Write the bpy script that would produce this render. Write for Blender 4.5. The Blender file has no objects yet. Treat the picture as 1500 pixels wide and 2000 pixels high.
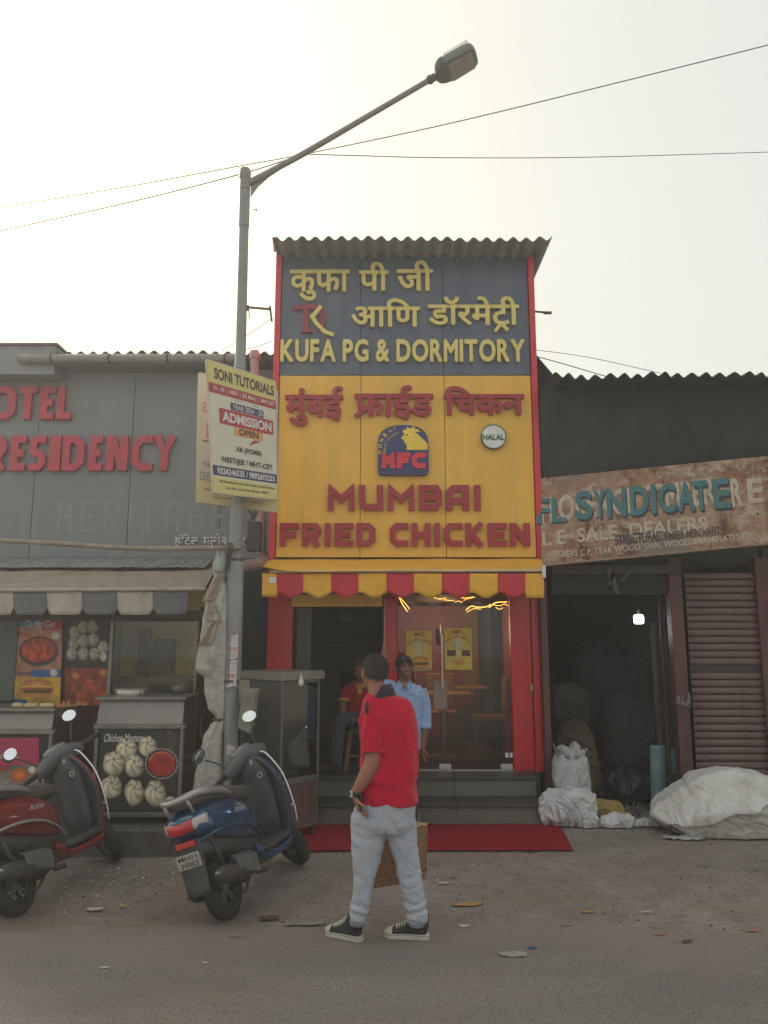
import bpy, bmesh, math, random
import numpy as np
from mathutils import Vector, Matrix, Euler, noise

# ------------------------------------------------------------------ camera, sky, sun, exposure
S = bpy.context.scene
COL = S.collection
PITCH, CZ, F = math.radians(9.4), 1.82, 1500.0
cam_d = bpy.data.cameras.new('camera'); cam = bpy.data.objects.new('camera', cam_d); COL.objects.link(cam)
cam.location = (0, 0, CZ); cam.rotation_euler = (math.radians(90) + PITCH, 0, 0)
cam_d.sensor_fit = 'HORIZONTAL'; cam_d.sensor_width = 36; cam_d.lens = 36.0
cam_d.clip_start = 0.05; cam_d.clip_end = 1500
S.camera = cam
SUN_EL, SUN_AZ = math.radians(34), math.radians(-38)      # azimuth from +Y, negative to the left
W = bpy.data.worlds.new('World'); S.world = W; W.use_nodes = True
nt = W.node_tree; nt.nodes.clear()
sky = nt.nodes.new('ShaderNodeTexSky'); sky.sky_type = 'NISHITA'; sky.sun_disc = False
sky.sun_elevation = SUN_EL; sky.sun_rotation = SUN_AZ
sky.air_density = 1.0; sky.dust_density = 6.0; sky.ozone_density = 1.5; sky.altitude = 0
hsv = nt.nodes.new('ShaderNodeHueSaturation'); hsv.inputs['Saturation'].default_value = 0.75
mixh = nt.nodes.new('ShaderNodeMix'); mixh.data_type = 'RGBA'; mixh.inputs[0].default_value = 0.60
mixh.inputs[7].default_value = (5.8, 5.85, 5.9, 1)        # even white haze in front of the clear sky
bg = nt.nodes.new('ShaderNodeBackground'); bg.inputs[1].default_value = 0.10
wo = nt.nodes.new('ShaderNodeOutputWorld')
tint = nt.nodes.new('ShaderNodeVectorMath'); tint.operation = 'MULTIPLY'; tint.inputs[1].default_value = (.88, .79, .44)   # dust warms the glow
nt.links.new(sky.outputs[0], hsv.inputs['Color']); nt.links.new(hsv.outputs[0], tint.inputs[0]); nt.links.new(tint.outputs[0], mixh.inputs[6])
nt.links.new(mixh.outputs[2], bg.inputs[0]); nt.links.new(bg.outputs[0], wo.inputs[0])
sd = bpy.data.lights.new('sun', 'SUN'); sun = bpy.data.objects.new('sun', sd); COL.objects.link(sun)
sd.energy = 3.2; sd.angle = math.radians(12); sd.color = (1, .93, .8)
_dir = Vector((math.sin(SUN_AZ) * math.cos(SUN_EL), math.cos(SUN_AZ) * math.cos(SUN_EL), math.sin(SUN_EL)))
sun.rotation_euler = (-_dir).to_track_quat('-Z', 'Y').to_euler(); sun.location = (-6, 12, 12)
S.view_settings.view_transform = 'Standard'; S.view_settings.look = 'None'
S.view_settings.exposure = 0.88; S.view_settings.gamma = 1; S.view_settings.use_curve_mapping = False
S.render.engine = 'CYCLES'; S.cycles.use_denoising = True
S.cycles.max_bounces = 8; S.cycles.transparent_max_bounces = 12

# ------------------------------------------------------------------ helpers
RND = random.Random(11)
CO, SI = math.cos(PITCH), math.sin(PITCH)
def ray(px, py):
    u, v = (px - 750) / F, (1000 - py) / F
    return Vector((u, CO - v * SI, SI + v * CO))
def P(px, py, Y):
    """world point seen at photo pixel (px, py) on the upright plane y = Y"""
    d = ray(px, py); t = Y / d.y
    return Vector((d.x * t, Y, CZ + d.z * t))
def G(px, py, z=0.0):
    d = ray(px, py); t = (z - CZ) / d.z
    return Vector((d.x * t, d.y * t, z))
def PX(px, Y, py=1248): return P(px, py, Y).x
def PZ(py, Y): return P(750, py, Y).z
def lin(c):
    return tuple((x / 255 / 12.92) if x / 255 <= .04045 else ((x / 255 + .055) / 1.055) ** 2.4 for x in c)

MATS = {}
def M(name, col, rough=.6, metal=0., var=.12, scale=5., bump=0., bscale=60., dirt=None, damt=.35, dscale=3., coat=0., emit=None, estr=0., streak=False, spec=.5, sheen=0., trans=0., b2=0., b2s=8.):
    """procedural surface; col is sRGB 0-255"""
    if name in MATS: return MATS[name]
    m = bpy.data.materials.new(name); m.use_nodes = True
    n, l = m.node_tree.nodes, m.node_tree.links
    b = n['Principled BSDF']; c = lin(col)
    tc = n.new('ShaderNodeTexCoord')
    no = n.new('ShaderNodeTexNoise'); no.inputs['Scale'].default_value = scale; no.inputs['Detail'].default_value = 6; no.inputs['Roughness'].default_value = .62
    l.new(tc.outputs['Object'], no.inputs['Vector'])
    mr = n.new('ShaderNodeMapRange'); mr.inputs[1].default_value = .3; mr.inputs[2].default_value = .7
    mr.inputs[3].default_value = 1 - var; mr.inputs[4].default_value = 1 + var
    l.new(no.outputs['Fac'], mr.inputs[0])
    mul = n.new('ShaderNodeVectorMath'); mul.operation = 'SCALE'; mul.inputs[0].default_value = c
    l.new(mr.outputs[0], mul.inputs['Scale']); out = mul.outputs[0]
    if dirt is not None:
        n2 = n.new('ShaderNodeTexNoise'); n2.inputs['Scale'].default_value = dscale; n2.inputs['Detail'].default_value = 9; n2.inputs['Roughness'].default_value = .7
        if streak:
            mp = n.new('ShaderNodeMapping'); mp.inputs['Scale'].default_value = (1, 1, .12)
            l.new(tc.outputs['Object'], mp.inputs[0]); l.new(mp.outputs[0], n2.inputs['Vector'])
        else: l.new(tc.outputs['Object'], n2.inputs['Vector'])
        r2 = n.new('ShaderNodeMapRange'); r2.inputs[1].default_value = .45; r2.inputs[2].default_value = .72; r2.inputs[3].default_value = 0; r2.inputs[4].default_value = damt
        l.new(n2.outputs['Fac'], r2.inputs[0])
        mx = n.new('ShaderNodeMix'); mx.data_type = 'RGBA'; mx.inputs[7].default_value = (*lin(dirt), 1)
        l.new(r2.outputs[0], mx.inputs[0]); l.new(out, mx.inputs[6]); out = mx.outputs[2]
    l.new(out, b.inputs['Base Color'])
    b.inputs['Metallic'].default_value = metal
    b.inputs['Specular IOR Level'].default_value = spec
    rr = n.new('ShaderNodeMapRange'); rr.inputs[3].default_value = max(.02, rough - .08); rr.inputs[4].default_value = min(1, rough + .1)
    l.new(no.outputs['Fac'], rr.inputs[0]); l.new(rr.outputs[0], b.inputs['Roughness'])
    if coat: b.inputs['Coat Weight'].default_value = coat; b.inputs['Coat Roughness'].default_value = .08
    if sheen: b.inputs['Sheen Weight'].default_value = sheen
    if trans: b.inputs['Transmission Weight'].default_value = trans
    if emit is not None: b.inputs['Emission Color'].default_value = (*lin(emit), 1); b.inputs['Emission Strength'].default_value = estr
    last = None
    if bump:
        nb = n.new('ShaderNodeTexNoise'); nb.inputs['Scale'].default_value = bscale; nb.inputs['Detail'].default_value = 5
        l.new(tc.outputs['Object'], nb.inputs['Vector'])
        bp = n.new('ShaderNodeBump'); bp.inputs['Strength'].default_value = bump; bp.inputs['Distance'].default_value = .01
        l.new(nb.outputs['Fac'], bp.inputs['Height']); last = bp
    if b2:
        nb = n.new('ShaderNodeTexNoise'); nb.inputs['Scale'].default_value = b2s; nb.inputs['Detail'].default_value = 3
        l.new(tc.outputs['Object'], nb.inputs['Vector'])
        bp = n.new('ShaderNodeBump'); bp.inputs['Strength'].default_value = b2; bp.inputs['Distance'].default_value = .05
        l.new(nb.outputs['Fac'], bp.inputs['Height'])
        if last: l.new(last.outputs[0], bp.inputs['Normal'])
        last = bp
    if last: l.new(last.outputs[0], b.inputs['Normal'])
    MATS[name] = m
    return m

def glass_mat(name, tint, gloss=.1, rough=.02):
    if name in MATS: return MATS[name]
    m = bpy.data.materials.new(name); m.use_nodes = True
    n, l = m.node_tree.nodes, m.node_tree.links; n.remove(n['Principled BSDF'])
    t = n.new('ShaderNodeBsdfTransparent'); t.inputs[0].default_value = (*tint, 1)
    g = n.new('ShaderNodeBsdfGlossy'); g.inputs['Roughness'].default_value = rough; g.inputs[0].default_value = (.9, .95, .93, 1)
    f = n.new('ShaderNodeFresnel'); f.inputs[0].default_value = 1.5
    a = n.new('ShaderNodeMath'); a.operation = 'ADD'; a.inputs[1].default_value = gloss; l.new(f.outputs[0], a.inputs[0])
    mx = n.new('ShaderNodeMixShader'); l.new(a.outputs[0], mx.inputs[0]); l.new(t.outputs[0], mx.inputs[1]); l.new(g.outputs[0], mx.inputs[2])
    l.new(mx.outputs[0], n['Material Output'].inputs[0]); MATS[name] = m
    return m

def print_mat(name='printed_ink', rough=.45):
    if name in MATS: return MATS[name]
    m = bpy.data.materials.new(name); m.use_nodes = True
    n, l = m.node_tree.nodes, m.node_tree.links
    a = n.new('ShaderNodeVertexColor'); a.layer_name = 'ink'
    l.new(a.outputs[0], n['Principled BSDF'].inputs['Base Color']); n['Principled BSDF'].inputs['Roughness'].default_value = rough
    MATS[name] = m
    return m

def world_org(o):
    v = Vector((0, 0, 0))
    while o is not None: v += o.location; o = o.parent
    return v
def tag(o, label=None, cat=None, group=None, kind=None):
    if label: o['label'] = label
    if cat: o['category'] = cat
    if group: o['group'] = group
    if kind: o['kind'] = kind
    return o
def thing(name, label, cat, loc=(0, 0, 0), rotz=0, group=None):
    o = bpy.data.objects.new(name, None); COL.objects.link(o); o.empty_display_size = .1
    o.location = loc; o.rotation_euler = (0, 0, rotz)
    return tag(o, label, cat, group)

class MB:
    def __init__(s): s.v = []; s.f = []
    def add(s, vs, fs):
        k = len(s.v); s.v += [tuple(x) for x in vs]; s.f += [tuple(i + k for i in f) for f in fs]; return s
    def box(s, a, b):
        x0, y0, z0 = [min(p, q) for p, q in zip(a, b)]; x1, y1, z1 = [max(p, q) for p, q in zip(a, b)]
        return s.hexa([(x0,y0,z0),(x1,y0,z0),(x1,y1,z0),(x0,y1,z0),(x0,y0,z1),(x1,y0,z1),(x1,y1,z1),(x0,y1,z1)])
    def hexa(s, p):
        return s.add(p, [(0,3,2,1),(4,5,6,7),(0,1,5,4),(1,2,6,5),(2,3,7,6),(3,0,4,7)])
    def slab(s, bl, br, tr, tl, n):
        """quad given by its four front corners, thickened along n (pointing backwards)"""
        q = [Vector(x) for x in (bl, br, tr, tl)]; n = Vector(n)
        vs = q + [x + n for x in q]
        return s.add(vs, [(0,1,2,3),(7,6,5,4),(0,4,5,1),(1,5,6,2),(2,6,7,3),(3,7,4,0)])
    def prism(s, pts, n):
        """closed outline pts (planar, ccw seen from the front), thickened by n"""
        k = len(pts); n = Vector(n); pts = [Vector(p) for p in pts]
        return s.add(pts + [p + n for p in pts], [tuple(range(k)), tuple(range(2*k-1, k-1, -1))] + [(i, i + k, (i+1) % k + k, (i+1) % k) for i in range(k)])
    def tube(s, pts, r, n=10, ref=None, cap=True, sub=0, rnd=False):
        pts = [Vector(p) for p in pts]
        r = [r] * len(pts) if not isinstance(r, list) else list(r)
        r = [(x, x) if not isinstance(x, tuple) else x for x in r]
        if sub: pts, r = spline(pts, r, sub)
        if rnd:
            for e in (0, -1):
                d = (pts[e] - pts[1 if e == 0 else -2]).normalized(); ru, rv = r[e]; m = min(ru, rv)
                ex = [(pts[e] + d * m * .5, (ru * .85, rv * .85)), (pts[e] + d * m * .85, (ru * .5, rv * .5)), (pts[e] + d * m, (ru * .12, rv * .12))]
                if e == 0: pts = [x[0] for x in ex[::-1]] + pts; r = [x[1] for x in ex[::-1]] + r
                else: pts += [x[0] for x in ex]; r += [x[1] for x in ex]
        ref0 = Vector(ref) if ref else None; u = None; rings = []
        for i, p in enumerate(pts):
            t = (pts[min(i+1, len(pts)-1)] - pts[max(i-1, 0)]).normalized()
            if ref0 is not None: u = (ref0 - t * ref0.dot(t)).normalized()
            elif u is None:
                a = Vector((1,0,0)) if abs(t.x) < .8 else Vector((0,1,0)); u = (a - t * a.dot(t)).normalized()
            else: u = (u - t * u.dot(t)).normalized()
            w = t.cross(u)
            rings.append([p + u * (math.cos(a) * r[i][0]) + w * (math.sin(a) * r[i][1]) for a in [2 * math.pi * k / n for k in range(n)]])
        return s.loft(rings, cap)
    def loft(s, rings, cap=True, closed=True):
        n = len(rings[0]); vs = [p for rg in rings for p in rg]; fs = []
        for i in range(len(rings) - 1):
            for k in range(n if closed else n - 1):
                a, b = i*n + k, i*n + (k+1) % n
                fs.append((a, b, b + n, a + n))
        if cap:
            fs.append(tuple(range(n - 1, -1, -1))); fs.append(tuple((len(rings)-1)*n + k for k in range(n)))
        return s.add(vs, fs)
    def ell(s, c, r, rot=None, nu=16, nv=10, e=1.0):
        c = Vector(c); vs = []; fs = []
        f = (lambda t: math.copysign(abs(t) ** e, t))
        for j in range(1, nv):
            ph = math.pi * j / nv
            for i in range(nu):
                th = 2 * math.pi * i / nu
                vs.append(Vector((f(math.sin(ph)) * f(math.cos(th)) * r[0], f(math.sin(ph)) * f(math.sin(th)) * r[1], f(math.cos(ph)) * r[2])))
        vs += [Vector((0,0,r[2])), Vector((0,0,-r[2]))]; T, B = len(vs)-2, len(vs)-1
        for j in range(nv - 2):
            for i in range(nu):
                a, b = j*nu + i, j*nu + (i+1) % nu
                fs.append((a, a + nu, b + nu, b))
        for i in range(nu):
            fs.append((T, i, (i+1) % nu)); fs.append((B, (nv-2)*nu + (i+1) % nu, (nv-2)*nu + i))
        if rot is not None: vs = [rot @ v for v in vs]
        return s.add([v + c for v in vs], fs)
    def lathe(s, prof, c, axis='x', n=28, closed=False):
        c = Vector(c); rings = []
        for k in range(n):
            a = 2 * math.pi * k / n; q = []
            for (x, r) in prof:
                y, z = r * math.cos(a), r * math.sin(a)
                q.append(c + (Vector((x, y, z)) if axis == 'x' else Vector((y, x, z)) if axis == 'y' else Vector((y, z, x))))
            rings.append(q)
        m = len(prof); vs = [p for q in rings for p in q]; fs = []
        for k in range(n):
            for i in range(m if closed else m - 1):
                a, b = k*m + i, k*m + (i+1) % m; c2, d = ((k+1) % n)*m + i, ((k+1) % n)*m + (i+1) % m
                fs.append((a, b, d, c2))
        return s.add(vs, fs)
    def grid(s, fn, nu, nv):
        vs = [fn(i / nu, j / nv) for j in range(nv + 1) for i in range(nu + 1)]
        return s.add(vs, [(j*(nu+1)+i, j*(nu+1)+i+1, (j+1)*(nu+1)+i+1, (j+1)*(nu+1)+i) for j in range(nv) for i in range(nu)])
    def xf(s, mat):
        s.v = [tuple(mat @ Vector(p)) for p in s.v]; return s
    def mesh(s, name='m'):
        me = bpy.data.meshes.new(name); me.from_pydata(s.v, [], s.f)
        bm = bmesh.new(); bm.from_mesh(me); bmesh.ops.remove_doubles(bm, verts=bm.verts, dist=1e-6)
        bmesh.ops.recalc_face_normals(bm, faces=bm.faces); bm.to_mesh(me); bm.free()
        return me
    def build(s, name, mat, parent=None, smooth=False, bevel=0., local=False, sub=0, solid=0., seg=2, voxel=0., vsm=4):
        me = s.mesh(name)
        return link(name, me, mat, parent, smooth, bevel, local, sub, solid, seg, voxel, vsm)

def bake(o):
    dg = bpy.context.evaluated_depsgraph_get(); dg.update()
    me = bpy.data.meshes.new_from_object(o.evaluated_get(dg)); old = o.data; o.modifiers.clear(); o.data = me
    if old.users == 0: bpy.data.meshes.remove(old)
    return o
def link(name, me, mat, parent=None, smooth=False, bevel=0., local=False, sub=0, solid=0., seg=2, voxel=0., vsm=4):
    if parent is not None and not local: me.transform(Matrix.Translation(-world_org(parent)))
    o = bpy.data.objects.new(name, me); COL.objects.link(o)
    if voxel:
        a = o.modifiers.new('r', 'REMESH'); a.mode = 'VOXEL'; a.voxel_size = voxel
        if vsm: b = o.modifiers.new('s', 'SMOOTH'); b.iterations = vsm; b.factor = .5
        bake(o)
    if solid: a = o.modifiers.new('d', 'SOLIDIFY'); a.thickness = solid; a.offset = 0; bake(o)
    if sub: a = o.modifiers.new('u', 'SUBSURF'); a.levels = sub; a.render_levels = sub; bake(o)
    if bevel: a = o.modifiers.new('b', 'BEVEL'); a.width = bevel; a.segments = seg; a.limit_method = 'ANGLE'; a.angle_limit = math.radians(40); a.harden_normals = False; bake(o)
    me = o.data
    me.materials.clear()
    me.materials.append(mat)
    if smooth:
        me.polygons.foreach_set('use_smooth', [True] * len(me.polygons))
        if smooth == 'auto': me.set_sharp_from_angle(angle=math.radians(38))
    if parent is not None: o.parent = parent
    return o
def spline(pts, rad, n):
    op, orr = [], []; L = len(pts)
    for i in range(L - 1):
        p = [pts[max(i-1,0)], pts[i], pts[i+1], pts[min(i+2,L-1)]]; q = [rad[max(i-1,0)], rad[i], rad[i+1], rad[min(i+2,L-1)]]
        for k in range(n):
            t = k / n; c = [-.5*t+t*t-.5*t**3, 1-2.5*t*t+1.5*t**3, .5*t+2*t*t-1.5*t**3, -.5*t*t+.5*t**3]
            op.append(p[0]*c[0] + p[1]*c[1] + p[2]*c[2] + p[3]*c[3]); orr.append(tuple(max(1e-4, sum(q[j][a]*c[j] for j in range(4))) for a in (0,1)))
    op.append(pts[-1]); orr.append(rad[-1]); return op, orr
def copy_tree(o, parent=None):
    c = o.copy(); COL.objects.link(c); c.parent = parent
    for ch in list(o.children): copy_tree(ch, c)
    return c
def displace(o, fn):
    me = o.data; n = len(me.vertices); co = np.empty(n*3); no = np.empty(n*3)
    me.vertices.foreach_get('co', co); me.vertex_normals.foreach_get('vector', no)
    co = co.reshape(-1, 3); no = no.reshape(-1, 3)
    d = np.array([fn(Vector(p), Vector(q)) for p, q in zip(co, no)])
    co += no * d[:, None]; me.vertices.foreach_set('co', co.ravel()); me.update()
    return o

# ---- lettering: text (Blender's own font) and chamfered stroke letters
def text_poly(s, offset=0., shear=0., spacing=1.0):
    c = bpy.data.curves.new('t', 'FONT'); c.body = s; c.offset = offset; c.shear = shear; c.space_character = spacing
    c.resolution_u = 4; c.fill_mode = 'FRONT'
    o = bpy.data.objects.new('t', c); COL.objects.link(o)
    dg = bpy.context.evaluated_depsgraph_get(); dg.update()
    me = bpy.data.meshes.new_from_object(o.evaluated_get(dg)); bpy.data.objects.remove(o); bpy.data.curves.remove(c)
    return me
def place_flat(me, bl, X, Y, w, h, lift, depth=0., keep=False):
    """fit a flat mesh (x,y) into the box w x h at bl along unit axes X, Y; lift off the surface; depth = thickness"""
    n = X.cross(Y).normalized(); co = [v.co for v in me.vertices]
    x0, x1 = min(c.x for c in co), max(c.x for c in co); y0, y1 = min(c.y for c in co), max(c.y for c in co)
    sx = w / max(x1 - x0, 1e-6); sy = h / max(y1 - y0, 1e-6)
    if keep: sx = sy = min(sx, sy)
    if depth:
        bm = bmesh.new(); bm.from_mesh(me); bmesh.ops.remove_doubles(bm, verts=bm.verts, dist=1e-5)
        r = bmesh.ops.extrude_face_region(bm, geom=bm.faces[:]); vs = [g for g in r['geom'] if isinstance(g, bmesh.types.BMVert)]
        for v in vs: v.co.z += 1.0
        bmesh.ops.recalc_face_normals(bm, faces=bm.faces); bm.to_mesh(me); bm.free()
    for v in me.vertices:
        c = v.co; v.co = bl + X * ((c.x - x0) * sx) + Y * ((c.y - y0) * sy) + n * (lift + c.z * depth)
    me.update(); return me
def stroke(pts, t, closed=False):
    """thick mitred polyline in 2D -> (verts, faces)"""
    P2 = [Vector((a, b)) for a, b in pts]; n = len(P2); L, Rr = [], []
    for i, p in enumerate(P2):
        a = P2[i-1] if (i > 0 or closed) else None; b = P2[(i+1) % n] if (i < n-1 or closed) else None
        d1 = (p - a).normalized() if a is not None else None; d2 = (b - p).normalized() if b is not None else None
        d1 = d1 or d2; d2 = d2 or d1
        n1, n2 = Vector((-d1.y, d1.x)), Vector((-d2.y, d2.x)); m = (n1 + n2)
        m = m.normalized() if m.length > 1e-4 else n1; k = min(1.9, 1 / max(.3, m.dot(n1)))
        L.append(p + m * t / 2 * k); Rr.append(p - m * t / 2 * k)
    vs = [(q.x, q.y, 0) for q in L + Rr]
    fs = [(i, i + n, (i+1) % n + n, (i+1) % n) for i in range(n if closed else n - 1)]
    return vs, fs
def glyph(ch, w, t):
    a = t / 2; x0, x1, y0, y1 = a, w - a, a, 1 - a; m = .5; c = .16; xm = w / 2
    D = {
     'M': [([(x0,0),(x0,y1-.02),(xm,.42),(x1,y1-.02),(x1,0)],0)],
     'U': [([(x0,1),(x0,y0+c),(x0+c,y0),(x1,y0),(x1,1)],0)],
     'B': [([(x0,y0),(x0,y1),(x1-c*.6,y1),(x1,y1-c),(x1,m+.1),(x1-.08,m),(x1,m-.1),(x1,y0+c),(x1-c*.6,y0)],1), ([(x0,m),(x1-.1,m)],0)],
     'A': [([(x0,0),(x0,y1-c),(x0+c,y1),(x1,y1),(x1,0)],0), ([(x0,.38),(x1,.38)],0)],
     'I': [([(xm,0),(xm,1)],0)],
     'F': [([(x0,0),(x0,y1),(w,y1)],0), ([(x0,m),(w*.85,m)],0)],
     'R': [([(x0,0),(x0,1)],0), ([(x0-a*.5,y1),(x1-c*.6,y1),(x1,y1-c),(x1,m+c*.7),(x1-c*.6,m-.04),(x0,m-.04)],0), ([(xm-.02,m-.04),(x1,0)],0)],
     'E': [([(w,y1),(x0,y1),(x0,y0),(w,y0)],0), ([(x0,m),(w*.88,m)],0)],
     'D': [([(x0,y0),(x0,y1),(x1-c,y1),(x1,y1-c),(x1,y0+c),(x1-c,y0)],1)],
     'C': [([(w,y1),(x0+c,y1),(x0,y1-c),(x0,y0+c),(x0+c,y0),(w,y0)],0)],
     'G': [([(w,y1),(x0+c,y1),(x0,y1-c),(x0,y0+c),(x0+c,y0),(x1,y0),(x1,m),(xm,m)],0)],
     'O': [([(x0,y0+c),(x0,y1-c),(x0+c,y1),(x1-c,y1),(x1,y1-c),(x1,y0+c),(x1-c,y0),(x0+c,y0)],1)],
     'H': [([(x0,0),(x0,1)],0), ([(x1,0),(x1,1)],0), ([(x0,m),(x1,m)],0)],
     'K': [([(x0,0),(x0,1)],0), ([(x1,1),(x0+a,m),(x1,0)],0)],
     'N': [([(x0,0),(x0,1)],0), ([(x1,0),(x1,1)],0), ([(x0+a*.3,1-a*.6),(x1-a*.3,a*.6)],0)],
     'S': [([(w,y1),(x0+c*.6,y1),(x0,y1-c*.6),(x0,m+c*.6),(x0+c*.5,m),(x1-c*.5,m),(x1,m-c*.6),(x1,y0+c*.6),(x1-c*.6,y0),(0,y0)],0)],
     'Y': [([(x0,1),(xm,m),(x1,1)],0), ([(xm,m+.04),(xm,0)],0)],
     'T': [([(0,y1),(w,y1)],0), ([(xm,0),(xm,y1)],0)],
     'L': [([(x0,1),(x0,y0),(w,y0)],0)],
     'P': [([(x0,0),(x0,1)],0), ([(x0-a*.5,y1),(x1-c*.6,y1),(x1,y1-c),(x1,m+c*.5),(x1-c*.6,m-.05),(x0,m-.05)],0)],
    }[ch]
    return D
def stroke_letter(name, ch, bl, X, Z, w, h, t, depth, lift, mat, parent, bevel=0.):
    """one raised letter, a mesh of its own: every stroke is a solid bar, union by overlap"""
    n = X.cross(Z).normalized(); mb = MB(); ar = w / h
    for k, (pts, cl) in enumerate(glyph(ch, ar, t)):
        vs, fs = stroke(pts, t, cl); d = depth + k * .0012; q = len(vs)
        f3 = [bl + X * (v[0] * h) + Z * (v[1] * h) + n * (lift + d) for v in vs] + [bl + X * (v[0] * h) + Z * (v[1] * h) + n * (lift + k * .0008) for v in vs]
        hn = q // 2; F_ = [f for f in fs] + [tuple(i + q for i in f[::-1]) for f in fs]
        rng = range(hn if cl else hn - 1)
        for i in rng: j = (i+1) % hn; F_ += [(i, j, j+q, i+q), (j+hn, i+hn, i+hn+q, j+hn+q)]
        if not cl: F_ += [(0, q, q+hn, hn), (hn-1, 2*hn-1, 2*hn-1+q, hn-1+q)]
        mb.add(f3, F_)
    return mb.build(name, mat, parent, bevel=bevel)
def heavy(me, r, n=8):
    """bolder lettering: shifted copies of the flat outline, each a hair in front of the last"""
    vs = [v.co.copy() for v in me.vertices]; fs = [tuple(p.vertices) for p in me.polygons]; V, Fc = [], []; k0 = 0
    for k in range(n + 1):
        d = Vector((0, 0, 0)) if k == 0 else Vector((r * math.cos(6.2832*k/n), r * math.sin(6.2832*k/n), 0))
        V += [v + d + Vector((0, 0, k * .012)) for v in vs]; Fc += [tuple(i + k0 for i in f) for f in fs]; k0 += len(vs)
    m2 = bpy.data.meshes.new('h'); m2.from_pydata(V, [], Fc); return m2
def place_heavy(me, bl, X, Y, w, h, lift, depth):
    n = X.cross(Y).normalized(); bm = bmesh.new(); bm.from_mesh(me)
    r = bmesh.ops.extrude_face_region(bm, geom=bm.faces[:]); top = set(g for g in r['geom'] if isinstance(g, bmesh.types.BMVert))
    co = [v.co for v in bm.verts]; x0, x1 = min(c.x for c in co), max(c.x for c in co); y0, y1 = min(c.y for c in co), max(c.y for c in co)
    for v in bm.verts:
        c = v.co.copy(); v.co = bl + X * ((c.x - x0) * w / (x1 - x0)) + Y * ((c.y - y0) * h / (y1 - y0)) + n * (lift + c.z * .04 + (depth if v in top else 0))
    bmesh.ops.recalc_face_normals(bm, faces=bm.faces); bm.to_mesh(me); bm.free(); return me
def words_on(s, bl, X, Y, w, h, lift, mat, parent, name='lettering', offset=.01, depth=0., keep=False, shear=0., spacing=1.):
    me = place_flat(text_poly(s, offset, shear, spacing), bl, X, Y, w, h, lift, depth, keep)
    return link(name, me, mat, parent)
def text_px(s, x0, y0, x1, y1, Y, mat, parent, name='letter', depth=.03, lift=.0, offset=.02, spacing=1., sy=None, bold=0.):
    if bold:
        a, b = P(x0, y1, Y), P(x1, y0, Y); me = place_heavy(heavy(text_poly(s, .004), bold), Vector((a.x, Y, a.z)), Vector((1,0,0)), Vector((0,0,1)), b.x - a.x, b.z - a.z, lift, depth); return link(name, me, mat, parent)
    """lettering on the upright plane y=Y (facing the street) filling the photo box"""
    a, b = P(x0, y1, Y), P(x1, y0, Y)
    return words_on(s, Vector((a.x, Y, a.z)), Vector((1,0,0)), Vector((0,0,1)), b.x - a.x, b.z - a.z, lift, mat, parent, name, offset, depth, spacing=spacing)
def letters_px(s, x0, y0, x1, y1, Y, mat, parent, depth, lift, offset, gaps=None, kern=.06, space=.35):
    """each letter a part of its own; widths follow the font"""
    ws = []
    for ch in s:
        if ch == ' ': ws.append(space); continue
        me = text_poly(ch, .004); xs = [v.co.x for v in me.vertices]; ws.append(max(xs) - min(xs) + 2 * offset); bpy.data.meshes.remove(me)
    tot = sum(ws) + kern * (len(s) - 1); a, b = P(x0, y1, Y), P(x1, y0, Y); k = (b.x - a.x) / tot; x = a.x
    for ch, w in zip(s, ws):
        if ch != ' ':
            me = place_heavy(heavy(text_poly(ch, 0.), offset), Vector((x, Y, a.z)), Vector((1,0,0)), Vector((0,0,1)), w * k, b.z - a.z, lift, depth)
            link('letter', me, mat, parent)
        x += (w + kern) * k
def hx(mat): return mat
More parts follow.
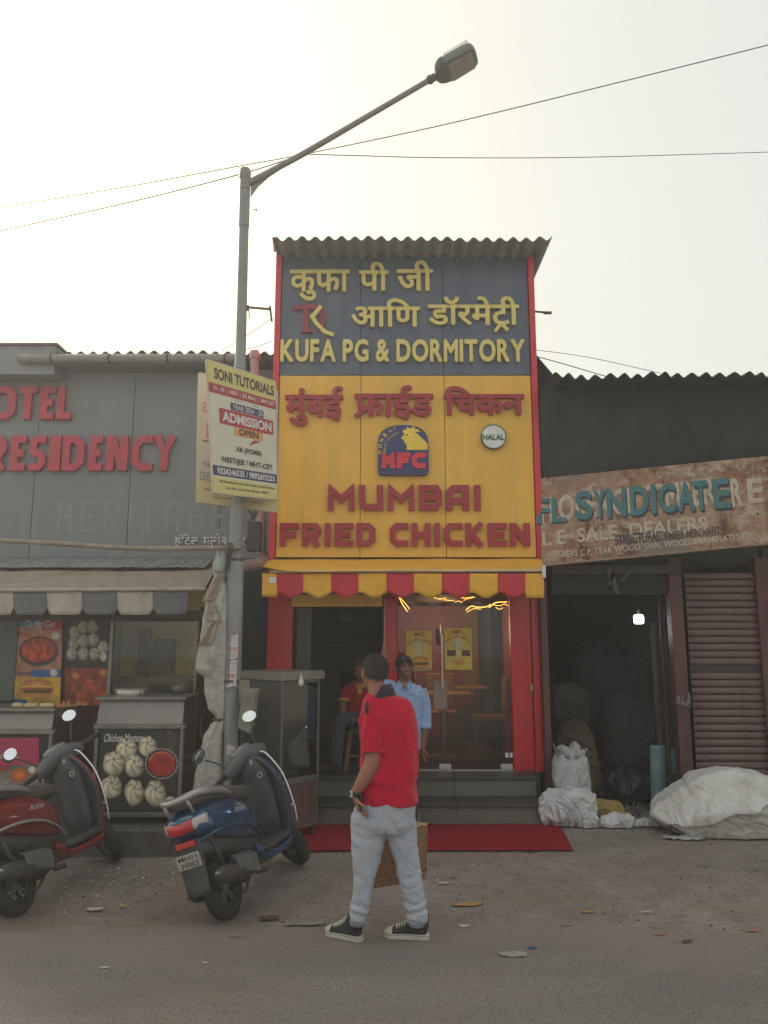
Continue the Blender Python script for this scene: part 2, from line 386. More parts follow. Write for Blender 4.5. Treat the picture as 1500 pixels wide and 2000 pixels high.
# ------------------------------------------------------------------ ground
def ground_material():
    m = bpy.data.materials.new('dusty_ground'); m.use_nodes = True; n, l = m.node_tree.nodes, m.node_tree.links; b = n['Principled BSDF']
    tc = n.new('ShaderNodeTexCoord')
    def N(sc, det=6, ro=.6, sx=None):
        x = n.new('ShaderNodeTexNoise'); x.inputs['Scale'].default_value = sc; x.inputs['Detail'].default_value = det; x.inputs['Roughness'].default_value = ro
        if sx:
            mp = n.new('ShaderNodeMapping'); mp.inputs['Scale'].default_value = sx; l.new(tc.outputs['Object'], mp.inputs[0]); l.new(mp.outputs[0], x.inputs['Vector'])
        else: l.new(tc.outputs['Object'], x.inputs['Vector'])
        return x.outputs['Fac']
    def ramp(v, a, b_, c, d):
        r = n.new('ShaderNodeMapRange'); r.inputs[1].default_value = a; r.inputs[2].default_value = b_; r.inputs[3].default_value = c; r.inputs[4].default_value = d; l.new(v, r.inputs[0]); return r.outputs[0]
    def mix(f, A, B):
        x = n.new('ShaderNodeMix'); x.data_type = 'RGBA'
        if isinstance(f, float): x.inputs[0].default_value = f
        else: l.new(f, x.inputs[0])
        for k, v in ((6, A), (7, B)):
            if isinstance(v, tuple): x.inputs[k].default_value = (*lin(v), 1)
            else: l.new(v, x.inputs[k])
        return x.outputs[2]
    base = mix(ramp(N(1.3), .38, .62, 0, 1), (136, 126, 119), (152, 142, 134))
    base = mix(ramp(N(5, 9, .75), .45, .7, 0, .6), base, (98, 93, 87))
    base = mix(ramp(N(.9, 8, .7, (1, 2.2, 1)), .5, .66, 0, .65), base, (140, 125, 106))
    base = mix(ramp(N(26, 8, .8), .53, .62, 0, .7), base, (74, 70, 65))
    base = mix(ramp(N(60, 3, .6), .62, .72, 0, .5), base, (140, 136, 128))
    # drifts of brown dust along the edge of the road on the left
    sp = n.new('ShaderNodeSeparateXYZ'); l.new(tc.outputs['Object'], sp.inputs[0])
    ax = ramp(sp.outputs[0], -.2, -2.2, 0, 1); ay = ramp(sp.outputs[1], 6.2, 5.2, 0, 1)
    mu = n.new('ShaderNodeMath'); mu.operation = 'MULTIPLY'; l.new(ax, mu.inputs[0]); l.new(ay, mu.inputs[1])
    m2 = n.new('ShaderNodeMath'); m2.operation = 'MULTIPLY'; l.new(mu.outputs[0], m2.inputs[0]); l.new(ramp(N(2.4, 9, .7), .35, .65, 0, .8), m2.inputs[1])
    base = mix(m2.outputs[0], base, (128, 108, 88))
    vo = n.new('ShaderNodeTexVoronoi'); vo.feature = 'DISTANCE_TO_EDGE'; vo.inputs['Scale'].default_value = .55
    wn = n.new('ShaderNodeTexNoise'); wn.inputs['Scale'].default_value = 2.5; wn.inputs['Detail'].default_value = 6; l.new(tc.outputs['Object'], wn.inputs[0]); wa = n.new('ShaderNodeVectorMath'); wa.operation = 'ADD'; l.new(tc.outputs['Object'], wa.inputs[0]); l.new(wn.outputs['Color'], wa.inputs[1]); l.new(wa.outputs[0], vo.inputs['Vector'])
    base = mix(ramp(vo.outputs['Distance'], .0, .006, .4, 0), base, (70, 66, 60))
    l.new(base, b.inputs['Base Color']); b.inputs['Roughness'].default_value = .92; b.inputs['Specular IOR Level'].default_value = .2
    bp = n.new('ShaderNodeBump'); bp.inputs['Strength'].default_value = .55; bp.inputs['Distance'].default_value = .012
    ad = n.new('ShaderNodeMath'); ad.operation = 'ADD'; l.new(N(140, 4, .7), ad.inputs[0]); l.new(ramp(N(9, 8, .7), 0, 1, 0, 2.2), ad.inputs[1])
    l.new(ad.outputs[0], bp.inputs['Height']); l.new(bp.outputs[0], b.inputs['Normal'])
    return m
def road_material():
    m = bpy.data.materials.new('worn_asphalt'); m.use_nodes = True; n, l = m.node_tree.nodes, m.node_tree.links; b = n['Principled BSDF']
    tc = n.new('ShaderNodeTexCoord')
    def N(sc, det=5, ro=.6, sx=None):
        x = n.new('ShaderNodeTexNoise'); x.inputs['Scale'].default_value = sc; x.inputs['Detail'].default_value = det; x.inputs['Roughness'].default_value = ro
        mp = n.new('ShaderNodeMapping'); mp.inputs['Scale'].default_value = sx or (1, 1, 1); l.new(tc.outputs['Object'], mp.inputs[0]); l.new(mp.outputs[0], x.inputs['Vector']); return x.outputs['Fac']
    def ramp(v, a, b_, c, d):
        r = n.new('ShaderNodeMapRange'); r.inputs[1].default_value = a; r.inputs[2].default_value = b_; r.inputs[3].default_value = c; r.inputs[4].default_value = d; l.new(v, r.inputs[0]); return r.outputs[0]
    def mix(f, A, B):
        x = n.new('ShaderNodeMix'); x.data_type = 'RGBA'; l.new(f, x.inputs[0])
        for k, v in ((6, A), (7, B)):
            if isinstance(v, tuple): x.inputs[k].default_value = (*lin(v), 1)
            else: l.new(v, x.inputs[k])
        return x.outputs[2]
    base = mix(ramp(N(1.1, 6, .6, (.5, 1.6, 1)), .35, .65, 0, 1), (120, 114, 110), (136, 129, 124))
    base = mix(ramp(N(110, 4, .8), .50, .60, 0, .8), base, (70, 68, 66))
    base = mix(ramp(N(80, 4, .8), .60, .67, 0, .6), base, (150, 147, 140))
    base = mix(ramp(N(2.2, 9, .75, (.6, 1.4, 1)), .52, .7, 0, .7), base, (130, 115, 102))
    sp = n.new('ShaderNodeSeparateXYZ'); l.new(tc.outputs['Object'], sp.inputs[0]); sm = n.new('ShaderNodeMath'); sm.operation = 'MULTIPLY_ADD'; l.new(N(3, 8, .7, (.5, 1, 1)), sm.inputs[0]); sm.inputs[1].default_value = 1.1; l.new(sp.outputs[1], sm.inputs[2])
    base = mix(ramp(sm.outputs[0], 5.1, 5.75, 0, .9), base, (134, 124, 117))
    l.new(base, b.inputs['Base Color']); b.inputs['Roughness'].default_value = .9; b.inputs['Specular IOR Level'].default_value = .25
    bp = n.new('ShaderNodeBump'); bp.inputs['Strength'].default_value = .6; bp.inputs['Distance'].default_value = .006
    l.new(N(190, 3), bp.inputs['Height']); l.new(bp.outputs[0], b.inputs['Normal'])
    return m
g = MB()
xs = [-150, -60, -12] + [-6 + .1 * i for i in range(121)] + [12, 60, 150]; ys = [-60, -10, 2] + [4 + .08 * i for i in range(63)] + [12, 40, 160]
def gz(x, y):
    if not (-5.9 < x < 5.9 and 4.2 < y < 8.9): return 0.
    e = min(1, (5.9 - abs(x)) * 2, (y - 4.2) * 2, (8.9 - y) * 2)
    return (noise.noise(Vector((x * 1.1, y * 1.3, 0))) * .008 + noise.noise(Vector((x * 4, y * 4, 3))) * .004 - .004) * e
vs = [(x, y, gz(x, y)) for y in ys for x in xs]; nx = len(xs)
g.add(vs, [(j*nx+i, j*nx+i+1, (j+1)*nx+i+1, (j+1)*nx+i) for j in range(len(ys)-1) for i in range(nx-1)])
tag(g.build('ground', ground_material(), smooth=True), kind='structure')
r = MB(); ex = [-150, -40] + [-8 + .12 * i for i in range(134)] + [40, 150]
def edge(x): return 5.26 + .22 * noise.noise(Vector((x * .6, 1, 0))) + .07 * noise.noise(Vector((x * 3.1, 2, 0))) + .012 * noise.noise(Vector((x * 11, 5, 0)))
ring = [(x, -59, .006) for x in ex] + [(x, 3, .006) for x in ex] + [(x, edge(x), .006) for x in ex] + [(x, edge(x) + .03, -.012) for x in ex]; k = len(ex)
r.add(ring, [(j*k+i, j*k+i+1, (j+1)*k+i+1, (j+1)*k+i) for j in range(3) for i in range(k-1)])
tag(r.build('road', road_material()), kind='structure')

# raised concrete plinth in front of the stalls
conc = M('old_concrete', (98, 94, 88), .9, var=.25, scale=7, bump=.6, bscale=35, dirt=(62, 58, 53), damt=.7, dscale=4, b2=.4, b2s=12)
XP = -1.52
pv = MB(); pv.box((-7.5, 6.9, -.05), (XP, 9.2, .215))
tag(pv.build('pavement', conc, bevel=.02), kind='structure')

# ------------------------------------------------------------------ the fried chicken shop
YS, YD, YB = 8.30, 8.60, 14.0                                # sign face, door plane, back
red = M('gloss_red_panel', (196, 18, 34), .32, var=.05, coat=.25, dirt=(120, 24, 32), damt=.25)
redtrim = M('red_metal_trim', (205, 50, 62), .4, var=.06)
navy = M('navy_cladding', (80, 92, 112), .38, var=.06, dirt=(118, 124, 130), damt=.45, dscale=5, streak=True)  # base paler than true navy, the glare's wash is in the colour; streaks are dust
yel = M('yellow_cladding', (234, 184, 62), .36, var=.04, dirt=(200, 158, 78), damt=.5, dscale=5, streak=True)
darkw = M('dark_wall', (52, 52, 50), .8, var=.2)
cream = M('gold_letter_face', (222, 205, 118), .35, var=.06); maroon = M('crimson_letter', (158, 26, 46), .38, var=.07)
asb = M('asbestos_cement_sheet', (128, 133, 128), .9, var=.2, scale=4, bump=.3, bscale=50, dirt=(84, 84, 80), damt=.6, dscale=3)
X0, X1 = P(529, 1088, YS).x, P(1057, 1088, YS).x; ZB, ZM, ZT = PZ(1089, YS), PZ(733, YS), PZ(493, YS)
shop = thing('shop_building', 'narrow red and yellow fried chicken shop with glass front and wavy sheet roof', 'building', (0, YD, 0))
w = MB()
w.box((X0 + .02, YS + .06, ZB + .02), (X1 - .02, YS + .24, ZT)); w.build('sign_backing', darkw, shop)
w = MB(); w.box((X0 + .02, YD + .02, 0), (X0 + .12, YB, ZT)); w.box((X1 - .12, YD + .02, 0), (X1 - .02, YB, ZT)); w.box((X0 + .12, YB - .1, 0), (X1 - .12, YB, ZT))
w.build('wall', M('grey_render_wall', (92, 92, 88), .9, var=.2, bump=.3), shop)
w = MB(); w.box((X0 + .12, YD - .1, PZ(1165, YD) + .02), (X1 - .12, YB - .1, PZ(1165, YD) + .14)); w.build('ceiling', M('interior_ceiling', (70, 40, 34), .7), shop)
for a, b_, nm in ((X0 - .02, X0 + .045, 'l'), (X1 - .045, X1 + .02, 'r')):
    t = MB(); t.box((a, YS - .03, ZB - .02), (b_, YS + .24, ZT + .03)); t.build('trim', redtrim, shop, bevel=.004)
t = MB(); t.box((X0 + .046, YS - .03, ZT - .035), (X1 - .046, YS + .2, ZT + .03)); t.build('trim', redtrim, shop, bevel=.004)
# corrugated roof: three overlapping sheets
XR0, XR1 = P(533, 455, 7.9).x, P(1077, 460, 7.9).x; ZR = PZ(468, 7.9)
def corr(name, x0, x1, y0, y1, zf, pitch, amp, mat, parent, thick=.008, slope=0., ph=0., ny=6, jag=0.):
    n = int((x1 - x0) / pitch * 10); mb = MB()
    def fn(u, v):
        x = x0 + (x1 - x0) * u; y = y0 + (y1 - y0) * v - (jag * noise.noise(Vector((x * 3, 0, 1))) if v == 0 else 0)
        return Vector((x, y, zf + slope * (y - y0) + amp * math.sin(2 * math.pi * (x - ph) / pitch) + .004 * noise.noise(Vector((x * 5, y, 0)))))
    mb.grid(fn, n, ny); return mb.build(name, mat, parent, smooth=True, solid=thick)
for i in range(3):
    a = XR0 + (XR1 - XR0) * i / 3 - (.02 if i else 0); b_ = XR0 + (XR1 - XR0) * (i + 1) / 3
    corr('roof_sheet', a, b_, 7.88 + .01 * i, 11.5, ZR + .006 * (i % 2), .146, .026, asb, shop, slope=.015, ph=XR0, jag=.05)
e = MB(); e.slab(P(533,462,7.95), P(540,470,7.95), P(543,492,8.26), P(536,492,8.26), (-.01, 0, 0)); e.build('barge_board', redtrim, shop)
pr = MB(); pr.tube([(X1 - .1, 8.6, PZ(606, 8.6)), (P(1076,610,8.6).x, 8.6, PZ(611, 8.6))], .012); pr.tube([(P(1062,610,8.6).x, 8.6, PZ(611,8.6)), (P(1077,610,8.6).x, 8.6, PZ(611, 8.6))], .018)
pr.build('roof_rod', M('rusty_steel', (96, 78, 66), .8, var=.3), shop)
# pilasters, header, mullion
ZF = .42
def fpanel(name, x0, y0, x1, y1, Y, th, mat, par, bevel=.004, zlow=None):
    a, b_ = P(x0, (y0+y1)/2, Y), P(x1, (y0+y1)/2, Y); m = MB(); m.box((a.x, Y, PZ(y1, Y) if zlow is None else zlow), (b_.x, Y + th, PZ(y0, Y))); return m.build(name, mat, par, bevel=bevel)
ZTOP = PZ(1140, YD)
def pil(xa, xb, Y, th, mat, nm='pilaster'):
    m = MB(); m.box((xa, Y, ZF), (xb, Y + th, ZTOP)); return m.build(nm, mat, shop, bevel=.004)
xa = lambda p, y=1380: P(p, y, YD).x
pil(xa(519), xa(568), YD, .12, red); pil(xa(751), xa(776), YD - .02, .1, red, 'mullion')
pil(xa(1001), xa(1041), YD, .12, red); pil(xa(1042), xa(1060), YD - .05, .17, red)
pil(xa(749.5), xa(751), YD - .024, .05, M('bright_edge_strip', (200, 196, 186), .3, metal=.6), 'edge_strip')
m_ = MB(); a = P(1037, 1343, YD - .055); m_.box((a.x - .005, YD - .062, a.z - .03), (a.x + .018, YD - .05, a.z + .03)); m_.build('switch', M('steel_small', (170, 168, 160), .4, metal=.4), shop, bevel=.002)
m_ = MB(); m_.box((xa(573), YD + .02, PZ(1165, YD)), (xa(749), YD + .1, ZTOP)); m_.build('door_header', darkw, shop)
m_ = MB(); m_.box((xa(568), YD - .08, PZ(1185, YD-.08)), (xa(747), YD - .055, PZ(1160, YD-.08))); m_.build('fascia_board', yel, shop, bevel=.003)
m_ = MB(); m_.box((xa(776), YD + .02, PZ(1160, YD)), (xa(1001), YD + .1, ZTOP)); m_.build('window_header', red, shop)
# glass front
gl = glass_mat('shop_window_glass', (.72, .70, .66), .0)
for p0, p1, yy, door in ((777, 862, YD + .045, False), (863, 1000, YD + .03, True)):
    m_ = MB(); m_.box((xa(p0), yy, ZF + .012), (xa(p1), yy + .01, PZ(1160, YD))); pane = m_.build('glass_door' if door else 'window_pane', gl, shop)
    if door:
        h = MB(); hx0 = P(861, 1240, YD - .03); hx1 = P(864, 1342, YD - .03)
        h.tube([(hx1.x, YD - .04, hx0.z), (hx1.x, YD - .04, hx1.z)], .011); h.tube([(hx1.x, YD - .04, hx0.z - .06), (hx1.x, YD + .03, hx0.z - .06)], .006); h.tube([(hx1.x, YD - .04, hx1.z + .06), (hx1.x, YD + .03, hx1.z + .06)], .006)
        h.build('handle', M('brushed_steel', (205, 203, 198), .3, metal=.8), pane, smooth='auto')
        for q in (868, 988):
            h = MB(); a = P(q, 1502, YD + .015); h.box((a.x - .055, YD + .018, ZF + .015), (a.x + .075, YD + .052, ZF + .07)); h.build('patch_fitting', MATS['brushed_steel'], pane, bevel=.003)
m_ = MB(); m_.box((xa(777), YD + .02, ZF), (xa(1001), YD + .075, ZF + .012)); m_.build('threshold', MATS['brushed_steel'], shop)
m_ = MB(); m_.box((xa(848), YD + .028, PZ(1385, YD)), (xa(874), YD + .0345, PZ(1330, YD))); m_.build('frosted_sticker', M('frosted_film', (150, 130, 122), .5), shop)
m_ = MB(); m_.box((xa(853), YD + .028, PZ(1260, YD)), (xa(861), YD + .0345, PZ(1228, YD))); m_.build('push_sticker', M('dark_film', (70, 52, 56), .5), shop)
for q in (990, 998.5): m_ = MB(); a = P(q, 1475, YD + .02); m_.box((a.x - .016, YD + .022, a.z - .025), (a.x + .016, YD + .028, a.z + .025)); m_.build('paper_tag', M('white_paper', (222, 222, 218), .7), shop)
# interior
inr = M('interior_red_wall', (176, 42, 36), .45, var=.1, scale=2); inf = M('interior_floor_tile', (112, 98, 82), .35, var=.12)
flr = MB(); flr.box((X0 + .12, YD + .02, .1), (X1 - .12, YB - .1, ZF - .002)); flr.build('shop_floor', inf, shop)
bw = MB(); bw.box((xa(768), 11.6, ZF), (X1 - .13, 11.7, PZ(1165, YD) + .02)); bw.build('interior_wall', inr, shop)
bw = MB(); bw.box((X1 - .15, YD + .13, ZF), (X1 - .125, 11.6, PZ(1165, YD) + .02)); bw.build('interior_wall', inr, shop)
bw = MB(); bw.box((xa(770), 9.4, ZF), (xa(770) + .06, 11.6, PZ(1165, YD) + .02)); bw.build('interior_wall', M('interior_brown_panel', (96, 66, 44), .6), shop)
for q0, q1, c in ((905, 935, (176, 128, 40)), (945, 975, (58, 44, 46)), (985, 1002, (150, 112, 44))):
    f_ = MB(); a, b_ = P(q0, 1300, 11.55), P(q1, 1300, 11.55); f_.box((a.x, 11.55, ZF + .7), (b_.x, 11.59, ZF + 1.9)); f_.build('wall_panel', M('wall_panel_%d' % q0, c, .5), shop)
# step risers and treads of green-grey granite
stone = bpy.data.materials.new('granite_veined'); stone.use_nodes = True
n, l = stone.node_tree.nodes, stone.node_tree.links; b = n['Principled BSDF']; tc = n.new('ShaderNodeTexCoord')
mp = n.new('ShaderNodeMapping'); mp.inputs['Rotation'].default_value = (0, math.radians(38), 0); mp.inputs['Scale'].default_value = (9, 1, .55); l.new(tc.outputs['Object'], mp.inputs[0])
nz = n.new('ShaderNodeTexNoise'); nz.inputs['Scale'].default_value = 2.4; nz.inputs['Detail'].default_value = 2; l.new(mp.outputs[0], nz.inputs[0])
r1 = n.new('ShaderNodeMapRange'); r1.inputs[1].default_value = .70; r1.inputs[2].default_value = .74; l.new(nz.outputs['Fac'], r1.inputs[0])
n2 = n.new('ShaderNodeTexNoise'); n2.inputs['Scale'].default_value = 5; n2.inputs['Detail'].default_value = 8; l.new(tc.outputs['Object'], n2.inputs[0])
c1 = n.new('ShaderNodeMix'); c1.data_type = 'RGBA'; c1.inputs[6].default_value = (*lin((88, 87, 80)), 1); c1.inputs[7].default_value = (*lin((112, 109, 99)), 1); l.new(n2.outputs['Fac'], c1.inputs[0])
c2 = n.new('ShaderNodeMix'); c2.data_type = 'RGBA'; c2.inputs[7].default_value = (*lin((150, 146, 134)), 1); l.new(r1.outputs[0], c2.inputs[0]); l.new(c1.outputs[2], c2.inputs[6]); l.new(c2.outputs[2], b.inputs['Base Color'])
b.inputs['Roughness'].default_value = .5
nose = M('dark_stone_nosing', (64, 62, 58), .45, var=.15)
XS0, XS1 = P(560, 1600, 8.1).x, P(1060, 1600, 8.05).x
bs = MB(); bs.box((XS0, 8.36, 0), (XS1, 9.0, ZF - .04)); bs.box((XS0, 8.05, 0), (XS1, 8.40, .17)); bs.build('step_core', conc, shop)
for (yf, z0, z1) in ((8.33, .212, ZF - .04), (8.02, 0, .172)):
    nS = 3
    for i in range(nS):
        a = XS0 + (XS1 - XS0) * i / nS; b_ = XS0 + (XS1 - XS0) * (i + 1) / nS - .004
        q = MB(); q.box((a, yf, z0 + .002), (b_, yf + .02, z1 - .002)); q.build('riser_tile', stone, shop, bevel=.002)
        q = MB(); q.box((a, yf - .03, z1), (b_, yf + (.36 if z0 > .1 else .30), z1 + .038)); q.build('tread_slab', nose, shop, bevel=.006)
# ---- signboards
sb = thing('dormitory_signboard', 'navy signboard with gold Marathi lettering and KUFA PG & DORMITORY under the wavy roof', 'signboard', (X0, YS, ZM))
xi0, xi1 = X0 + .05, X1 - .05; seam = [xi0, P(703, 800, YS).x, P(867, 800, YS).x, xi1]
for i in range(3):
    q = MB(); q.box((seam[i] + .003, YS, ZM + .004), (seam[i+1] - .003, YS + .05, ZT - .037)); q.build('panel', navy, sb, bevel=.003)
LG = lambda s, a, b_, c, d, mat=cream, par=sb, dp=.032, of=.016, nm='word': text_px(s, a, b_, c, d, YS, mat, par, nm, dp, .012, .004, bold=of)
LG('कुफा', 566, 530, 683, 590); LG('पी', 701, 515, 759, 571); LG('जी', 775, 512, 845, 571)
LG('आिण', 686, 586, 820, 641)
LG('डॉरमेटी', 836, 582, 1012, 638)
def dstroke(pts, t, mat, par, Y=YS, dp=.034, lift=.012, nm='word_stroke'):
    q = [(P(a, b_, Y).x, P(a, b_, Y).z) for a, b_ in pts]; vs, fs = stroke(q, t); n_ = len(vs); m = MB()
    f3 = [(v[0], Y - lift - dp, v[1]) for v in vs] + [(v[0], Y - lift, v[1]) for v in vs]; hn = n_ // 2
    F_ = fs + [tuple(i + n_ for i in f[::-1]) for f in fs]
    for i in range(hn - 1): F_ += [(i, i+1, i+1+n_, i+n_), (i+1+hn, i+hn, i+hn+n_, i+1+hn+n_)]
    F_ += [(0, n_, n_+hn, hn), (hn-1, 2*hn-1, 2*hn-1+n_, hn-1+n_)]
    m.add(f3, F_); return m.build(nm, mat, par)
dstroke([(966, 650), (978, 634), (991, 648)], .038, cream, sb)
letters_px('KUFA PG & DORMITORY', 548, 665, 1023, 709, YS, cream, sb, .03, .012, .034, kern=.075, space=.2)
# monogram: crimson D with bar, gold K
tdm = M('monogram_crimson', (150, 42, 62), .4)
m_ = MB(); o_ = []
dpts = [(600, 604), (600, 648), (622, 648), (634, 638), (634, 616), (622, 604)]
dstroke([(574, 607), (584, 602), (626, 602)], .05, tdm, sb, dp=.026, nm='monogram')
dstroke([(598, 602), (598, 650)], .062, tdm, sb, dp=.028, nm='monogram'); dstroke([(588, 649), (612, 649)], .03, tdm, sb, dp=.03, nm='monogram')
dstroke([(612, 602), (626, 606), (632, 618), (632, 634), (624, 646)], .05, tdm, sb, dp=.024, nm='monogram')
dstroke([(628, 601), (610, 622)], .045, cream, sb, dp=.04, nm='monogram'); dstroke([(608, 617), (618, 634), (634, 650), (652, 657)], .045, cream, sb, dp=.038, nm='monogram')

sy = thing('chicken_shop_signboard', 'yellow signboard with crimson MUMBAI FRIED CHICKEN lettering above the striped awning', 'signboard', (X0, YS, ZB))
seam = [xi0, P(703, 1088, YS).x, P(872, 1088, YS).x, xi1]
for i in range(3):
    q = MB(); q.box((seam[i] + .003, YS - .002, ZB + .004), (seam[i+1] - .003, YS + .05, ZM - .004)); q.build('panel', yel, sy, bevel=.003)
LY = lambda s, a, b_, c, d, of=.03: text_px(s, a, b_, c, d, YS, maroon, sy, 'word', .04, .014, .004, bold=of)
LY('मुंबई', 556, 757, 671, 834); LY('फाईड', 692, 755, 846, 822); LY('िचकन', 866, 757, 1022, 812)
dstroke([(716, 794), (706, 806), (694, 816)], .05, maroon, sy, dp=.042)
def sline(s, x0, x1, y0, y1, t, ratio):
    a, b_ = P(x0, y1, YS), P(x1, y0, YS); H = b_.z - a.z; tw = sum(ratio.get(c, 1) for c in s); gaps = len(s) - 1; gp = .17; k = (b_.x - a.x) / (tw + gaps * gp); x = a.x
    for c in s:
        w_ = ratio.get(c, 1) * k
        if c != ' ': stroke_letter('letter', c, Vector((x, YS, a.z)), Vector((1,0,0)), Vector((0,0,1)), w_, H, t, .045, .014, maroon, sy)
        x += w_ + gp * k
sline('MUMBAI', 640, 939, 949, 998, .25, {'I': .34, 'M': 1.12, 'A': .95, 'B': .95})
sline('FRIED CHICKEN', 547, 1033, 1023, 1068, .25, {'I': .36, ' ': .42, 'N': 1.05, 'C': .98})
# MFC logo badge
bluem = M('badge_blue', (38, 48, 106), .35, var=.05); a, b_ = P(738, 930, YS), P(836, 833, YS)
lg_w, lg_h = b_.x - a.x, b_.z - a.z
def lp(u, v): return Vector((a.x + u * lg_w, YS - .06, a.z + v * lg_h))
def rrect():
    o = []; c = .09
    for cx, cz, r_, a0 in ((1 - c, c, c, -90), (.5, .56, .5, 0), (.5, .56, .5, 0), (c, c, c, 180)):
        pass
    for k in range(7): t_ = math.radians(180 + 15 * k); o.append((c + c * math.cos(t_), c + c * math.sin(t_)))
    for k in range(7): t_ = math.radians(270 + 15 * k); o.append((1 - c + c * math.cos(t_), c + c * math.sin(t_)))
    for k in range(25): t_ = math.radians(7.5 * k); o.append((.5 + .5 * math.copysign(abs(math.cos(t_)) ** .75, math.cos(t_)), .56 + .44 * abs(math.sin(t_)) ** .75))
    return o
q = MB(); q.prism([lp(u, v) for u, v in rrect()], (0, .06, 0)); badge = q.build('logo_badge', bluem, sy)
def on_badge(pts, mat, nm, lift, d=.012):
    q = MB(); q.prism([lp(u, v) + Vector((0, -lift, 0)) for u, v in pts], (0, d, 0)); return q.build(nm, mat, badge)
hen = M('badge_yellow', (232, 200, 62), .4)
on_badge([(.52,.50),(.98,.50),(.985,.60),(.95,.66),(.86,.74),(.78,.82),(.72,.86),(.60,.86),(.52,.82),(.49,.77),(.45,.73),(.51,.70),(.52,.66),(.55,.60)], hen, 'hen_head', .003, .003)
on_badge([(.50,.84),(.55,.83),(.72,.86),(.84,.86),(.80,.92),(.74,.91),(.72,.97),(.64,.93),(.58,.96),(.55,.90),(.49,.90)], hen, 'hen_comb', .0045, .003)
on_badge([(.545,.795),(.575,.815),(.60,.795),(.575,.78)], bluem, 'hen_eye', .006, .003)
on_badge([(.51,.50),(.56,.50),(.575,.56),(.55,.64),(.53,.60)], bluem, 'hen_throat', .0052, .002)
for i, c in enumerate('MFC'):
    stroke_letter('letter', c, lp(.07 + .30 * i, .13) , Vector((1,0,0)), Vector((0,0,1)), .27 * lg_w, .31 * lg_h, .32, .014, .0, M('badge_red', (216, 36, 58), .4), badge)
for s_, rad, hh in (('MUMBAI', .43, .085), ('FRIED CHICKEN', .345, .04)):
    k = len(s_)
    for i, c in enumerate(s_):
        if c == ' ': continue
        an = math.radians(186 - i * (78 / (k - 1))) ; cx, cz = .50 + rad * math.cos(an), .50 + rad * .98 * math.sin(an)
        if cx > .5: continue
        t_ = an - math.pi / 2; Xa, Ya = Vector((math.cos(t_), 0, math.sin(t_))), Vector((-math.sin(t_), 0, math.cos(t_)))
        words_on(c, lp(cx, cz) - Xa * hh * lg_w * .4, Xa, Ya, hh * lg_w * .8, hh * lg_h, .003, hen, badge, 'badge_text', .012, keep=True)
# HALAL disc
c_ = P(964, 853, YS - .05); rd = 25 / 1500 * (YS / .985) * 1.0
q = MB(); q.lathe([(-.0, 0), (-.0, rd), (.05, rd), (.05, 0)], (c_.x, YS - .055, c_.z), 'y', 40); hal = q.build('halal_badge', M('badge_white', (225, 228, 222), .35), sy, smooth='auto')
q = MB(); q.lathe([(-.005, rd * .93), (-.005, rd * 1.0), (.045, rd * 1.005), (.045, rd * .93)], (c_.x, YS - .056, c_.z), 'y', 40, True); q.build('rim', M('halal_green', (38, 96, 78), .4), hal)
text_px('HALAL', 943, 848, 985, 859, YS - .062, MATS['halal_green'], hal, 'lettering', .002, 0, .02)

# ------------------------------------------------------------------ awning of the shop
awn = thing('shop_awning', 'red and yellow striped awning with scalloped edge over the shop door', 'awning', (0, YS, ZB))
Yw, Yv = YS - .02, 7.72
yc = M('awning_yellow_cloth', (232, 176, 56), .7, var=.08, bump=.15, bscale=200, dirt=(180, 120, 52), damt=.3); rc = M('awning_red_cloth', (196, 50, 66), .7, var=.08, bump=.15, bscale=200)
q = MB(); A_, B_ = P(512, 1093, Yw), P(1060, 1091, Yw); C_, D_ = P(497, 1116, Yv - .05), P(1060, 1114, Yv)
A_ = P(497, 1093, Yw)
def can(u, v):
    p = (C_ + (D_ - C_) * u) * (1 - v) + (A_ + (B_ - A_) * u) * v
    if u < .12: p = p + Vector((.10 * (1 - v) * (1 - u / .12), 0, .045 * (1 - v) ** 2 * (1 - u / .12) ** 1.5))
    return p + Vector((0, 0, .008 * noise.noise(Vector((u * 7, v * 2, 0))) - .012 * math.sin(math.pi * v)))
q.grid(can, 60, 8); q.build('canopy', yc, awn, smooth=True, solid=.006)
q = MB(); q.tube([P(528, 1116, Yv), P(1058, 1114, Yv)], .016); q.build('front_bar', M('cream_bar', (206, 180, 140), .5), awn, smooth='auto')
q = MB(); a = P(1059, 1110, Yv); q.box((a.x - .01, Yv - .03, a.z - .1), (a.x + .03, Yv + .04, a.z + .03)); q.build('arm_bracket', MATS['bright_edge_strip'], awn, bevel=.006)
st = [512, 541, 592, 647, 700, 755, 808, 863, 917, 972, 1026, 1062]
for i in range(11):
    q = MB(); s0, s1 = st[i], st[i+1]
    def val(u, v, s0=s0, s1=s1):
        px = s0 + (s1 - s0) * u; ph = (px - 541) / 54.4 * 2 * math.pi
        yb = 1163 - 5.5 * math.cos(ph) if px > 541 else 1166
        if px > 1026: yb = 1168
        if px < 541: yb = 1166
        p = P(px, 1120 + (yb - 1120) * (1 - v), Yv)
        p.y += .012 * math.sin(px * .07) * (1 - v) + .02 * (1 - v) * noise.noise(Vector((px * .02, 0, 0)))
        return p
    q.grid(val, 12, 6); q.build('valance', yc if i % 2 == 0 else rc, awn, smooth=True, solid=.003)
q = MB(); a = P(532, 1133, Yv - .012); q.box((a.x - .035, Yv - .014, a.z - .03), (a.x + .035, Yv - .011, a.z + .03)); q.build('care_label', M('white_paper', (222, 222, 218), .7), awn)
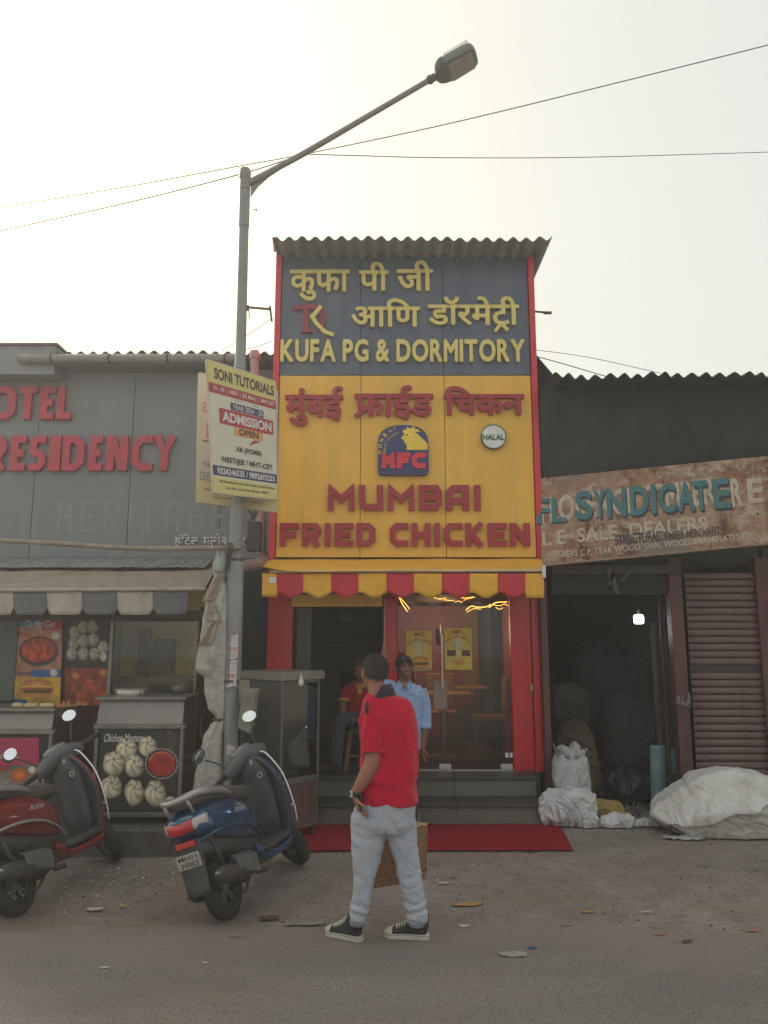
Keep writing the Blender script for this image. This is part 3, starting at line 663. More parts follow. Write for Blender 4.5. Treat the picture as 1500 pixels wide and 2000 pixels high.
for px_, y1_ in ((512, 1118), (1061, 1118)):
    q = MB(); A2 = P(px_, 1120, Yv); q.slab((A2.x, Yv, A2.z - .2), (A2.x, Yw + .0, A2.z - .1), (A2.x, Yw, A2.z + .12), (A2.x, Yv, A2.z), (.004, 0, 0)); q.build('side_flap', yc, awn)
# ------------------------------------------------------------------ carpet
cp = M('red_carpet_pile', (142, 26, 40), .95, var=.14, scale=40, bump=.5, bscale=260, dirt=(122, 34, 40), damt=.5, dscale=5, spec=.1)
cA, cB, cC, cD = G(560, 1664), G(1119, 1663), G(1093, 1613), G(560, 1613)
q = MB()
def cf(u, v):
    p = (cA + (cB - cA) * u) * (1 - v) + (cD + (cC - cD) * u) * v
    p.y += .01 * noise.noise(Vector((u * 14, v * 2, 0))) * (1 - v); p.z = .012 + .004 * noise.noise(Vector((u * 9, v * 3, 2))) + (.004 if v == 0 else 0); return p
q.grid(cf, 90, 24); tag(q.build('carpet', cp, smooth=True, solid=.012), 'long red carpet laid on the ground before the stone steps', 'carpet')
# ------------------------------------------------------------------ hotel on the left
YH = 9.0
acp = M('grey_dusty_cladding', (122, 127, 130), .55, var=.07, scale=1.5, dirt=(150, 148, 142), damt=.4, dscale=1.2, streak=True)
hotel = thing('hotel_building', 'grey clad hotel front with faded red lettering and rain gutter', 'building', (-3, YH, 0))
zt, zb = PZ(722, YH), PZ(1092, YH)
sx = [-6.2, P(70, 900, YH).x, P(256, 900, YH).x, P(433, 900, YH).x, P(531, 900, YH).x]
for i in range(4):
    q = MB(); q.box((sx[i] + .004, YH, zb - .1), (sx[i+1] - .004, YH + .03, zt)); q.build('cladding_panel', acp, hotel, bevel=.002)
q = MB(); q.box((-6.2, YH + .035, 0), (X0 - .03, 12, zt)); q.build('wall', darkw, hotel)
q = MB(); q.slab((-6.2, YH - .22, PZ(716, YH - .22)), (P(466,700,YH-.22).x, YH - .22, PZ(716, YH - .22)), (P(466,700,YH-.22).x, YH - .22, PZ(704, YH-.22)), (-6.2, YH - .22, PZ(704, YH-.22)), (0, .22, 0)); q.build('fascia', M('dark_grey_fascia', (98, 102, 106), .6, var=.1), hotel, bevel=.004)
q = MB(); a, b_ = P(36, 700, YH - .34), P(467, 700, YH - .34)
q.tube([a, b_], .052, 14); q.build('gutter', M('weathered_pvc', (140, 138, 132), .5, var=.15, dirt=(104, 102, 96), damt=.6, dscale=4), hotel, smooth='auto')
for px_ in (102, 215, 329, 440):
    q = MB(); c_ = P(px_, 700, YH - .34); q.lathe([(-.012, .054), (-.012, .058), (.012, .058), (.012, .054)], c_, 'x', 16, True); q.build('gutter_clip', M('rusty_steel', (96, 78, 66), .8, var=.3), hotel)
for i in range(3):
    x0 = P(104, 690, YH - .2).x + i * .95; x1 = min(x0 + .96, X0 - .03)
    corr('roof_sheet', x0, x1, YH - .28, 12.2, PZ(690, YH - .28) + .01 * (i % 2), .146, .024, asb, hotel, slope=.06, jag=.03)
q = MB(); q.box((-6.2, YH - .27, PZ(731, YH - .27)), (P(107, 700, YH-.27).x, YH + .2, PZ(675, YH - .27))); q.build('eave_box', M('pale_grey_panel', (132, 138, 140), .6, var=.1), hotel, bevel=.006)
q = MB(); q.box((-6.2, YH - .30, PZ(675, YH - .27)), (P(109, 700, YH-.27).x + .02, YH + .2, PZ(671, YH - .27))); q.build('eave_cap', M('rusty_pink_edge', (128, 92, 92), .7), hotel)
# letters
hr = M('faded_red_letter', (186, 62, 80), .55, var=.15, scale=9, dirt=(150, 72, 84), damt=.6, dscale=6)
for row, y0, y1 in (([('O', -20, 37), ('T', 39, 77), ('E', 80, 112), ('L', 113, 146)], 757, 821), ([('R', -30, 19), ('E', 22, 56), ('S', 58, 95), ('I', 101, 121), ('D', 123, 170), ('E', 175, 205), ('N', 209, 254), ('C', 258, 302), ('Y', 300, 347)], 853, 921)):
    for ch, x0, x1 in row:
        a, b_ = P(x0, y1, YH), P(x1, y0, YH); h = b_.z - a.z
        stroke_letter('letter', ch, Vector((a.x, YH, a.z)), Vector((1,0,0)), Vector((0,0,1)), b_.x - a.x, h, .205 if ch not in 'I' else .3, .05, .008, hr, hotel)
gh = M('ghost_lettering', (132, 137, 140), .6, var=.05)
x = 110
for ch in 'HERITAGE':
    w_ = 34 if ch != 'I' else 14; a, b_ = P(x, 1040, YH), P(x + w_, 978, YH)
    if x + w_ < 500: stroke_letter('old_letter_mark', ch, Vector((a.x, YH, a.z)), Vector((1,0,0)), Vector((0,0,1)), b_.x - a.x, b_.z - a.z, .13, .002, .001, gh, hotel)
    x += w_ + 12
wl = M('white_letter', (205, 205, 200), .5)
text_px('हॉटेल', 341, 1044, 391, 1068, YH, wl, hotel, 'word', .02, .008, .02); text_px('गलोबल', 397, 1042, 462, 1068, YH, wl, hotel, 'word', .02, .008, .02); text_px('रिट', 470, 1042, 503, 1068, YH, wl, hotel, 'word', .02, .008, .02)
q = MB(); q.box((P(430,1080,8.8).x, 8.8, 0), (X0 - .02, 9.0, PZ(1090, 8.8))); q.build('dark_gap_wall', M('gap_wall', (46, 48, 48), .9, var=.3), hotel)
# drain pipe
pipe = thing('drain_pipe', 'dusty pink drain pipe with elbow against the red corner of the chicken shop', 'pipe', (P(505, 900, 8.55).x, 8.55, 2))
pk = M('pink_grey_pvc', (176, 140, 140), .6, var=.15, dirt=(150, 140, 130), damt=.8, dscale=3); pw = M('whitish_pvc', (176, 160, 156), .6, var=.15, dirt=(140, 120, 118), damt=.8, dscale=3)
q = MB(); q.tube([P(497, 686, 8.5), P(498, 730, 8.5), P(505, 900, 8.5)], .052, 14); q.build('pipe', pk, pipe, smooth='auto')
q = MB(); q.tube([P(505, 900, 8.5), P(512, 1090, 8.5)], .056, 14); q.build('pipe', pw, pipe, smooth='auto')
q = MB(); q.lathe([(-.03, .058), (-.03, .064), (.03, .064), (.03, .058)], P(498, 696, 8.5), 'z', 16, True); q.build('collar', pk, pipe)
q = MB(); q.tube([P(440, 1106, 7.6), P(490, 1104, 7.75), P(512, 1098, 8.2), P(514, 1086, 8.5)], .062, 14, sub=4); q.build('elbow', M('dull_pink_pvc', (138, 118, 112), .6, var=.2), pipe, smooth='auto')  # elbow in a duller, darker tone than the upright pipe
# wall bracket
q = MB(); q.tube([P(482, 600, 8.3), P(530, 604, 8.3)], .014); q.tube([P(483, 597, 8.3), P(483, 606, 8.3)], .02); q.tube([P(486, 604, 8.3), P(487, 622, 8.3)], .006); q.tube([P(527, 598, 8.32), P(531, 628, 8.32)], .012)
tag(q.build('wall_bracket', MATS['rusty_steel']), 'small rusty iron bracket sticking out of the signboard corner beside the lamp post', 'bracket')

# ------------------------------------------------------------------ awning of the food stall
sa = thing('stall_awning', 'dusty tan canvas awning with grey and white scalloped edge over the momo stall', 'awning', (-2.5, 7.2, 2.2))
tan = M('dusty_canvas', (158, 145, 130), .9, var=.12, scale=3, bump=.3, bscale=90, dirt=(120, 106, 92), damt=.7, dscale=2.5)
q = MB(); YA = 7.2
def ca(u, v):
    px = -120 + 540 * u; p = P(px, 1152, YA) * (1 - v) + P(px * .985, 1104, 8.85) * v
    if u > .93: p.x = P(399 + (u-.93)*300 * v, 1152, YA + 1.6*v).x
    p.z += .018 * noise.noise(Vector((u * 9, v * 3, 4))) - .02 * math.sin(math.pi * v) + .006 * math.sin(u * 90) * (1 - v); return p
q.grid(ca, 90, 14); q.build('canopy', tan, sa, smooth=True, solid=.005)
q = MB(); q.tube([P(-120, 1153, YA - .02), P(150, 1152, YA - .02), P(402, 1150, YA - .02)], .018, sub=3); q.build('front_pole', M('dusty_tube', (166, 158, 146), .6, var=.2, scale=12), sa, smooth='auto')
corr('edge_sheet', -6, P(415, 1100, 8.8).x, 8.45, 8.98, PZ(1108, 8.45), .10, .006, M('grey_sheet_strip', (134, 135, 134), .8, var=.15, dirt=(100, 96, 90), damt=.6), sa, slope=.30)
vw = M('valance_white', (176, 170, 158), .85, var=.1, dirt=(132, 124, 110), damt=.7, dscale=6); vg = M('valance_grey', (108, 110, 112), .85, var=.1, dirt=(88, 86, 82), damt=.5)
ed = [-108, -42, 27, 92, 161, 229, 299, 368]
for i in range(7):
    s0, s1 = ed[i], ed[i+1]; q = MB()
    def val(u, v, s0=s0, s1=s1):
        px = s0 + (s1 - s0) * u; c = abs(2 * u - 1); yb = 1201 - 14 * max(0, (c - .72) / .28) ** 2
        p = P(px, 1156 + (yb - 1156) * (1 - v), YA); p.y += .015 * math.sin(px * .09) * (1 - v) - .01; return p
    q.grid(val, 16, 6); q.build('valance', vw if i % 2 else vg, sa, smooth=True, solid=.003)

# ------------------------------------------------------------------ kiosk body behind the counters
ks = thing('snack_kiosk', 'dark steel framed kiosk with a glass serving window and food pictures under the canvas awning', 'kiosk', (-2.6, 7.9, .215))
YK = 7.75
stl = M('dull_steel', (132, 128, 122), .38, metal=.55, var=.1, dirt=(96, 92, 86), damt=.6, dscale=3); mar = M('dark_maroon_board', (64, 30, 30), .7, var=.2); blk = M('blackened_board', (40, 40, 39), .8, var=.2)
q = MB(); q.box((-6, YK + .06, .2), (P(105, 1500, YK).x, YK + .12, PZ(1190, YK))); q.build('board', blk, ks)
q = MB(); q.box((P(105,1500,YK).x, YK + .06, .2), (P(216, 1500, YK).x, YK + .12, PZ(1195, YK))); q.build('board', mar, ks)
q = MB(); q.box((P(383,1400,YK+.1).x, YK + .10, .2), (P(430, 1500, YK+.1).x, YK + .14, PZ(1185, YK))); q.build('board', mar, ks)
q = MB(); q.box((-6, YK, PZ(1212, YK)), (P(400, 1200, YK).x, YK + .5, PZ(1192, YK))); q.build('lintel', M('brown_lintel', (78, 66, 60), .7, var=.2), ks, bevel=.005)
for p0, p1 in ((212, 219), (380, 385)):
    q = MB(); q.box((P(p0,1300,YK).x, YK - .02, .9), (P(p1,1300,YK).x, YK + .02, PZ(1212, YK))); q.build('post', stl, ks, bevel=.003)
q = MB(); q.box((P(219,1290,YK).x, YK, PZ(1362, YK)), (P(380,1290,YK).x, YK + .006, PZ(1213, YK))); q.build('glass_pane', glass_mat('kiosk_glass', (.80, .80, .72), .0), ks)
# interior seen through the pane
ky = M('kiosk_back_wall', (216, 196, 128), .8, var=.15); q = MB(); q.box((P(200,1290,8.5).x, 8.75, .2), (P(400,1290,8.5).x + .1, 8.8, 2.4)); q.build('back_wall', ky, ks)
q = MB(); q.box((P(265,1290,8.6).x, 8.66, PZ(1330, 8.6)), (P(290,1290,8.6).x, 8.7, PZ(1228, 8.6))); q.build('inner_door', blk, ks)
q = MB(); q.box((P(296,1290,8.6).x, 8.66, PZ(1318, 8.6)), (P(338,1290,8.6).x, 8.7, PZ(1248, 8.6))); fr = q.build('menu_frame', blk, ks)
q = MB(); q.box((P(219,1340,8.3).x, 8.2, PZ(1362, 8.3)), (P(385,1340,8.3).x, 8.5, PZ(1322, 8.3))); q.build('inner_counter', stl, ks)
q = MB(); q.box((P(-40,1290,YK).x, YK + .02, PZ(1368, YK)), (P(28,1290,YK).x, YK + .05, PZ(1200, YK))); q.build('shutter', M('green_grey_shutter', (84, 92, 88), .6, var=.1), ks)

def sheet(name, BL, BR, TR, TL, nx_, ny_, fn, parent=None, thick=.004):
    """a flat printed sheet: its inks are a colour per point computed from (u, v)"""
    BL, BR, TR, TL = map(Vector, (BL, BR, TR, TL)); m = MB()
    m.grid(lambda u, v: (BL * (1-u) + BR * u) * (1 - v) + (TL * (1-u) + TR * u) * v, nx_, ny_)
    me = bpy.data.meshes.new(name); me.from_pydata(m.v, [], m.f); nn = (BR - BL).cross(TL - BL).normalized()
    U, V = np.meshgrid(np.linspace(0, 1, nx_ + 1), np.linspace(0, 1, ny_ + 1)); c = np.clip(fn(U, V), 0, 255).reshape(-1, 3) / 255
    c = np.where(c <= .04045, c / 12.92, ((c + .055) / 1.055) ** 2.4)
    at = me.color_attributes.new('ink', 'FLOAT_COLOR', 'POINT'); at.data.foreach_set('color', np.hstack([c, np.ones((len(c), 1))]).ravel().astype('f4'))
    o = link(name, me, print_mat(), parent)
    bk = MB(); bk.slab(BL - nn * .0008, BR - nn * .0008, TR - nn * .0008, TL - nn * .0008, -nn * thick); ob = bk.build('backing', M('poster_backing', (150, 146, 138), .7), parent if parent is not None else o)
    return o
def nzf(U, V, s, seed=0, oct=3):
    rg = np.random.RandomState(seed); r = 0; a = 1
    for k in range(oct):
        n = int(s * 2 ** k) + 3; gdd = rg.rand(n, n); x = U * (n - 2); y = V * (n - 2); i = x.astype(int); j = y.astype(int); fx = x - i; fy = y - j; fx = fx*fx*(3-2*fx); fy = fy*fy*(3-2*fy)
        r = r + a * ((gdd[j, i]*(1-fx) + gdd[j, i+1]*fx)*(1-fy) + (gdd[j+1, i]*(1-fx) + gdd[j+1, i+1]*fx)*fy); a *= .5
    return r / 1.75
def lay(C, mask, col):
    mask = np.clip(mask, 0, 1)[..., None]; return C * (1 - mask) + np.asarray(col, float) * mask if np.ndim(col) == 1 else C * (1 - mask) + col * mask
def blob(U, V, cx, cy, rx, ry, asp=1., soft=.06):
    d = np.sqrt(((U - cx) / rx) ** 2 + ((V - cy) / ry) ** 2); return np.clip((1 - d) / soft, 0, 1), d
def momo(C, U, V, cx, cy, rx, ry, seed, top=.35, base=(214, 206, 178)):
    rg = np.random.RandomState(seed); dx, dy = (U - cx) / rx, (V - cy) / ry; ang = np.arctan2(dx, dy - top); d = np.sqrt(dx**2 + dy**2)
    m = np.clip((1 + .05 * np.sin(ang * 5 + seed) - d) / .07, 0, 1)
    rr = np.sqrt(dx**2 + (dy - top)**2); ang2 = ang + 1.1 * rr + 1.2 * (nzf(U, V, 5, seed + 70) - .5); pl = np.abs(np.sin(ang2 * (2.5 + .5 * (seed % 2)) + rg.rand() * 6)) ** .45
    sh = 1.06 - .50 * (1 - pl) * np.clip(1.5 - rr, 0, 1) - .40 * np.clip(d, 0, 1) ** 4 - .16 * dx + .12 * dy + .22 * (nzf(U, V, 9, seed) - .5)
    sh = np.where(rr < .16, .72, sh)
    return lay(C, m, np.asarray(base)[None, None, :] * sh[..., None])
def momo_poster(U, V):
    C = np.ones(U.shape + (3,)) * np.array([50, 49, 45]); C *= (.8 + .5 * nzf(U, V, 4, 3))[..., None]
    C = lay(C, .25 * (np.abs(U - .86 - .05*np.sin(V*9)) < .05) * (V > .72), (120, 108, 96))
    for k, (x, y, a, b_) in enumerate([(.33, .76, .14, .15), (.60, .79, .12, .14), (.17, .58, .15, .16), (.43, .55, .13, .15), (.14, .29, .14, .15), (.43, .22, .13, .17), (.70, .21, .14, .17)]): C = momo(C, U, V, x, y, a, b_, k + 5)
    m, d = blob(U, V, .78, .58, .215, .195); C = lay(C, m, (44, 34, 30)); an = np.arctan2((V - .58) / .195, (U - .78) / .215)
    C = lay(C, ((np.abs(d - .95) < .045) & (np.sin(an * 44) > 0)) * 1., (196, 186, 172))
    m, d = blob(U, V, .78, .58, .185, .165); C = lay(C, m, np.array([150, 44, 34])[None, None, :] * (.8 + .5 * nzf(U, V, 12, 8))[..., None]); C = lay(C, ((np.abs(d - .86) < .06) & (V > .62)) * .6, (205, 150, 130))
    m, d = blob(U, V, .89, .10, .075, .075); C = lay(C, m, (206, 202, 192)); C = lay(C, (np.abs(U-.89) < .03) * (np.abs(V-.085) < .015) * 1., (90, 80, 70)); C = lay(C, (np.abs(U-.89) < .028) * (np.abs(V-.125) < .006) * 1., (120, 110, 100))
    return C
def burger(C, U, V, cx, cy, rx, ry):
    for k, (yy, hh, col) in enumerate([(-.55, .3, (196, 132, 60)), (-.22, .2, (96, 52, 30)), (0, .16, (90, 120, 40)), (.12, .16, (190, 50, 36)), (.26, .12, (225, 180, 60))]):
        m = np.clip((1 - np.maximum(np.abs(U - cx) / (rx * (1 + .05 * np.sin(U * 90 + k))), np.abs(V - cy - yy * ry) / (hh * ry))) / .12, 0, 1); C = lay(C, m, col)
    m, d = blob(U, V, cx, cy + .42 * ry, rx, ry * .55); C = lay(C, m * (V > cy + .3 * ry), np.array([206, 138, 66])[None, None, :] * (1.15 - .4 * d[..., None]))
    return C
def food_poster_a(U, V):
    C = np.ones(U.shape + (3,)) * np.array([170, 120, 96]); C = lay(C, (V < .30) * 1., (196, 150, 50)); C = C * (.7 + .6 * nzf(U, V, 6, 21))[..., None]
    C = lay(C, (V > .86) * 1., (48, 120, 150)); C = lay(C, ((V > .82) & (U > .55)) * 1., (176, 56, 70)); C = lay(C, ((V > .95) & (abs(U - .5) < .25)) * 1., (120, 50, 30))
    m, d = blob(U, V, .5, .58, .44, .17); C = lay(C, m, (60, 46, 40)); m, d = blob(U, V, .5, .59, .38, .14)
    C = lay(C, m, np.array([176, 66, 36])[None, None, :] * (.5 + 1.0 * nzf(U, V, 18, 5))[..., None]); C = lay(C, ((V > .30) & (V < .38) & (U > .35)) * 1., (46, 92, 150))
    m, d = blob(U, V, .86, .75, .09, .045); C = lay(C, m, (205, 196, 186)); m, d = blob(U, V, .84, .345, .08, .045); C = lay(C, m, (205, 196, 186))
    C = lay(C, ((V < .06) & (U < .3)) * 1., (40, 70, 130)); C = burger(C, U, V, .5, .17, .34, .11); return C
def food_poster_b(U, V):
    C = np.ones(U.shape + (3,)) * np.array([52, 44, 42]); C *= (.7 + .6 * nzf(U, V, 4, 31))[..., None]
    for k, (x, y) in enumerate([(.22, .78), (.42, .84), (.64, .84), (.2, .66), (.42, .69), (.66, .70), (.16, .55), (.42, .55), (.68, .55), (.88, .62)]): C = momo(C, U, V, x, y, .13, .075, k + 40, base=(172, 166, 150))
    m = (V < .40) * 1.; C = lay(C, m, np.array([150, 62, 34])[None, None, :] * (.35 + 1.2 * nzf(U, V, 9, 33))[..., None])
    for k in range(9):
        rg = np.random.RandomState(k); mm, d = blob(U, V, rg.rand(), rg.rand() * .36, .14, .05, soft=.3); C = lay(C, mm, np.array([[184, 84, 40], [150, 50, 30], [196, 120, 60]][k % 3])[None, None, :] * (1.2 - .5 * d[..., None]))
    m, d = blob(U, V, .88, .52, .08, .05); C = lay(C, m, (196, 190, 180)); C = lay(C, (np.abs(V - .40) < .006) * 1., (30, 26, 26)); return C
def magenta_poster(U, V):
    C = np.ones(U.shape + (3,)) * np.array([168, 44, 84]); C = lay(C, (V < .64) * 1., np.array([132, 124, 118])[None, None, :] * (.6 + .6 * nzf(U, V, 7, 12))[..., None])
    C = lay(C, ((V < .64) & (V > .55) & (U < .7)) * 1., (150, 34, 48)); m, d = blob(U, V, .80, .50, .1, .10); C = lay(C, m, np.array([190, 104, 44])[None, None, :] * (1.25 - .5 * d[..., None]))
    C = lay(C, ((V < .26) & (V > .17) & (U < .6)) * 1., (150, 30, 70)); C = lay(C, ((V < .28 - .2 * np.abs(U - .8)) & (U > .5)) * 1., np.array([52, 128, 96])[None, None, :] * (.6 + .7 * nzf(U, V, 12, 9))[..., None])
    C = lay(C, (V < .15) * 1., np.array([60, 84, 66])[None, None, :] * (.4 + 1. * nzf(U, V, 20, 19))[..., None]); m, d = blob(U, V, .93, .57, .04, .045); C = lay(C, m, (205, 196, 190)); return C
def inner_pic(U, V): return np.ones(U.shape + (3,)) * np.array([92, 84, 74]) * (.4 + 1.1 * nzf(U, V, 5, 77))[..., None]
YP = YK + .04
sheet('menu_picture', P(299,1314,8.65), P(335,1314,8.65), P(335,1252,8.65), P(299,1252,8.65), 30, 40, inner_pic, ks)
def poster(name, lab, px0, py0, px1, py1, Y, nx_, ny_, fn, skew=0):
    t = thing(name, lab, 'poster', P((px0+px1)/2, py1, Y)); sheet('print', P(px0 - skew, py1, Y), P(px1 - skew, py1, Y), P(px1, py0, Y), P(px0, py0, Y), nx_, ny_, fn, t, .006); return t
po = poster('food_poster', 'tall food poster with a bowl of curry above a burger, blue strip on top', 33, 1198, 123, 1376, YP, 90, 150, food_poster_a, 6)
wm = M('white_print', (206, 204, 198), .5); rm = M('red_print', (168, 40, 54), .5); nm_ = M('navy_print', (54, 50, 96), .5); km = M('black_print', (56, 52, 58), .5)
XA, ZA = Vector((1,0,0)), Vector((0,0,1))
def ptext(s, x0, y0, x1, y1, Y, mat, par, off=.012, shear=0.):
    a, b_ = P(x0, y1, Y), P(x1, y0, Y); return words_on(s, Vector((a.x, Y, a.z)), XA, ZA, b_.x - a.x, b_.z - a.z, .0025, mat, par, 'lettering', off, shear=shear)
ptext('To Mo Gen', 50, 1212, 108, 1226, YP, wm, po, shear=.3); ptext('Pepper', 37, 1234, 66, 1246, YP, rm, po); ptext('Burger', 34, 1310, 62, 1322, YP, nm_, po, shear=.2)
poster('food_poster', 'dark food poster with rows of dumplings above red tandoori chicken', 127, 1196, 212, 1378, YP - .01, 84, 150, food_poster_b)

# ------------------------------------------------------------------ counters
pst = M('counter_laminate', (136, 132, 128), .35, metal=.35, var=.08, dirt=(108, 102, 98), damt=.5, dscale=2)
def counter(name, lab, px0, px1, Y, ytop, yledge, yb, dep, pf, frame):
    a, b_ = P(px0, 1480, Y), P(px1, 1480, Y); ZT_, ZL, ZB_ = PZ(ytop, Y), PZ(yledge, Y), .225
    t = thing(name, lab, 'counter', ((a.x + b_.x) / 2, Y + dep / 2, .215))
    q = MB(); q.box((a.x - .01, Y - .04, ZT_ - .025), (b_.x + .01, Y + dep, ZT_)); q.build('top', stl, t, bevel=.004)
    q = MB(); q.slab((a.x + .01, Y - .035, ZL + .02), (b_.x - .01, Y - .035, ZL + .02), (b_.x - .015, Y + .02, ZT_ - .026), (a.x + .015, Y + .02, ZT_ - .026), (0, .015, 0)); q.build('front_panel', pst, t, bevel=.002)
    q = MB(); q.box((a.x - .01, Y - .05, ZL - .02), (b_.x + .015, Y + .02, ZL + .018)); q.build('ledge', stl, t, bevel=.004)
    q = MB(); q.box((a.x + .02, Y + .03, ZB_ + .1), (b_.x - .02, Y + dep - .01, ZT_ - .03)); q.build('body', M('counter_body', (70, 68, 66), .6), t)
    for e in (a.x, b_.x - .03): q = MB(); q.box((e, Y - .03, ZB_), (e + .03, Y + .02, ZL - .021)); q.build('leg', stl, t, bevel=.003)
    q = MB(); q.box((a.x + .031, Y - .02, ZB_ + .06), (b_.x - .031, Y + .01, ZB_ + .10)); q.build('bottom_rail', stl, t, bevel=.003)
    return t, a, b_, ZL, ZB_
Yc = 7.08
ct, a, b_, ZL, ZB_ = counter('momo_counter', 'steel food counter with a black Chicken Momos poster on its front', 185, 358, Yc, 1361, 1418, 1595, .5, None, None)
q = MB(); q.box((P(190,1500,Yc).x + .012, Yc - .012, ZB_ + .10), (P(353,1500,Yc).x - .012, Yc + .012, ZL - .021)); q.build('poster_board', M('black_frame', (38, 38, 40), .5), ct, bevel=.003)
YQ = Yc - .015
sheet('momo_print', P(197,1583,YQ), P(349,1583,YQ), P(349,1426,YQ), P(197,1426,YQ), 150, 160, momo_poster, ct, .002)
ptext('Chicken', 203, 1433, 240, 1449, YQ - .001, wm, ct, .014, .35); ptext('Momos', 242, 1433, 280, 1449, YQ - .001, wm, ct, .014, .35)
Yl = 7.0
cl_, a, b_, ZL, ZB_ = counter('drinks_counter', 'steel food counter with a magenta and green food poster on its front', -130, 102, Yl, 1383, 1428, 1590, .5, None, None)
q = MB(); q.box((P(-120,1500,Yl).x, Yl - .012, ZB_ + .1), (P(92,1500,Yl).x, Yl + .012, ZL - .021)); q.build('poster_board', MATS['black_frame'], cl_, bevel=.003)
sheet('food_print', P(-115,1588,Yl-.015), P(76,1588,Yl-.015), P(76,1441,Yl-.015), P(-115,1441,Yl-.015), 130, 100, magenta_poster, cl_, .002)
ptext('Gulab Jamun', -2, 1475, 36, 1484, Yl - .017, wm, cl_, .01, .3); ptext('Paneer Chaat', -14, 1531, 24, 1539, Yl - .017, wm, cl_, .01, .3)
# steamer pot, small fry pan dome on the counter
q = MB(); c_ = P(258, 1360, 7.3); q.lathe([(0, 0), (0, .15), (.03, .155), (.05, .15), (.052, .165), (.06, .165), (.062, .14), (.064, 0)], (c_.x, 7.3, PZ(1361, Yc) + .001), 'z', 36)
tag(q.build('steamer_pot', M('pot_steel', (178, 176, 170), .25, metal=.8), smooth='auto'), 'round steel steamer pot standing on the momo counter', 'pot')
q = MB(); c_ = P(350, 1350, 7.45); q.ell((c_.x, 7.45, PZ(1361, Yc) + .045), (.075, .07, .06)); q.lathe([(0, 0), (0, .05), (.02, .07), (.024, 0)], (c_.x, 7.45, PZ(1361, Yc)), 'z', 20)
tag(q.build('covered_bowl', M('smoky_plastic', (96, 92, 86), .25), smooth='auto'), 'small smoky domed bowl on the momo counter behind the steamer pot', 'bowl')
# tray of snacks
tr = thing('snack_tray', 'shallow cane tray of pale dumplings and golden samosas on the counter ledge', 'tray', P(88, 1378, 7.15))
Yt = 7.15; zt_ = PZ(1379, Yt)
q = MB(); a, b_ = P(22, 1378, Yt), P(153, 1378, Yt); cx = (a.x + b_.x) / 2; hw = (b_.x - a.x) / 2
rg_ = [[Vector((cx + (hw * s) * math.cos(t_), Yt + .16 * s * math.sin(t_), zt_ + z)) for t_ in [2*math.pi*k/40 for k in range(40)]] for s, z in ((.4, -.05), (.85, -.03), (1, 0), (.97, .004), (.82, -.022), (.1, -.03))]
q.loft(rg_); q.build('tray_dish', M('cane_weave', (120, 108, 70), .8, var=.3, scale=40), tr, smooth='auto')
pl_ = M('pastry_pale', (186, 172, 132), .6, var=.2, scale=20); sm_ = M('samosa_brown', (168, 112, 58), .6, var=.2, scale=20)
for k in range(13):
    px = 28 + 120 * k / 12; c_ = P(px, 1374, Yt - .05 + .02 * (k % 3)); y_ = Yt - .13 * math.sqrt(max(0, 1 - ((c_.x - cx) / hw) ** 2)) + .03; q = MB()
    if k >= 9: q.add([(c_.x - .032, y_ - .02, zt_), (c_.x + .032, y_ - .02, zt_), (c_.x, y_ + .04, zt_), (c_.x, y_ - .005, zt_ + .07)], [(0,1,2), (0,3,1), (1,3,2), (2,3,0)]); q.build('samosa', sm_, tr, bevel=.008)
    else: q.ell((c_.x, y_, zt_ + .012), (.027, .026, .022 + .003 * (k % 2))); q.build('dumpling', pl_, tr, smooth=True)
q = MB(); rr_ = random.Random(4)
for k in range(150):
    x = a.x + .1 + (b_.x - a.x - .2) * rr_.random(); L = .05 + .05 * rr_.random(); y_ = Yt - .10; q.add([(x, y_, zt_ - .03), (x + .004, y_, zt_ - .03), (x + .012 * (rr_.random() - .5), y_ - .01, zt_ - .03 - L)], [(0,1,2)])
tag(q.build('straw_fringe', M('straw', (98, 90, 62), .9, var=.3), tr), kind='stuff')

# ------------------------------------------------------------------ street lamp
gal = M('galvanised_pole', (138, 140, 138), .55, metal=.2, var=.12, scale=4, dirt=(112, 112, 108), damt=.6, dscale=2.5, bump=.2, bscale=30)
YPo = 7.0; px0 = P(452, 1600, YPo).x - .022
pole = thing('street_lamp', 'tall grey street lamp post with one long arm reaching over the shop roof', 'street lamp', (px0, YPo, 0))
zz = lambda y: PZ(y, YPo)
q = MB(); q.lathe([(0, 0), (0, .064), (zz(1345), .064), (zz(1338), 0)], (px0, YPo, 0), 'z', 28); q.build('lower_pole', gal, pole, smooth='auto')
q = MB(); q.lathe([(zz(1346), 0), (zz(1346), .066), (zz(1335), .078), (zz(1100), .078), (zz(1094), .062), (zz(1094), 0)], (px0, YPo, 0), 'z', 28); q.build('pole_sleeve', gal, pole, smooth='auto')
q = MB(); q.lathe([(zz(1094), 0), (zz(1094), .060), (zz(720), .056), (zz(700), .05), (zz(445), .048), (zz(444), .053), (zz(438), .053), (zz(385), .053), (zz(372), .053), (zz(371), 0)], (px0, YPo, 0), 'z', 28); q.build('upper_pole', gal, pole, smooth='auto')
q = MB(); q.lathe([(zz(371), 0), (zz(371), .0535), (zz(356), .0535), (zz(354), .0505), (zz(352), .0505), (zz(350), .058), (zz(334), .058), (zz(331), .05), (zz(331), 0)], (px0, YPo, 0), 'z', 28); q.build('pole_cap', gal, pole, smooth='auto')
for k, (ya, ln) in enumerate(((1070, .066), (1094, .07), (1330, .082))): q = MB(); q.lathe([(-.012, ln - .006), (-.012, ln), (.012, ln), (.012, ln - .006)], (px0, YPo, zz(ya)), 'z', 24, True); q.build('band', M('dark_wire', (70, 68, 66), .6), pole)
b0 = P(490, 356, YPo); LH = P(846, 152, 6.55)
for ch in pole.children:
    for v in ch.data.vertices: v.co.x -= .0062 * v.co.z
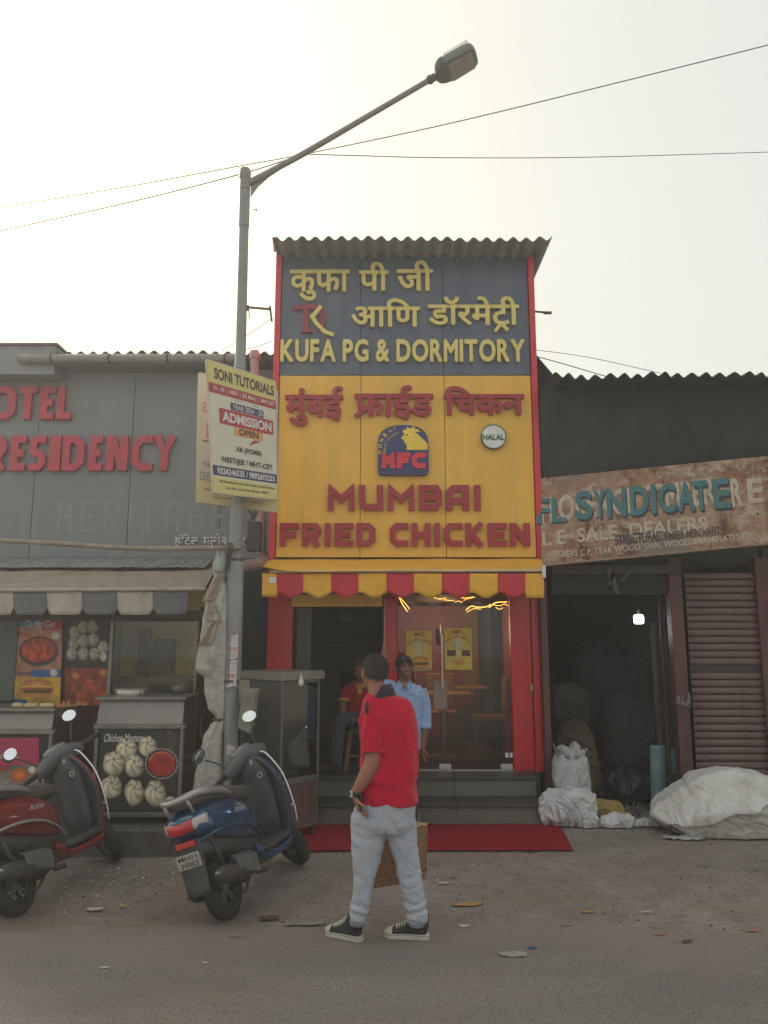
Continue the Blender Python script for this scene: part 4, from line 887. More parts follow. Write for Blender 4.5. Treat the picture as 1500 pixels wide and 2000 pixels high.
q = MB(); q.tube([b0 + Vector((-.04, 0, -.02)), P(545, 326, 6.95), P(600, 296, 6.9), P(720, 226, 6.75), LH], [.034, .03, .029, .027, .026], 14, sub=6); q.build('arm', gal, pole, smooth='auto')
q = MB(); n_ = Vector((0, .012, 0)); q.prism([P(489, 384, YPo), P(505, 363, YPo), P(525, 345, YPo), P(545, 332, 6.98), P(545, 325, 6.98), P(490, 352, YPo)], n_); q.build('gusset', gal, pole)
for s_ in (-1, 1):
    q = MB(); q.tube([(px0 + s_ * .05, YPo, zz(410)), (px0 + s_ * .085, YPo, zz(410) + .004)], .005); q.tube([(px0 + s_ * .08, YPo, zz(410)), (px0 + s_ * .09, YPo, zz(410))], .011); q.build('bolt', gal, pole)
# lamp head: cast body and finned tray, seen from below
axd = (P(846, 152, 6.55) - P(720, 226, 6.75)).normalized(); sdv = axd.cross(Vector((0, 0, 1))).normalized(); upv = sdv.cross(axd).normalized()
# tip the flat head towards the road
sdv = Vector((axd.y * 0 + .30, -.80, .12)); sdv = (sdv - axd * sdv.dot(axd)).normalized(); upv = axd.cross(sdv).normalized()
if upv.z < 0: upv = -upv; 
def hp(a_, s_, u_): return LH + axd * a_ + sdv * s_ + upv * u_
hmt = M('lamp_cast_grey', (88, 96, 96), .55, var=.1)
q = MB(); q.tube([hp(-.06, 0, 0), hp(.03, 0, 0)], .036, 16); q.tube([hp(-.045, 0, 0), hp(-.02, 0, 0)], .043, 16); q.build('neck_clamp', hmt, pole, smooth='auto')
def hring(a_, hw_, u0, u1, r=.3):
    o = []
    for k in range(20):
        t_ = 2 * math.pi * k / 20; c, s_ = math.cos(t_), math.sin(t_)
        o.append(hp(a_, hw_ * math.copysign(abs(c) ** .45, c), (u0 + u1) / 2 + (u1 - u0) / 2 * math.copysign(abs(s_) ** .5, s_)))
    return o
q = MB(); q.loft([hring(.02, .05, -.03, .04), hring(.05, .105, -.045, .06), hring(.10, .14, -.05, .075), hring(.14, .15, -.05, .075)]); q.build('gear_housing', hmt, pole, smooth='auto')
q = MB(); q.loft([hring(.142, .155, -.052, .06), hring(.36, .155, -.052, .055), hring(.42, .135, -.05, .045), hring(.44, .10, -.045, .03)]); hd = q.build('led_housing', M('lamp_housing', (112, 120, 116), .5, var=.08), pole, smooth='auto')
q = MB(); q.slab(hp(.165, -.135, -.054), hp(.165, .135, -.054), hp(.40, .125, -.054), hp(.40, -.125, -.054), upv * .003); q.build('led_lens', M('milky_lens', (150, 152, 140), .3), hd)
for k in range(14):
    q = MB(); a_ = .16 + .018 * k; q.slab(hp(a_, -.150, .03), hp(a_ + .007, -.150, .03), hp(a_ + .007, .150, .03), hp(a_, .150, .03), upv * .034); q.build('fin', hmt, hd)

# ------------------------------------------------------------------ things tied to the pole
def board(name, lab, TL, TR, BR, BL, mat, th=.02):
    t = thing(name, lab, 'banner', (BL + BR) / 2); n = (BR - BL).cross(TL - BL).normalized(); q = MB(); q.slab(BL, BR, TR, TL, -n * .003); q.build('sheet', mat, t)
    fm = M('pale_batten', (190, 182, 166), .7, var=.15)
    for A_, B_ in ((TL, BL), (TR, BR), (TL, TR), (BL, BR)):
        d = (B_ - A_).normalized(); s_ = n.cross(d); q = MB(); q.slab(A_ - s_ * .008, B_ - s_ * .008, B_ + s_ * .008, A_ + s_ * .008, -n * .02); q.xf(Matrix.Translation(-n * .0035)); q.build('batten', fm, t)
    return t, n
bcr = M('banner_cream', (206, 203, 184), .6, var=.05, dirt=(188, 180, 150), damt=.4, dscale=3); byel = M('banner_yellow', (206, 196, 124), .6, var=.06)
def onplane(px, py, A_, B_, C_):
    n = (B_ - A_).cross(C_ - A_); d = ray(px, py); o = Vector((0, 0, CZ)); return o + d * ((A_ - o).dot(n) / d.dot(n))
TL, BR, BL = P(405, 702, 6.58), P(541, 976, 7.1), P(418, 962, 6.58); TR = onplane(538, 745, BL, BR, TL)
bn, nn = board('tuition_banner', 'yellow and cream SONI TUTORIALS banner tied to the front of the lamp post', TL, TR, BR, BL, bcr)
def bp_(u, v, l=.0): return (BL * (1-u) + BR * u) * (1-v) + (TL * (1-u) + TR * u) * v + nn * l
def bstrip(u0, v0, u1, v1, mat, l, nm='colour_band'):
    q = MB(); q.slab(bp_(u0, v0, l), bp_(u1, v0, l), bp_(u1, v1, l), bp_(u0, v1, l), -nn * .0008); return q.build(nm, mat, bn)
def btext(s, u0, v0, u1, v1, mat, l=.004, off=.015, shear=0., obj=None):
    """printed words, drawn through the banner's own corners"""
    me = text_poly(s, off, shear); co = [v.co for v in me.vertices]; x0, x1 = min(c.x for c in co), max(c.x for c in co); y0, y1 = min(c.y for c in co), max(c.y for c in co)
    for v in me.vertices: v.co = bp_(u0 + (u1-u0) * (v.co.x-x0)/(x1-x0), v0 + (v1-v0) * (v.co.y-y0)/(y1-y0), l)
    return tag(link('lettering', me, mat, bn), kind='stuff')
bstrip(.0, .83, 1, 1, byel, .0012); bstrip(.0, .755, 1, .83, rm, .0012); bstrip(.0, .0, 1, .115, byel, .0012); bstrip(.0, .13, 1, .205, nm_, .0012)
btext('SONI TUTORIALS', .08, .865, .97, .955, M('brown_print', (74, 54, 58), .5), off=.035); btext('XI - XII  |  NEET  |  JEE (Main)  |  MHT-CET', .06, .77, .98, .812, wm, off=.02)
bstrip(.30, .655, .80, .715, nm_, .0012); btext('YEAR 2024 - 25', .33, .665, .78, .705, wm)
bstrip(.13, .53, .95, .65, rm, .0024); btext('ADMISSION', .17, .55, .92, .63, wm, .005, .04)
bstrip(.34, .46, .78, .535, M('orange_print', (216, 150, 86), .5), .0012); btext('OPEN', .41, .47, .71, .522, km, off=.03)
q = MB(); q.prism([bp_(.55, .40, .002), bp_(.64, .455, .002), bp_(.74, .45, .002)], -nn * .001); q.build('colour_band', rm, bn)
btext('XII (PCMB)', .35, .325, .75, .375, km, off=.03); btext('NEET/JEE / MHT-CET', .14, .225, .93, .28, km, off=.03)
btext('9324246535 / 9892693233', .06, .142, .96, .192, wm, off=.03); btext('A/8, Muktiben Mandir, Near Sheetal Cinema Bus Stop', .08, .075, .95, .10, km, off=.015); btext('L.B.S. Marg, Kurla West, Mumbai - 400070', .18, .03, .86, .055, km, off=.015)
q = MB()
for k in range(5): a = bp_(.36 + .02*k, .74, .002); q.box(a - Vector((.003, .001, .003)), a + Vector((.003, .001, .003))); a = bp_(.64 + .02*k, .735, .002); q.box(a - Vector((.003, .001, .003)), a + Vector((.003, .001, .003)))
tag(q.build('print_dots', km, bn), kind='stuff')
TL, BR, BL = P(389, 728, 6.98), P(542, 1000, 7.22), P(384, 980, 6.98); TR = onplane(542, 762, BL, BR, TL)
bn, nn = board('tuition_banner', 'faded older banner behind the SONI TUTORIALS banner, on the far side of the post', TL, TR, BR, BL, M('banner_faded', (200, 186, 168), .6, var=.08))
fm_ = M('faded_red', (196, 130, 118), .6); fk = M('faded_grey', (140, 132, 134), .6)
bstrip(.0, .0, 1, .16, M('faded_yellow', (206, 190, 140), .6), .0012); bstrip(.04, .17, .96, .235, fk, .0012); bstrip(.1, .50, .9, .62, fm_, .0012); bstrip(.06, .47, .94, .48, M('brown_print', (74, 54, 58), .5), .0012)
def rot_text(s, u0, v0, u1, v1, m): btext(s, u1, v0, u0, v1, m, off=.02)
rot_text('NEET / JEE / MHT-CET', .05, .27, .95, .31, fk); rot_text('9324246535  9892693233', .05, .18, .95, .225, MATS['banner_cream']); rot_text('ADMISSION', .15, .52, .85, .60, MATS['banner_cream']); rot_text('Near Sheetal Cinema, Kurla West', .08, .09, .92, .12, fk); rot_text('L.B.S. Marg, Mumbai', .2, .04, .8, .065, fk); rot_text('SONI TUTORIALS', .05, .70, .95, .78, fm_)

# stickers on the pole (curved round it)
def curved(name, lab, py0, py1, pa0, pa1, r, seed):
    t = thing(name, lab, 'sticker', (px0, YPo - r, zz(py1))); q = MB()
    q.grid(lambda u, v: Vector((px0 + r * math.sin(math.radians(pa0 + (pa1-pa0)*u)), YPo - r * math.cos(math.radians(pa0 + (pa1-pa0)*u)), zz(py1) + (zz(py0)-zz(py1)) * v + (.006 * math.sin(u*7+seed) if v > .9 or v < .1 else 0))), 12, 10)
    q.build('paper', M('notice_paper', (206, 196, 198), .8, var=.08, dirt=(180, 168, 160), damt=.5, dscale=14), t, smooth=True)
    for k, (v, h, m, s_) in enumerate([(.9, .03, km, 'आवशयक सूचना'), (.80, .02, fk, 'रूम भाड़े से देना है'), (.73, .02, fk, 'सपक करे 98'), (.62, .02, fk, 'मुबई कुरला'), (.44, .07, rm, 'सपक करा'), (.34, .025, rm, 'अधिक माहिती'), (.24, .02, fk, 'ममममम मम'), (.17, .02, fk, 'कककक कक कक'), (.1, .02, fk, 'तततत तत')]):
        me = text_poly(s_, .02); co = [w_.co for w_ in me.vertices]; a0, a1 = min(c.x for c in co), max(c.x for c in co); b0_, b1 = min(c.y for c in co), max(c.y for c in co)
        for w_ in me.vertices:
            u = .1 + .8 * (w_.co.x-a0)/(a1-a0); an = math.radians(pa0 + (pa1-pa0)*u); vv = v - h + 1.6*h*(w_.co.y-b0_)/(b1-b0_); w_.co = (px0 + (r+.0015)*math.sin(an), YPo - (r+.0015)*math.cos(an), zz(py1) + (zz(py0)-zz(py1))*vv)
        link('lettering', me, m, t)
curved('paper_notice', 'upper of the two white notices pasted on the lamp post', 1240, 1286, -38, 34, .0795, 1)
curved('paper_notice', 'lower of the two white notices pasted on the lamp post', 1290, 1340, -50, 30, .0795, 2)
curved('paper_notice', 'small notice low on the lamp post just above the blue scooter', 1454, 1472, -30, 40, .066, 5)
# bamboo pole lashed to the post
q = MB(); pts = [P(-60, 1054, 6.9), P(0, 1056, 6.9), P(120, 1062, 6.9), P(260, 1071, 6.9), P(380, 1071, 6.9), P(472, 1070, 6.9)]; q.tube(pts, [.021, .021, .022, .023, .024, .022], 12, sub=5)
bb = thing('bamboo_pole', 'grey weathered bamboo pole tied across to the lamp post above the stall awning', 'pole', pts[0]); q.build('cane', M('weathered_bamboo', (146, 134, 122), .8, var=.2, scale=9, dirt=(112, 98, 88), damt=.6, dscale=7), bb, smooth='auto')
for x in (40, 118, 200, 285, 365, 440): q = MB(); c_ = P(x, 1056 + 15 * min(1, x / 260), 6.9); q.lathe([(-.006, .02), (-.004, .0265), (.004, .0265), (.006, .02)], c_, 'x', 14, True); q.build('node_ring', MATS['weathered_bamboo'], bb, smooth=True)
q = MB(); rr_ = random.Random(8)
for k in range(5): a = P(446 + k * 2, 1060, 6.87); q.tube([a, a + Vector((.01, -.03, -.05)), a + Vector((-.01, -.01, -.14)), P(444 + k, 1098 + 5 * k, 6.88)], .004, 6, sub=3)
tag(q.build('tie_rope', MATS['dark_wire'], bb), kind='stuff')
# wrapped plastic sheeting
OUT = [(1068,428,446,.03),(1085,423,446,.05),(1100,416,446,.06),(1118,416,443,.06),(1135,422,440,.05),(1150,412,446,.07),(1180,403,446,.09),(1215,397,444,.10),(1250,393,444,.10),(1285,387,444,.10),(1308,385,442,.10),(1325,402,442,.07),(1350,402,440,.06),(1380,408,440,.05),(1404,424,438,.035),(1416,412,438,.05),(1440,400,436,.07),(1480,390,434,.09),(1520,383,434,.10),(1560,377,434,.10),(1600,374,436,.10)]
q = MB(); rings = []
for j, (y, xl, xr, dp) in enumerate([(a_, b_, c_, d_) for a_, b_, c_, d_ in OUT]): rings.append((y, xl, xr, dp))
def sample(y):
    for k in range(len(rings) - 1):
        if rings[k][0] <= y <= rings[k+1][0]:
            t_ = (y - rings[k][0]) / (rings[k+1][0] - rings[k][0]); t_ = t_*t_*(3-2*t_) if t_ > 0 else 0; return [rings[k][m] + (rings[k+1][m] - rings[k][m]) * t_ for m in (1, 2, 3)]
    return rings[-1][1:]
R3 = []
for j in range(150):
    y = 1068 + 532 * j / 149; xl, xr, dp = sample(y); c_ = P((xl + xr) / 2, y, 7.0); hw = (xr - xl) / 2 * 7.15 / 1500; rg = []
    for k in range(44):
        a_ = 2 * math.pi * k / 44; fold = 1 + .20 * math.sin(a_ * 5 + y * .012) + .22 * noise.noise(Vector((math.cos(a_) * 1.6, math.sin(a_) * 1.6, y * .018))) + .12 * abs(noise.noise(Vector((math.cos(a_) * 4, math.sin(a_) * 4, y * .05))))
        rg.append(Vector((c_.x + hw * math.cos(a_) * min(1.05, .85 + .15 * fold), 7.0 - .02 + dp * math.sin(a_) * fold * .8, c_.z)))
    R3.append(rg)
q.loft(R3); pls = M('grubby_plastic_sheet', (176, 174, 167), .5, var=.14, scale=5, bump=.5, bscale=14, dirt=(120, 112, 100), damt=.7, dscale=4, b2=.7, b2s=9)
tarp = thing('plastic_sheet', 'crumpled dirty white plastic sheeting bundled and tied against the lamp post', 'plastic sheet', P(405, 1600, 7)); q.build('sheeting', pls, tarp, smooth=True)
q = MB(); c_ = P(429, 1104, 6.93); q.ell(c_, (.05, .05, .075)); o_ = q.build('knotted_bag', M('blue_white_plastic', (160, 168, 166), .4, var=.12, b2=.5, b2s=14), tarp, smooth=True); displace(o_, lambda p, n: .012 * noise.noise(p * 18))
q = MB(); c_ = P(428, 1405, 7.0); q.lathe([(-.012, .045), (-.012, .055), (.012, .055), (.012, .045)], (c_.x, 7.0, c_.z), 'z', 18, True); q.build('tie', MATS['dark_wire'], tarp)
for k, (x0_, y0_, x1_, y1_) in enumerate([(428, 1120, 408, 1175), (414, 1180, 420, 1215), (425, 1210, 400, 1262)]):
    q = MB()
    def fl(u, v, k=k): 
        a, b_ = P(x0_, y0_, 6.86), P(x1_, y1_, 6.88); p = a * v + b_ * (1 - v) + Vector(((u - .5) * (.07 + .05 * (1 - v)), -.02 * math.sin(u * 5 + k), 0)); return p + Vector((0, .015 * noise.noise(Vector((u*4, v*4, k))), 0))
    q.grid(fl, 10, 14); q.build('loose_flap', M('tan_plastic', (150, 138, 124), .6, var=.15), tarp, smooth=True, solid=.002)
# meter box
mbx = thing('junction_box', 'battered grey junction box cover hanging crooked from the post behind the scooter mirror', 'box', P(485, 1430, 6.85))
bm_ = M('box_grey', (128, 126, 114), .7, var=.15, dirt=(92, 88, 78), damt=.6, dscale=8)
q = MB(); q.slab(P(464, 1422, 6.85), P(488, 1434, 6.84), P(500, 1350, 6.84), P(472, 1351, 6.85), (.0, .04, 0)); q.build('cover', bm_, mbx, bevel=.004)
q = MB(); q.slab(P(488, 1434, 6.84), P(496, 1420, 6.92), P(508, 1344, 6.92), P(500, 1350, 6.84), (-.01, .01, 0)); q.build('side', bm_, mbx)
q = MB(); q.slab(P(472, 1351, 6.85), P(500, 1350, 6.84), P(508, 1344, 6.92), P(478, 1344, 6.92), (0, 0, -.01)); q.build('top', bm_, mbx)
q = MB(); q.box(P(466, 1372, 6.95), P(488, 1328, 6.97)); q.build('back_plate', bm_, mbx)

# ------------------------------------------------------------------ steel display cabinet on castors
cr = Vector((P(547, 1500, 7.25).x, 7.25, 0)); fr_ = Vector((P(623, 1500, 7.62).x, 7.62, 0)); fd = (fr_ - cr); Wc = fd.length; fd.normalize(); bd = Vector((-fd.y, fd.x, 0)); Dc = .58
cab = thing('display_cabinet', 'tall steel display cabinet with glass doors on castors at the left end of the carpet', 'cabinet', cr)
z0, z1, z2, z3 = .10, .52, 1.44, 1.52
cs = M('cabinet_steel', (112, 109, 103), .35, metal=.45, var=.1, dirt=(80, 76, 72), damt=.6, dscale=3); cr2 = M('cabinet_carpet_reflection', (98, 70, 66), .4, metal=.2, var=.1)  # steel lower panels reddened: the carpet's reflection is put into their colour
def cb(a0, a1, b0_, b1, za, zb_, mat, nm, bev=.003, par=None):
    q = MB(); p = lambda a_, b_, z: cr + fd * a_ + bd * b_ + Vector((0, 0, z)); q.hexa([p(a0,b0_,za), p(a1,b0_,za), p(a1,b1,za), p(a0,b1,za), p(a0,b0_,zb_), p(a1,b0_,zb_), p(a1,b1,zb_), p(a0,b1,zb_)]); return q.build(nm, mat, par or cab, bevel=bev)
cb(0, Wc, 0, Dc, z0, z0 + .03, cs, 'base'); cb(.0, Wc, .0, Dc, z1 - .015, z1 + .035, cs, 'shelf_deck')
cb(-.03, Wc + .03, -.03, Dc + .03, z2, z3, M('cabinet_top', (134, 130, 122), .35, metal=.4, var=.1), 'top')
for a_, b_ in ((0, 0), (Wc - .028, 0), (0, Dc - .028), (Wc - .028, Dc - .028)): cb(a_, a_ + .028, b_, b_ + .028, z0 + .03, z2, cs, 'post')
cb(.03, Wc - .03, .004, .014, z0 + .032, z1 - .016, cr2, 'lower_panel'); cb(.002, .012, .03, Dc - .03, z0 + .032, z2 - .002, M('cabinet_side', (96, 95, 91), .4, metal=.35, var=.1), 'side_panel')
cb(.02, Wc - .02, Dc - .012, Dc - .004, z0 + .032, z2 - .002, cs, 'back_panel'); cb(Wc - .012, Wc - .004, .03, Dc - .03, z0 + .032, z1 - .016, cr2, 'side_panel')
cb(.03, Wc - .03, .006, .012, z1 + .036, z2 - .03, glass_mat('cabinet_glass', (.34, .34, .34), .06), 'glass_door', 0); cb(Wc - .014, Wc - .008, .03, Dc - .03, z1 + .036, z2 - .03, MATS['cabinet_glass'], 'glass_side', 0)
cb(.03, Wc - .03, -.002, .02, z2 - .03, z2 - .004, cs, 'header')
for zz_ in (.80, 1.1): cb(.03, Wc - .03, .04, Dc - .04, zz_, zz_ + .012, cs, 'shelf', 0)
q = MB(); p_ = cr + fd * (Wc * .62) + Vector((0, 0, 1.0)) - bd * .012; q.ell(p_, (.011, .011, .011)); q.build('knob', wm, cab, smooth=True)
for a_, b_ in ((.04, .04), (Wc - .04, .04), (.04, Dc - .04), (Wc - .04, Dc - .04)):
    p_ = cr + fd * a_ + bd * b_; q = MB(); q.lathe([(-.014, 0), (-.014, .034), (.014, .034), (.014, 0)], (p_.x, p_.y, .035 + .012), 'x', 18); q.box((p_.x - .02, p_.y - .016, .05), (p_.x + .02, p_.y + .016, .1)); q.build('castor', M('castor_black', (34, 34, 34), .6), cab, smooth='auto')
q = MB(); p_ = P(588, 1326, 7.3); q.tube([p_ + Vector((0, 0, .05)), p_], .006); q.ell(p_ + Vector((0, 0, -.035)), (.026, .026, .034)); q.lathe([(-.005, .014), (.03, .014)], p_ + Vector((0, 0, -.01)), 'z', 12); tag(q.build('light_bulb', wm, smooth=True), 'small white unlit bulb hanging at the top edge of the steel cabinet', 'bulb')
# ------------------------------------------------------------------ old timber shop on the right
YR = 8.45
rs = thing('timber_shop', 'dark open shop with brown roller shutter and broken wavy roof', 'building', (2.6, YR, 0))
dksheet = M('dark_teal_sheet', (54, 60, 60), .9, var=.22, scale=3, bump=.3, dirt=(74, 74, 68), damt=.5, dscale=2); wood = M('brown_post_paint', (92, 58, 52), .6, var=.2, scale=6, dirt=(62, 44, 40), damt=.6, dscale=5, streak=True)  # dark teal-grey sheet with paler mottling; brown painted posts
xl, xr = P(1062, 1400, YR).x, 6.2
ze = PZ(737, 7.75)
for i in range(4):
    a = P(1080, 737, 7.75).x + i * .98
    corr('roof_sheet', a, a + 1.0, 7.72 + .015 * (i % 3), 11.5, ze + .012 * i + .01 * (i % 2), .146, .028, M('dark_cement_sheet', (72, 76, 73), .95, var=.25, bump=.3, dirt=(50, 54, 52), damt=.7, dscale=3), rs, slope=.07, jag=.10)  # dark grey cement sheets, mottled darker
q = MB(); q.slab((X1 + .03, YR - .05, PZ(960, YR)), (xr, YR - .05, PZ(960, YR)), (xr, YR - .30, ze + .03), (X1 + .03, YR - .30, ze + .03), (0, .03, 0)); q.build('wall_sheet', dksheet, rs)
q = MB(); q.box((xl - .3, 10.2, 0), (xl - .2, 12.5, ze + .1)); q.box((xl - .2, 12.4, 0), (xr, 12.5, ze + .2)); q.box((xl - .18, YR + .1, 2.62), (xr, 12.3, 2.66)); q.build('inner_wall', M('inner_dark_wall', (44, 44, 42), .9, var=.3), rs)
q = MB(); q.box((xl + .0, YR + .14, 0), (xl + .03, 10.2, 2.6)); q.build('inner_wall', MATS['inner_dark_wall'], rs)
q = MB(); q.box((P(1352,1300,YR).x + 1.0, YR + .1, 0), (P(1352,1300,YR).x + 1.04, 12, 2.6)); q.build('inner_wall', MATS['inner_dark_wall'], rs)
q = MB(); q.box((P(1478,1300,YR).x + .2, YR + .1, 0), (xr, YR + .16, PZ(900, YR))); q.build('side_wall', dksheet, rs)
q = MB(); q.slab((P(1045,690,9.4)), P(1092, 745, 8.9), P(1085, 752, 8.9), P(1045, 760, 9.4), (.0, .8, 0)); q.build('gable_sheet', dksheet, rs)
q = MB(); q.box((P(1062,1400,YR).x, YR - .02, 0), (P(1075,1400,YR).x, YR + .1, PZ(1112, YR))); q.build('door_post', wood, rs, bevel=.004)
q = MB(); q.box((P(1322,1400,YR).x, YR - .02, 0), (P(1347,1400,YR).x, YR + .12, PZ(1090, YR))); q.build('door_post', wood, rs, bevel=.006)
q = MB(); q.box((P(1478,1300,YR).x + .05, YR - .03, 0), (P(1478,1300,YR).x + .2, YR + .12, PZ(1090, YR))); q.build('door_post', wood, rs, bevel=.006)
q = MB(); q.box((P(1078,1110,YR).x, YR - .04, PZ(1122, YR)), (P(1322,1110,YR).x, YR + .06, PZ(1104, YR))); q.build('lintel_beam', M('grey_beam', (74, 72, 66), .8, var=.25), rs, bevel=.005)
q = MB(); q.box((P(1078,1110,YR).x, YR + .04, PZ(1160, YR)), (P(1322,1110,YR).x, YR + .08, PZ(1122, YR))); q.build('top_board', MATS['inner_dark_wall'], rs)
# roller shutter of separate slats
sh = thing('roller_shutter', 'closed brown roller shutter with horizontal slats beside the open shop', 'shutter', (P(1410,1500,YR).x, YR, 0))
sl0, sl1 = P(1347,1300,YR).x + .005, P(1478,1300,YR).x + .055; zS = PZ(1118, YR); nS = 33; hS = zS / nS
smt = M('shutter_brown', (114, 92, 86), .55, var=.12, scale=4, dirt=(84, 58, 54), damt=.6, dscale=6); proto = None
q = MB(); rg = [];
for i in range(9):
    t_ = i / 8; rg.append([Vector((sl0, YR + .01 - .012 * math.sin(math.pi * t_) + (.006 if t_ in (0, 1) else 0), hS * (.04 + .92 * t_))), Vector((sl1, YR + .01 - .012 * math.sin(math.pi * t_) + (.006 if t_ in (0, 1) else 0), hS * (.04 + .92 * t_)))])
q.loft(rg, cap=False, closed=False)
for i in range(nS):
    if i == 19: continue
    if proto is None: proto = q.build('slat', smt, sh, smooth=True, solid=.003); proto.location = (0, 0, 0); continue
    c = proto.copy(); COL.objects.link(c); c.parent = sh; c.location = (0, RND.uniform(-.001, .001), hS * i)
q = MB(); q.box((sl0, YR + .012, hS * 19), (sl1, YR + .02, hS * 20)); q.build('lock_rail', M('dark_rail', (54, 44, 44), .6), sh)
# painted signboard, hung crooked
TLs, BLs = P(1054, 934, 8.32), P(1058, 1106, 8.20); TRs, BRs = P(1560, 884, 7.95), P(1560, 1058, 7.84)
ns = (BRs - BLs).cross(TLs - BLs).normalized()
ssb = thing('timber_signboard', 'rusty hand painted SYNDICATE timber dealers signboard hanging askew above the shutter', 'signboard', BLs)
rust = bpy.data.materials.new('rusty_painted_tin'); rust.use_nodes = True; n, l = rust.node_tree.nodes, rust.node_tree.links; b = n['Principled BSDF']; tc = n.new('ShaderNodeTexCoord')
def rN(sc, det, ro, s3=(1,1,1)):
    mp = n.new('ShaderNodeMapping'); mp.inputs['Scale'].default_value = s3; l.new(tc.outputs['Object'], mp.inputs[0]); x = n.new('ShaderNodeTexNoise'); x.inputs['Scale'].default_value = sc; x.inputs['Detail'].default_value = det; x.inputs['Roughness'].default_value = ro; l.new(mp.outputs[0], x.inputs[0]); return x.outputs['Fac']
def rR(v, a, b_): r = n.new('ShaderNodeMapRange'); r.inputs[1].default_value = a; r.inputs[2].default_value = b_; l.new(v, r.inputs[0]); return r.outputs[0]
def rX(f, A, B):
    x = n.new('ShaderNodeMix'); x.data_type = 'RGBA'; l.new(f, x.inputs[0])
    for k, v in ((6, A), (7, B)):
        if isinstance(v, tuple): x.inputs[k].default_value = (*lin(v), 1)
        else: l.new(v, x.inputs[k])
    return x.outputs[2]
c_ = rX(rR(rN(2.2, 8, .7), .35, .65), (170, 140, 118), (142, 98, 72)); c_ = rX(rR(rN(3.5, 9, .75, (1, 1, .4)), .50, .60), c_, (100, 60, 46)); c_ = rX(rR(rN(4, 9, .8, (1, 1, 2)), .50, .60), c_, (184, 168, 148)); c_ = rX(rR(rN(1.2, 6, .7), .52, .62), c_, (120, 112, 102)); c_ = rX(rR(rN(14, 8, .8), .56, .66), c_, (86, 58, 46))
l.new(c_, b.inputs['Base Color']); b.inputs['Roughness'].default_value = .75
q = MB(); q.slab(BLs, BRs, TRs, TLs, -ns * .05); q.build('board', rust, ssb, bevel=.006)
for A_, B_, h_ in ((BLs, BRs, .018),): q = MB(); q.slab(A_, B_, B_ + Vector((0,0,h_)), A_ + Vector((0,0,h_)), -ns * .06); q.xf(Matrix.Translation(ns * .008)); q.build('lower_edge', M('pale_wood_edge', (150, 130, 112), .8, var=.25, scale=14), ssb)
Xs = (BRs - BLs).normalized(); Zs = (TLs - BLs).normalized(); Ws = (BRs - BLs).length; Hs = (TLs - BLs).length
def spx(px, py):
    """photo point on the sign's own plane"""
    d = ray(px, py); o = Vector((0, 0, CZ)); t = (BLs - o).dot(ns) / d.dot(ns); return o + d * t
def worn(name, col, amt, sc=9, thr=.5):
    m = M(name, col, .7, var=.15, scale=12, dirt=(122, 88, 68), damt=amt, dscale=sc); return m
def spt(s, x0, yb0, x1, yb1, h, mat, lift, off=.02, nm='painted_word', shear=0.):
    A_, B_ = spx(x0, yb0), spx(x1, yb1); X_ = (B_ - A_).normalized(); hh = h * 7.9 / 1500; me = place_flat(text_poly(s, off, shear), A_, X_, Zs, (B_ - A_).length, hh, 0)
    me.transform(Matrix.Translation(ns * lift)); o_ = link(nm, me, mat, ssb); return tag(o_, kind='stuff') if len(s.split()) > 1 or nm == 'painted_word' else o_
gw = worn('worn_cream_paint', (192, 182, 162), .5); tl_ = worn('teal_paint', (66, 122, 128), .35, 14); td = worn('dark_teal_paint', (44, 60, 66), .3, 14)
spt('FLORENCE  TIMBER', 1056, 1022, 1400, 984, 56, gw, .0015, .03)
spt('FL', 1050, 1026, 1108, 1022, 54, td, .002, .02); spt('FL', 1048, 1023, 1106, 1019, 54, tl_, .003, .02)
for i, (ch, x0, x1) in enumerate([('S', 1124, 1158), ('Y', 1160, 1184), ('N', 1186, 1224), ('D', 1232, 1268), ('I', 1273, 1283), ('C', 1288, 1322), ('A', 1325, 1358), ('T', 1356, 1385), ('E', 1395, 1428)]):
    yb = 1016 - (x0 - 1124) * .083
    spt(ch, x0 + 3, yb + 5, x1 + 3, yb + 5 - (x1-x0)*.083, 62, td, .003, .035, 'painted_letter'); spt(ch, x0, yb, x1, yb - (x1-x0)*.083, 62, tl_, .0045, .03, 'painted_letter')
spt('R', 1430, 990, 1452, 988, 60, gw, .0015, .03); spt('E', 1462, 984, 1492, 981, 52, gw, .0015, .03); spt('RS', 1505, 980, 1548, 976, 52, gw, .0015, .03)
spt('L E  SALE  DEALERS', 1060, 1066, 1382, 1036, 30, gw, .002, .02); spt('STRUCTURAL', 1202, 1066, 1290, 1057, 22, km, .004, .02); spt('TIMBER MERCHANT', 1296, 1056, 1408, 1045, 18, worn('smudged_black', (86, 78, 72), .8), .0035, .03)
spt('VINEERS C.P. TEAK WOOD  SHAL WOOD & LAMINATES ETC', 1076, 1091, 1476, 1052, 13, gw, .003, .01); spt('Ph. 25 14 2', 1320, 936, 1440, 924, 14, worn('worn_cream_dim', (160, 148, 132), .9), .002, .01)
for x_, y_ in ((1287, 976), (1270, 997), (1480, 1004), (1420, 985)): q = MB(); q.ell(spx(x_, y_) + ns * .002, (.013, .004, .013)); q.build('nail', km, ssb)
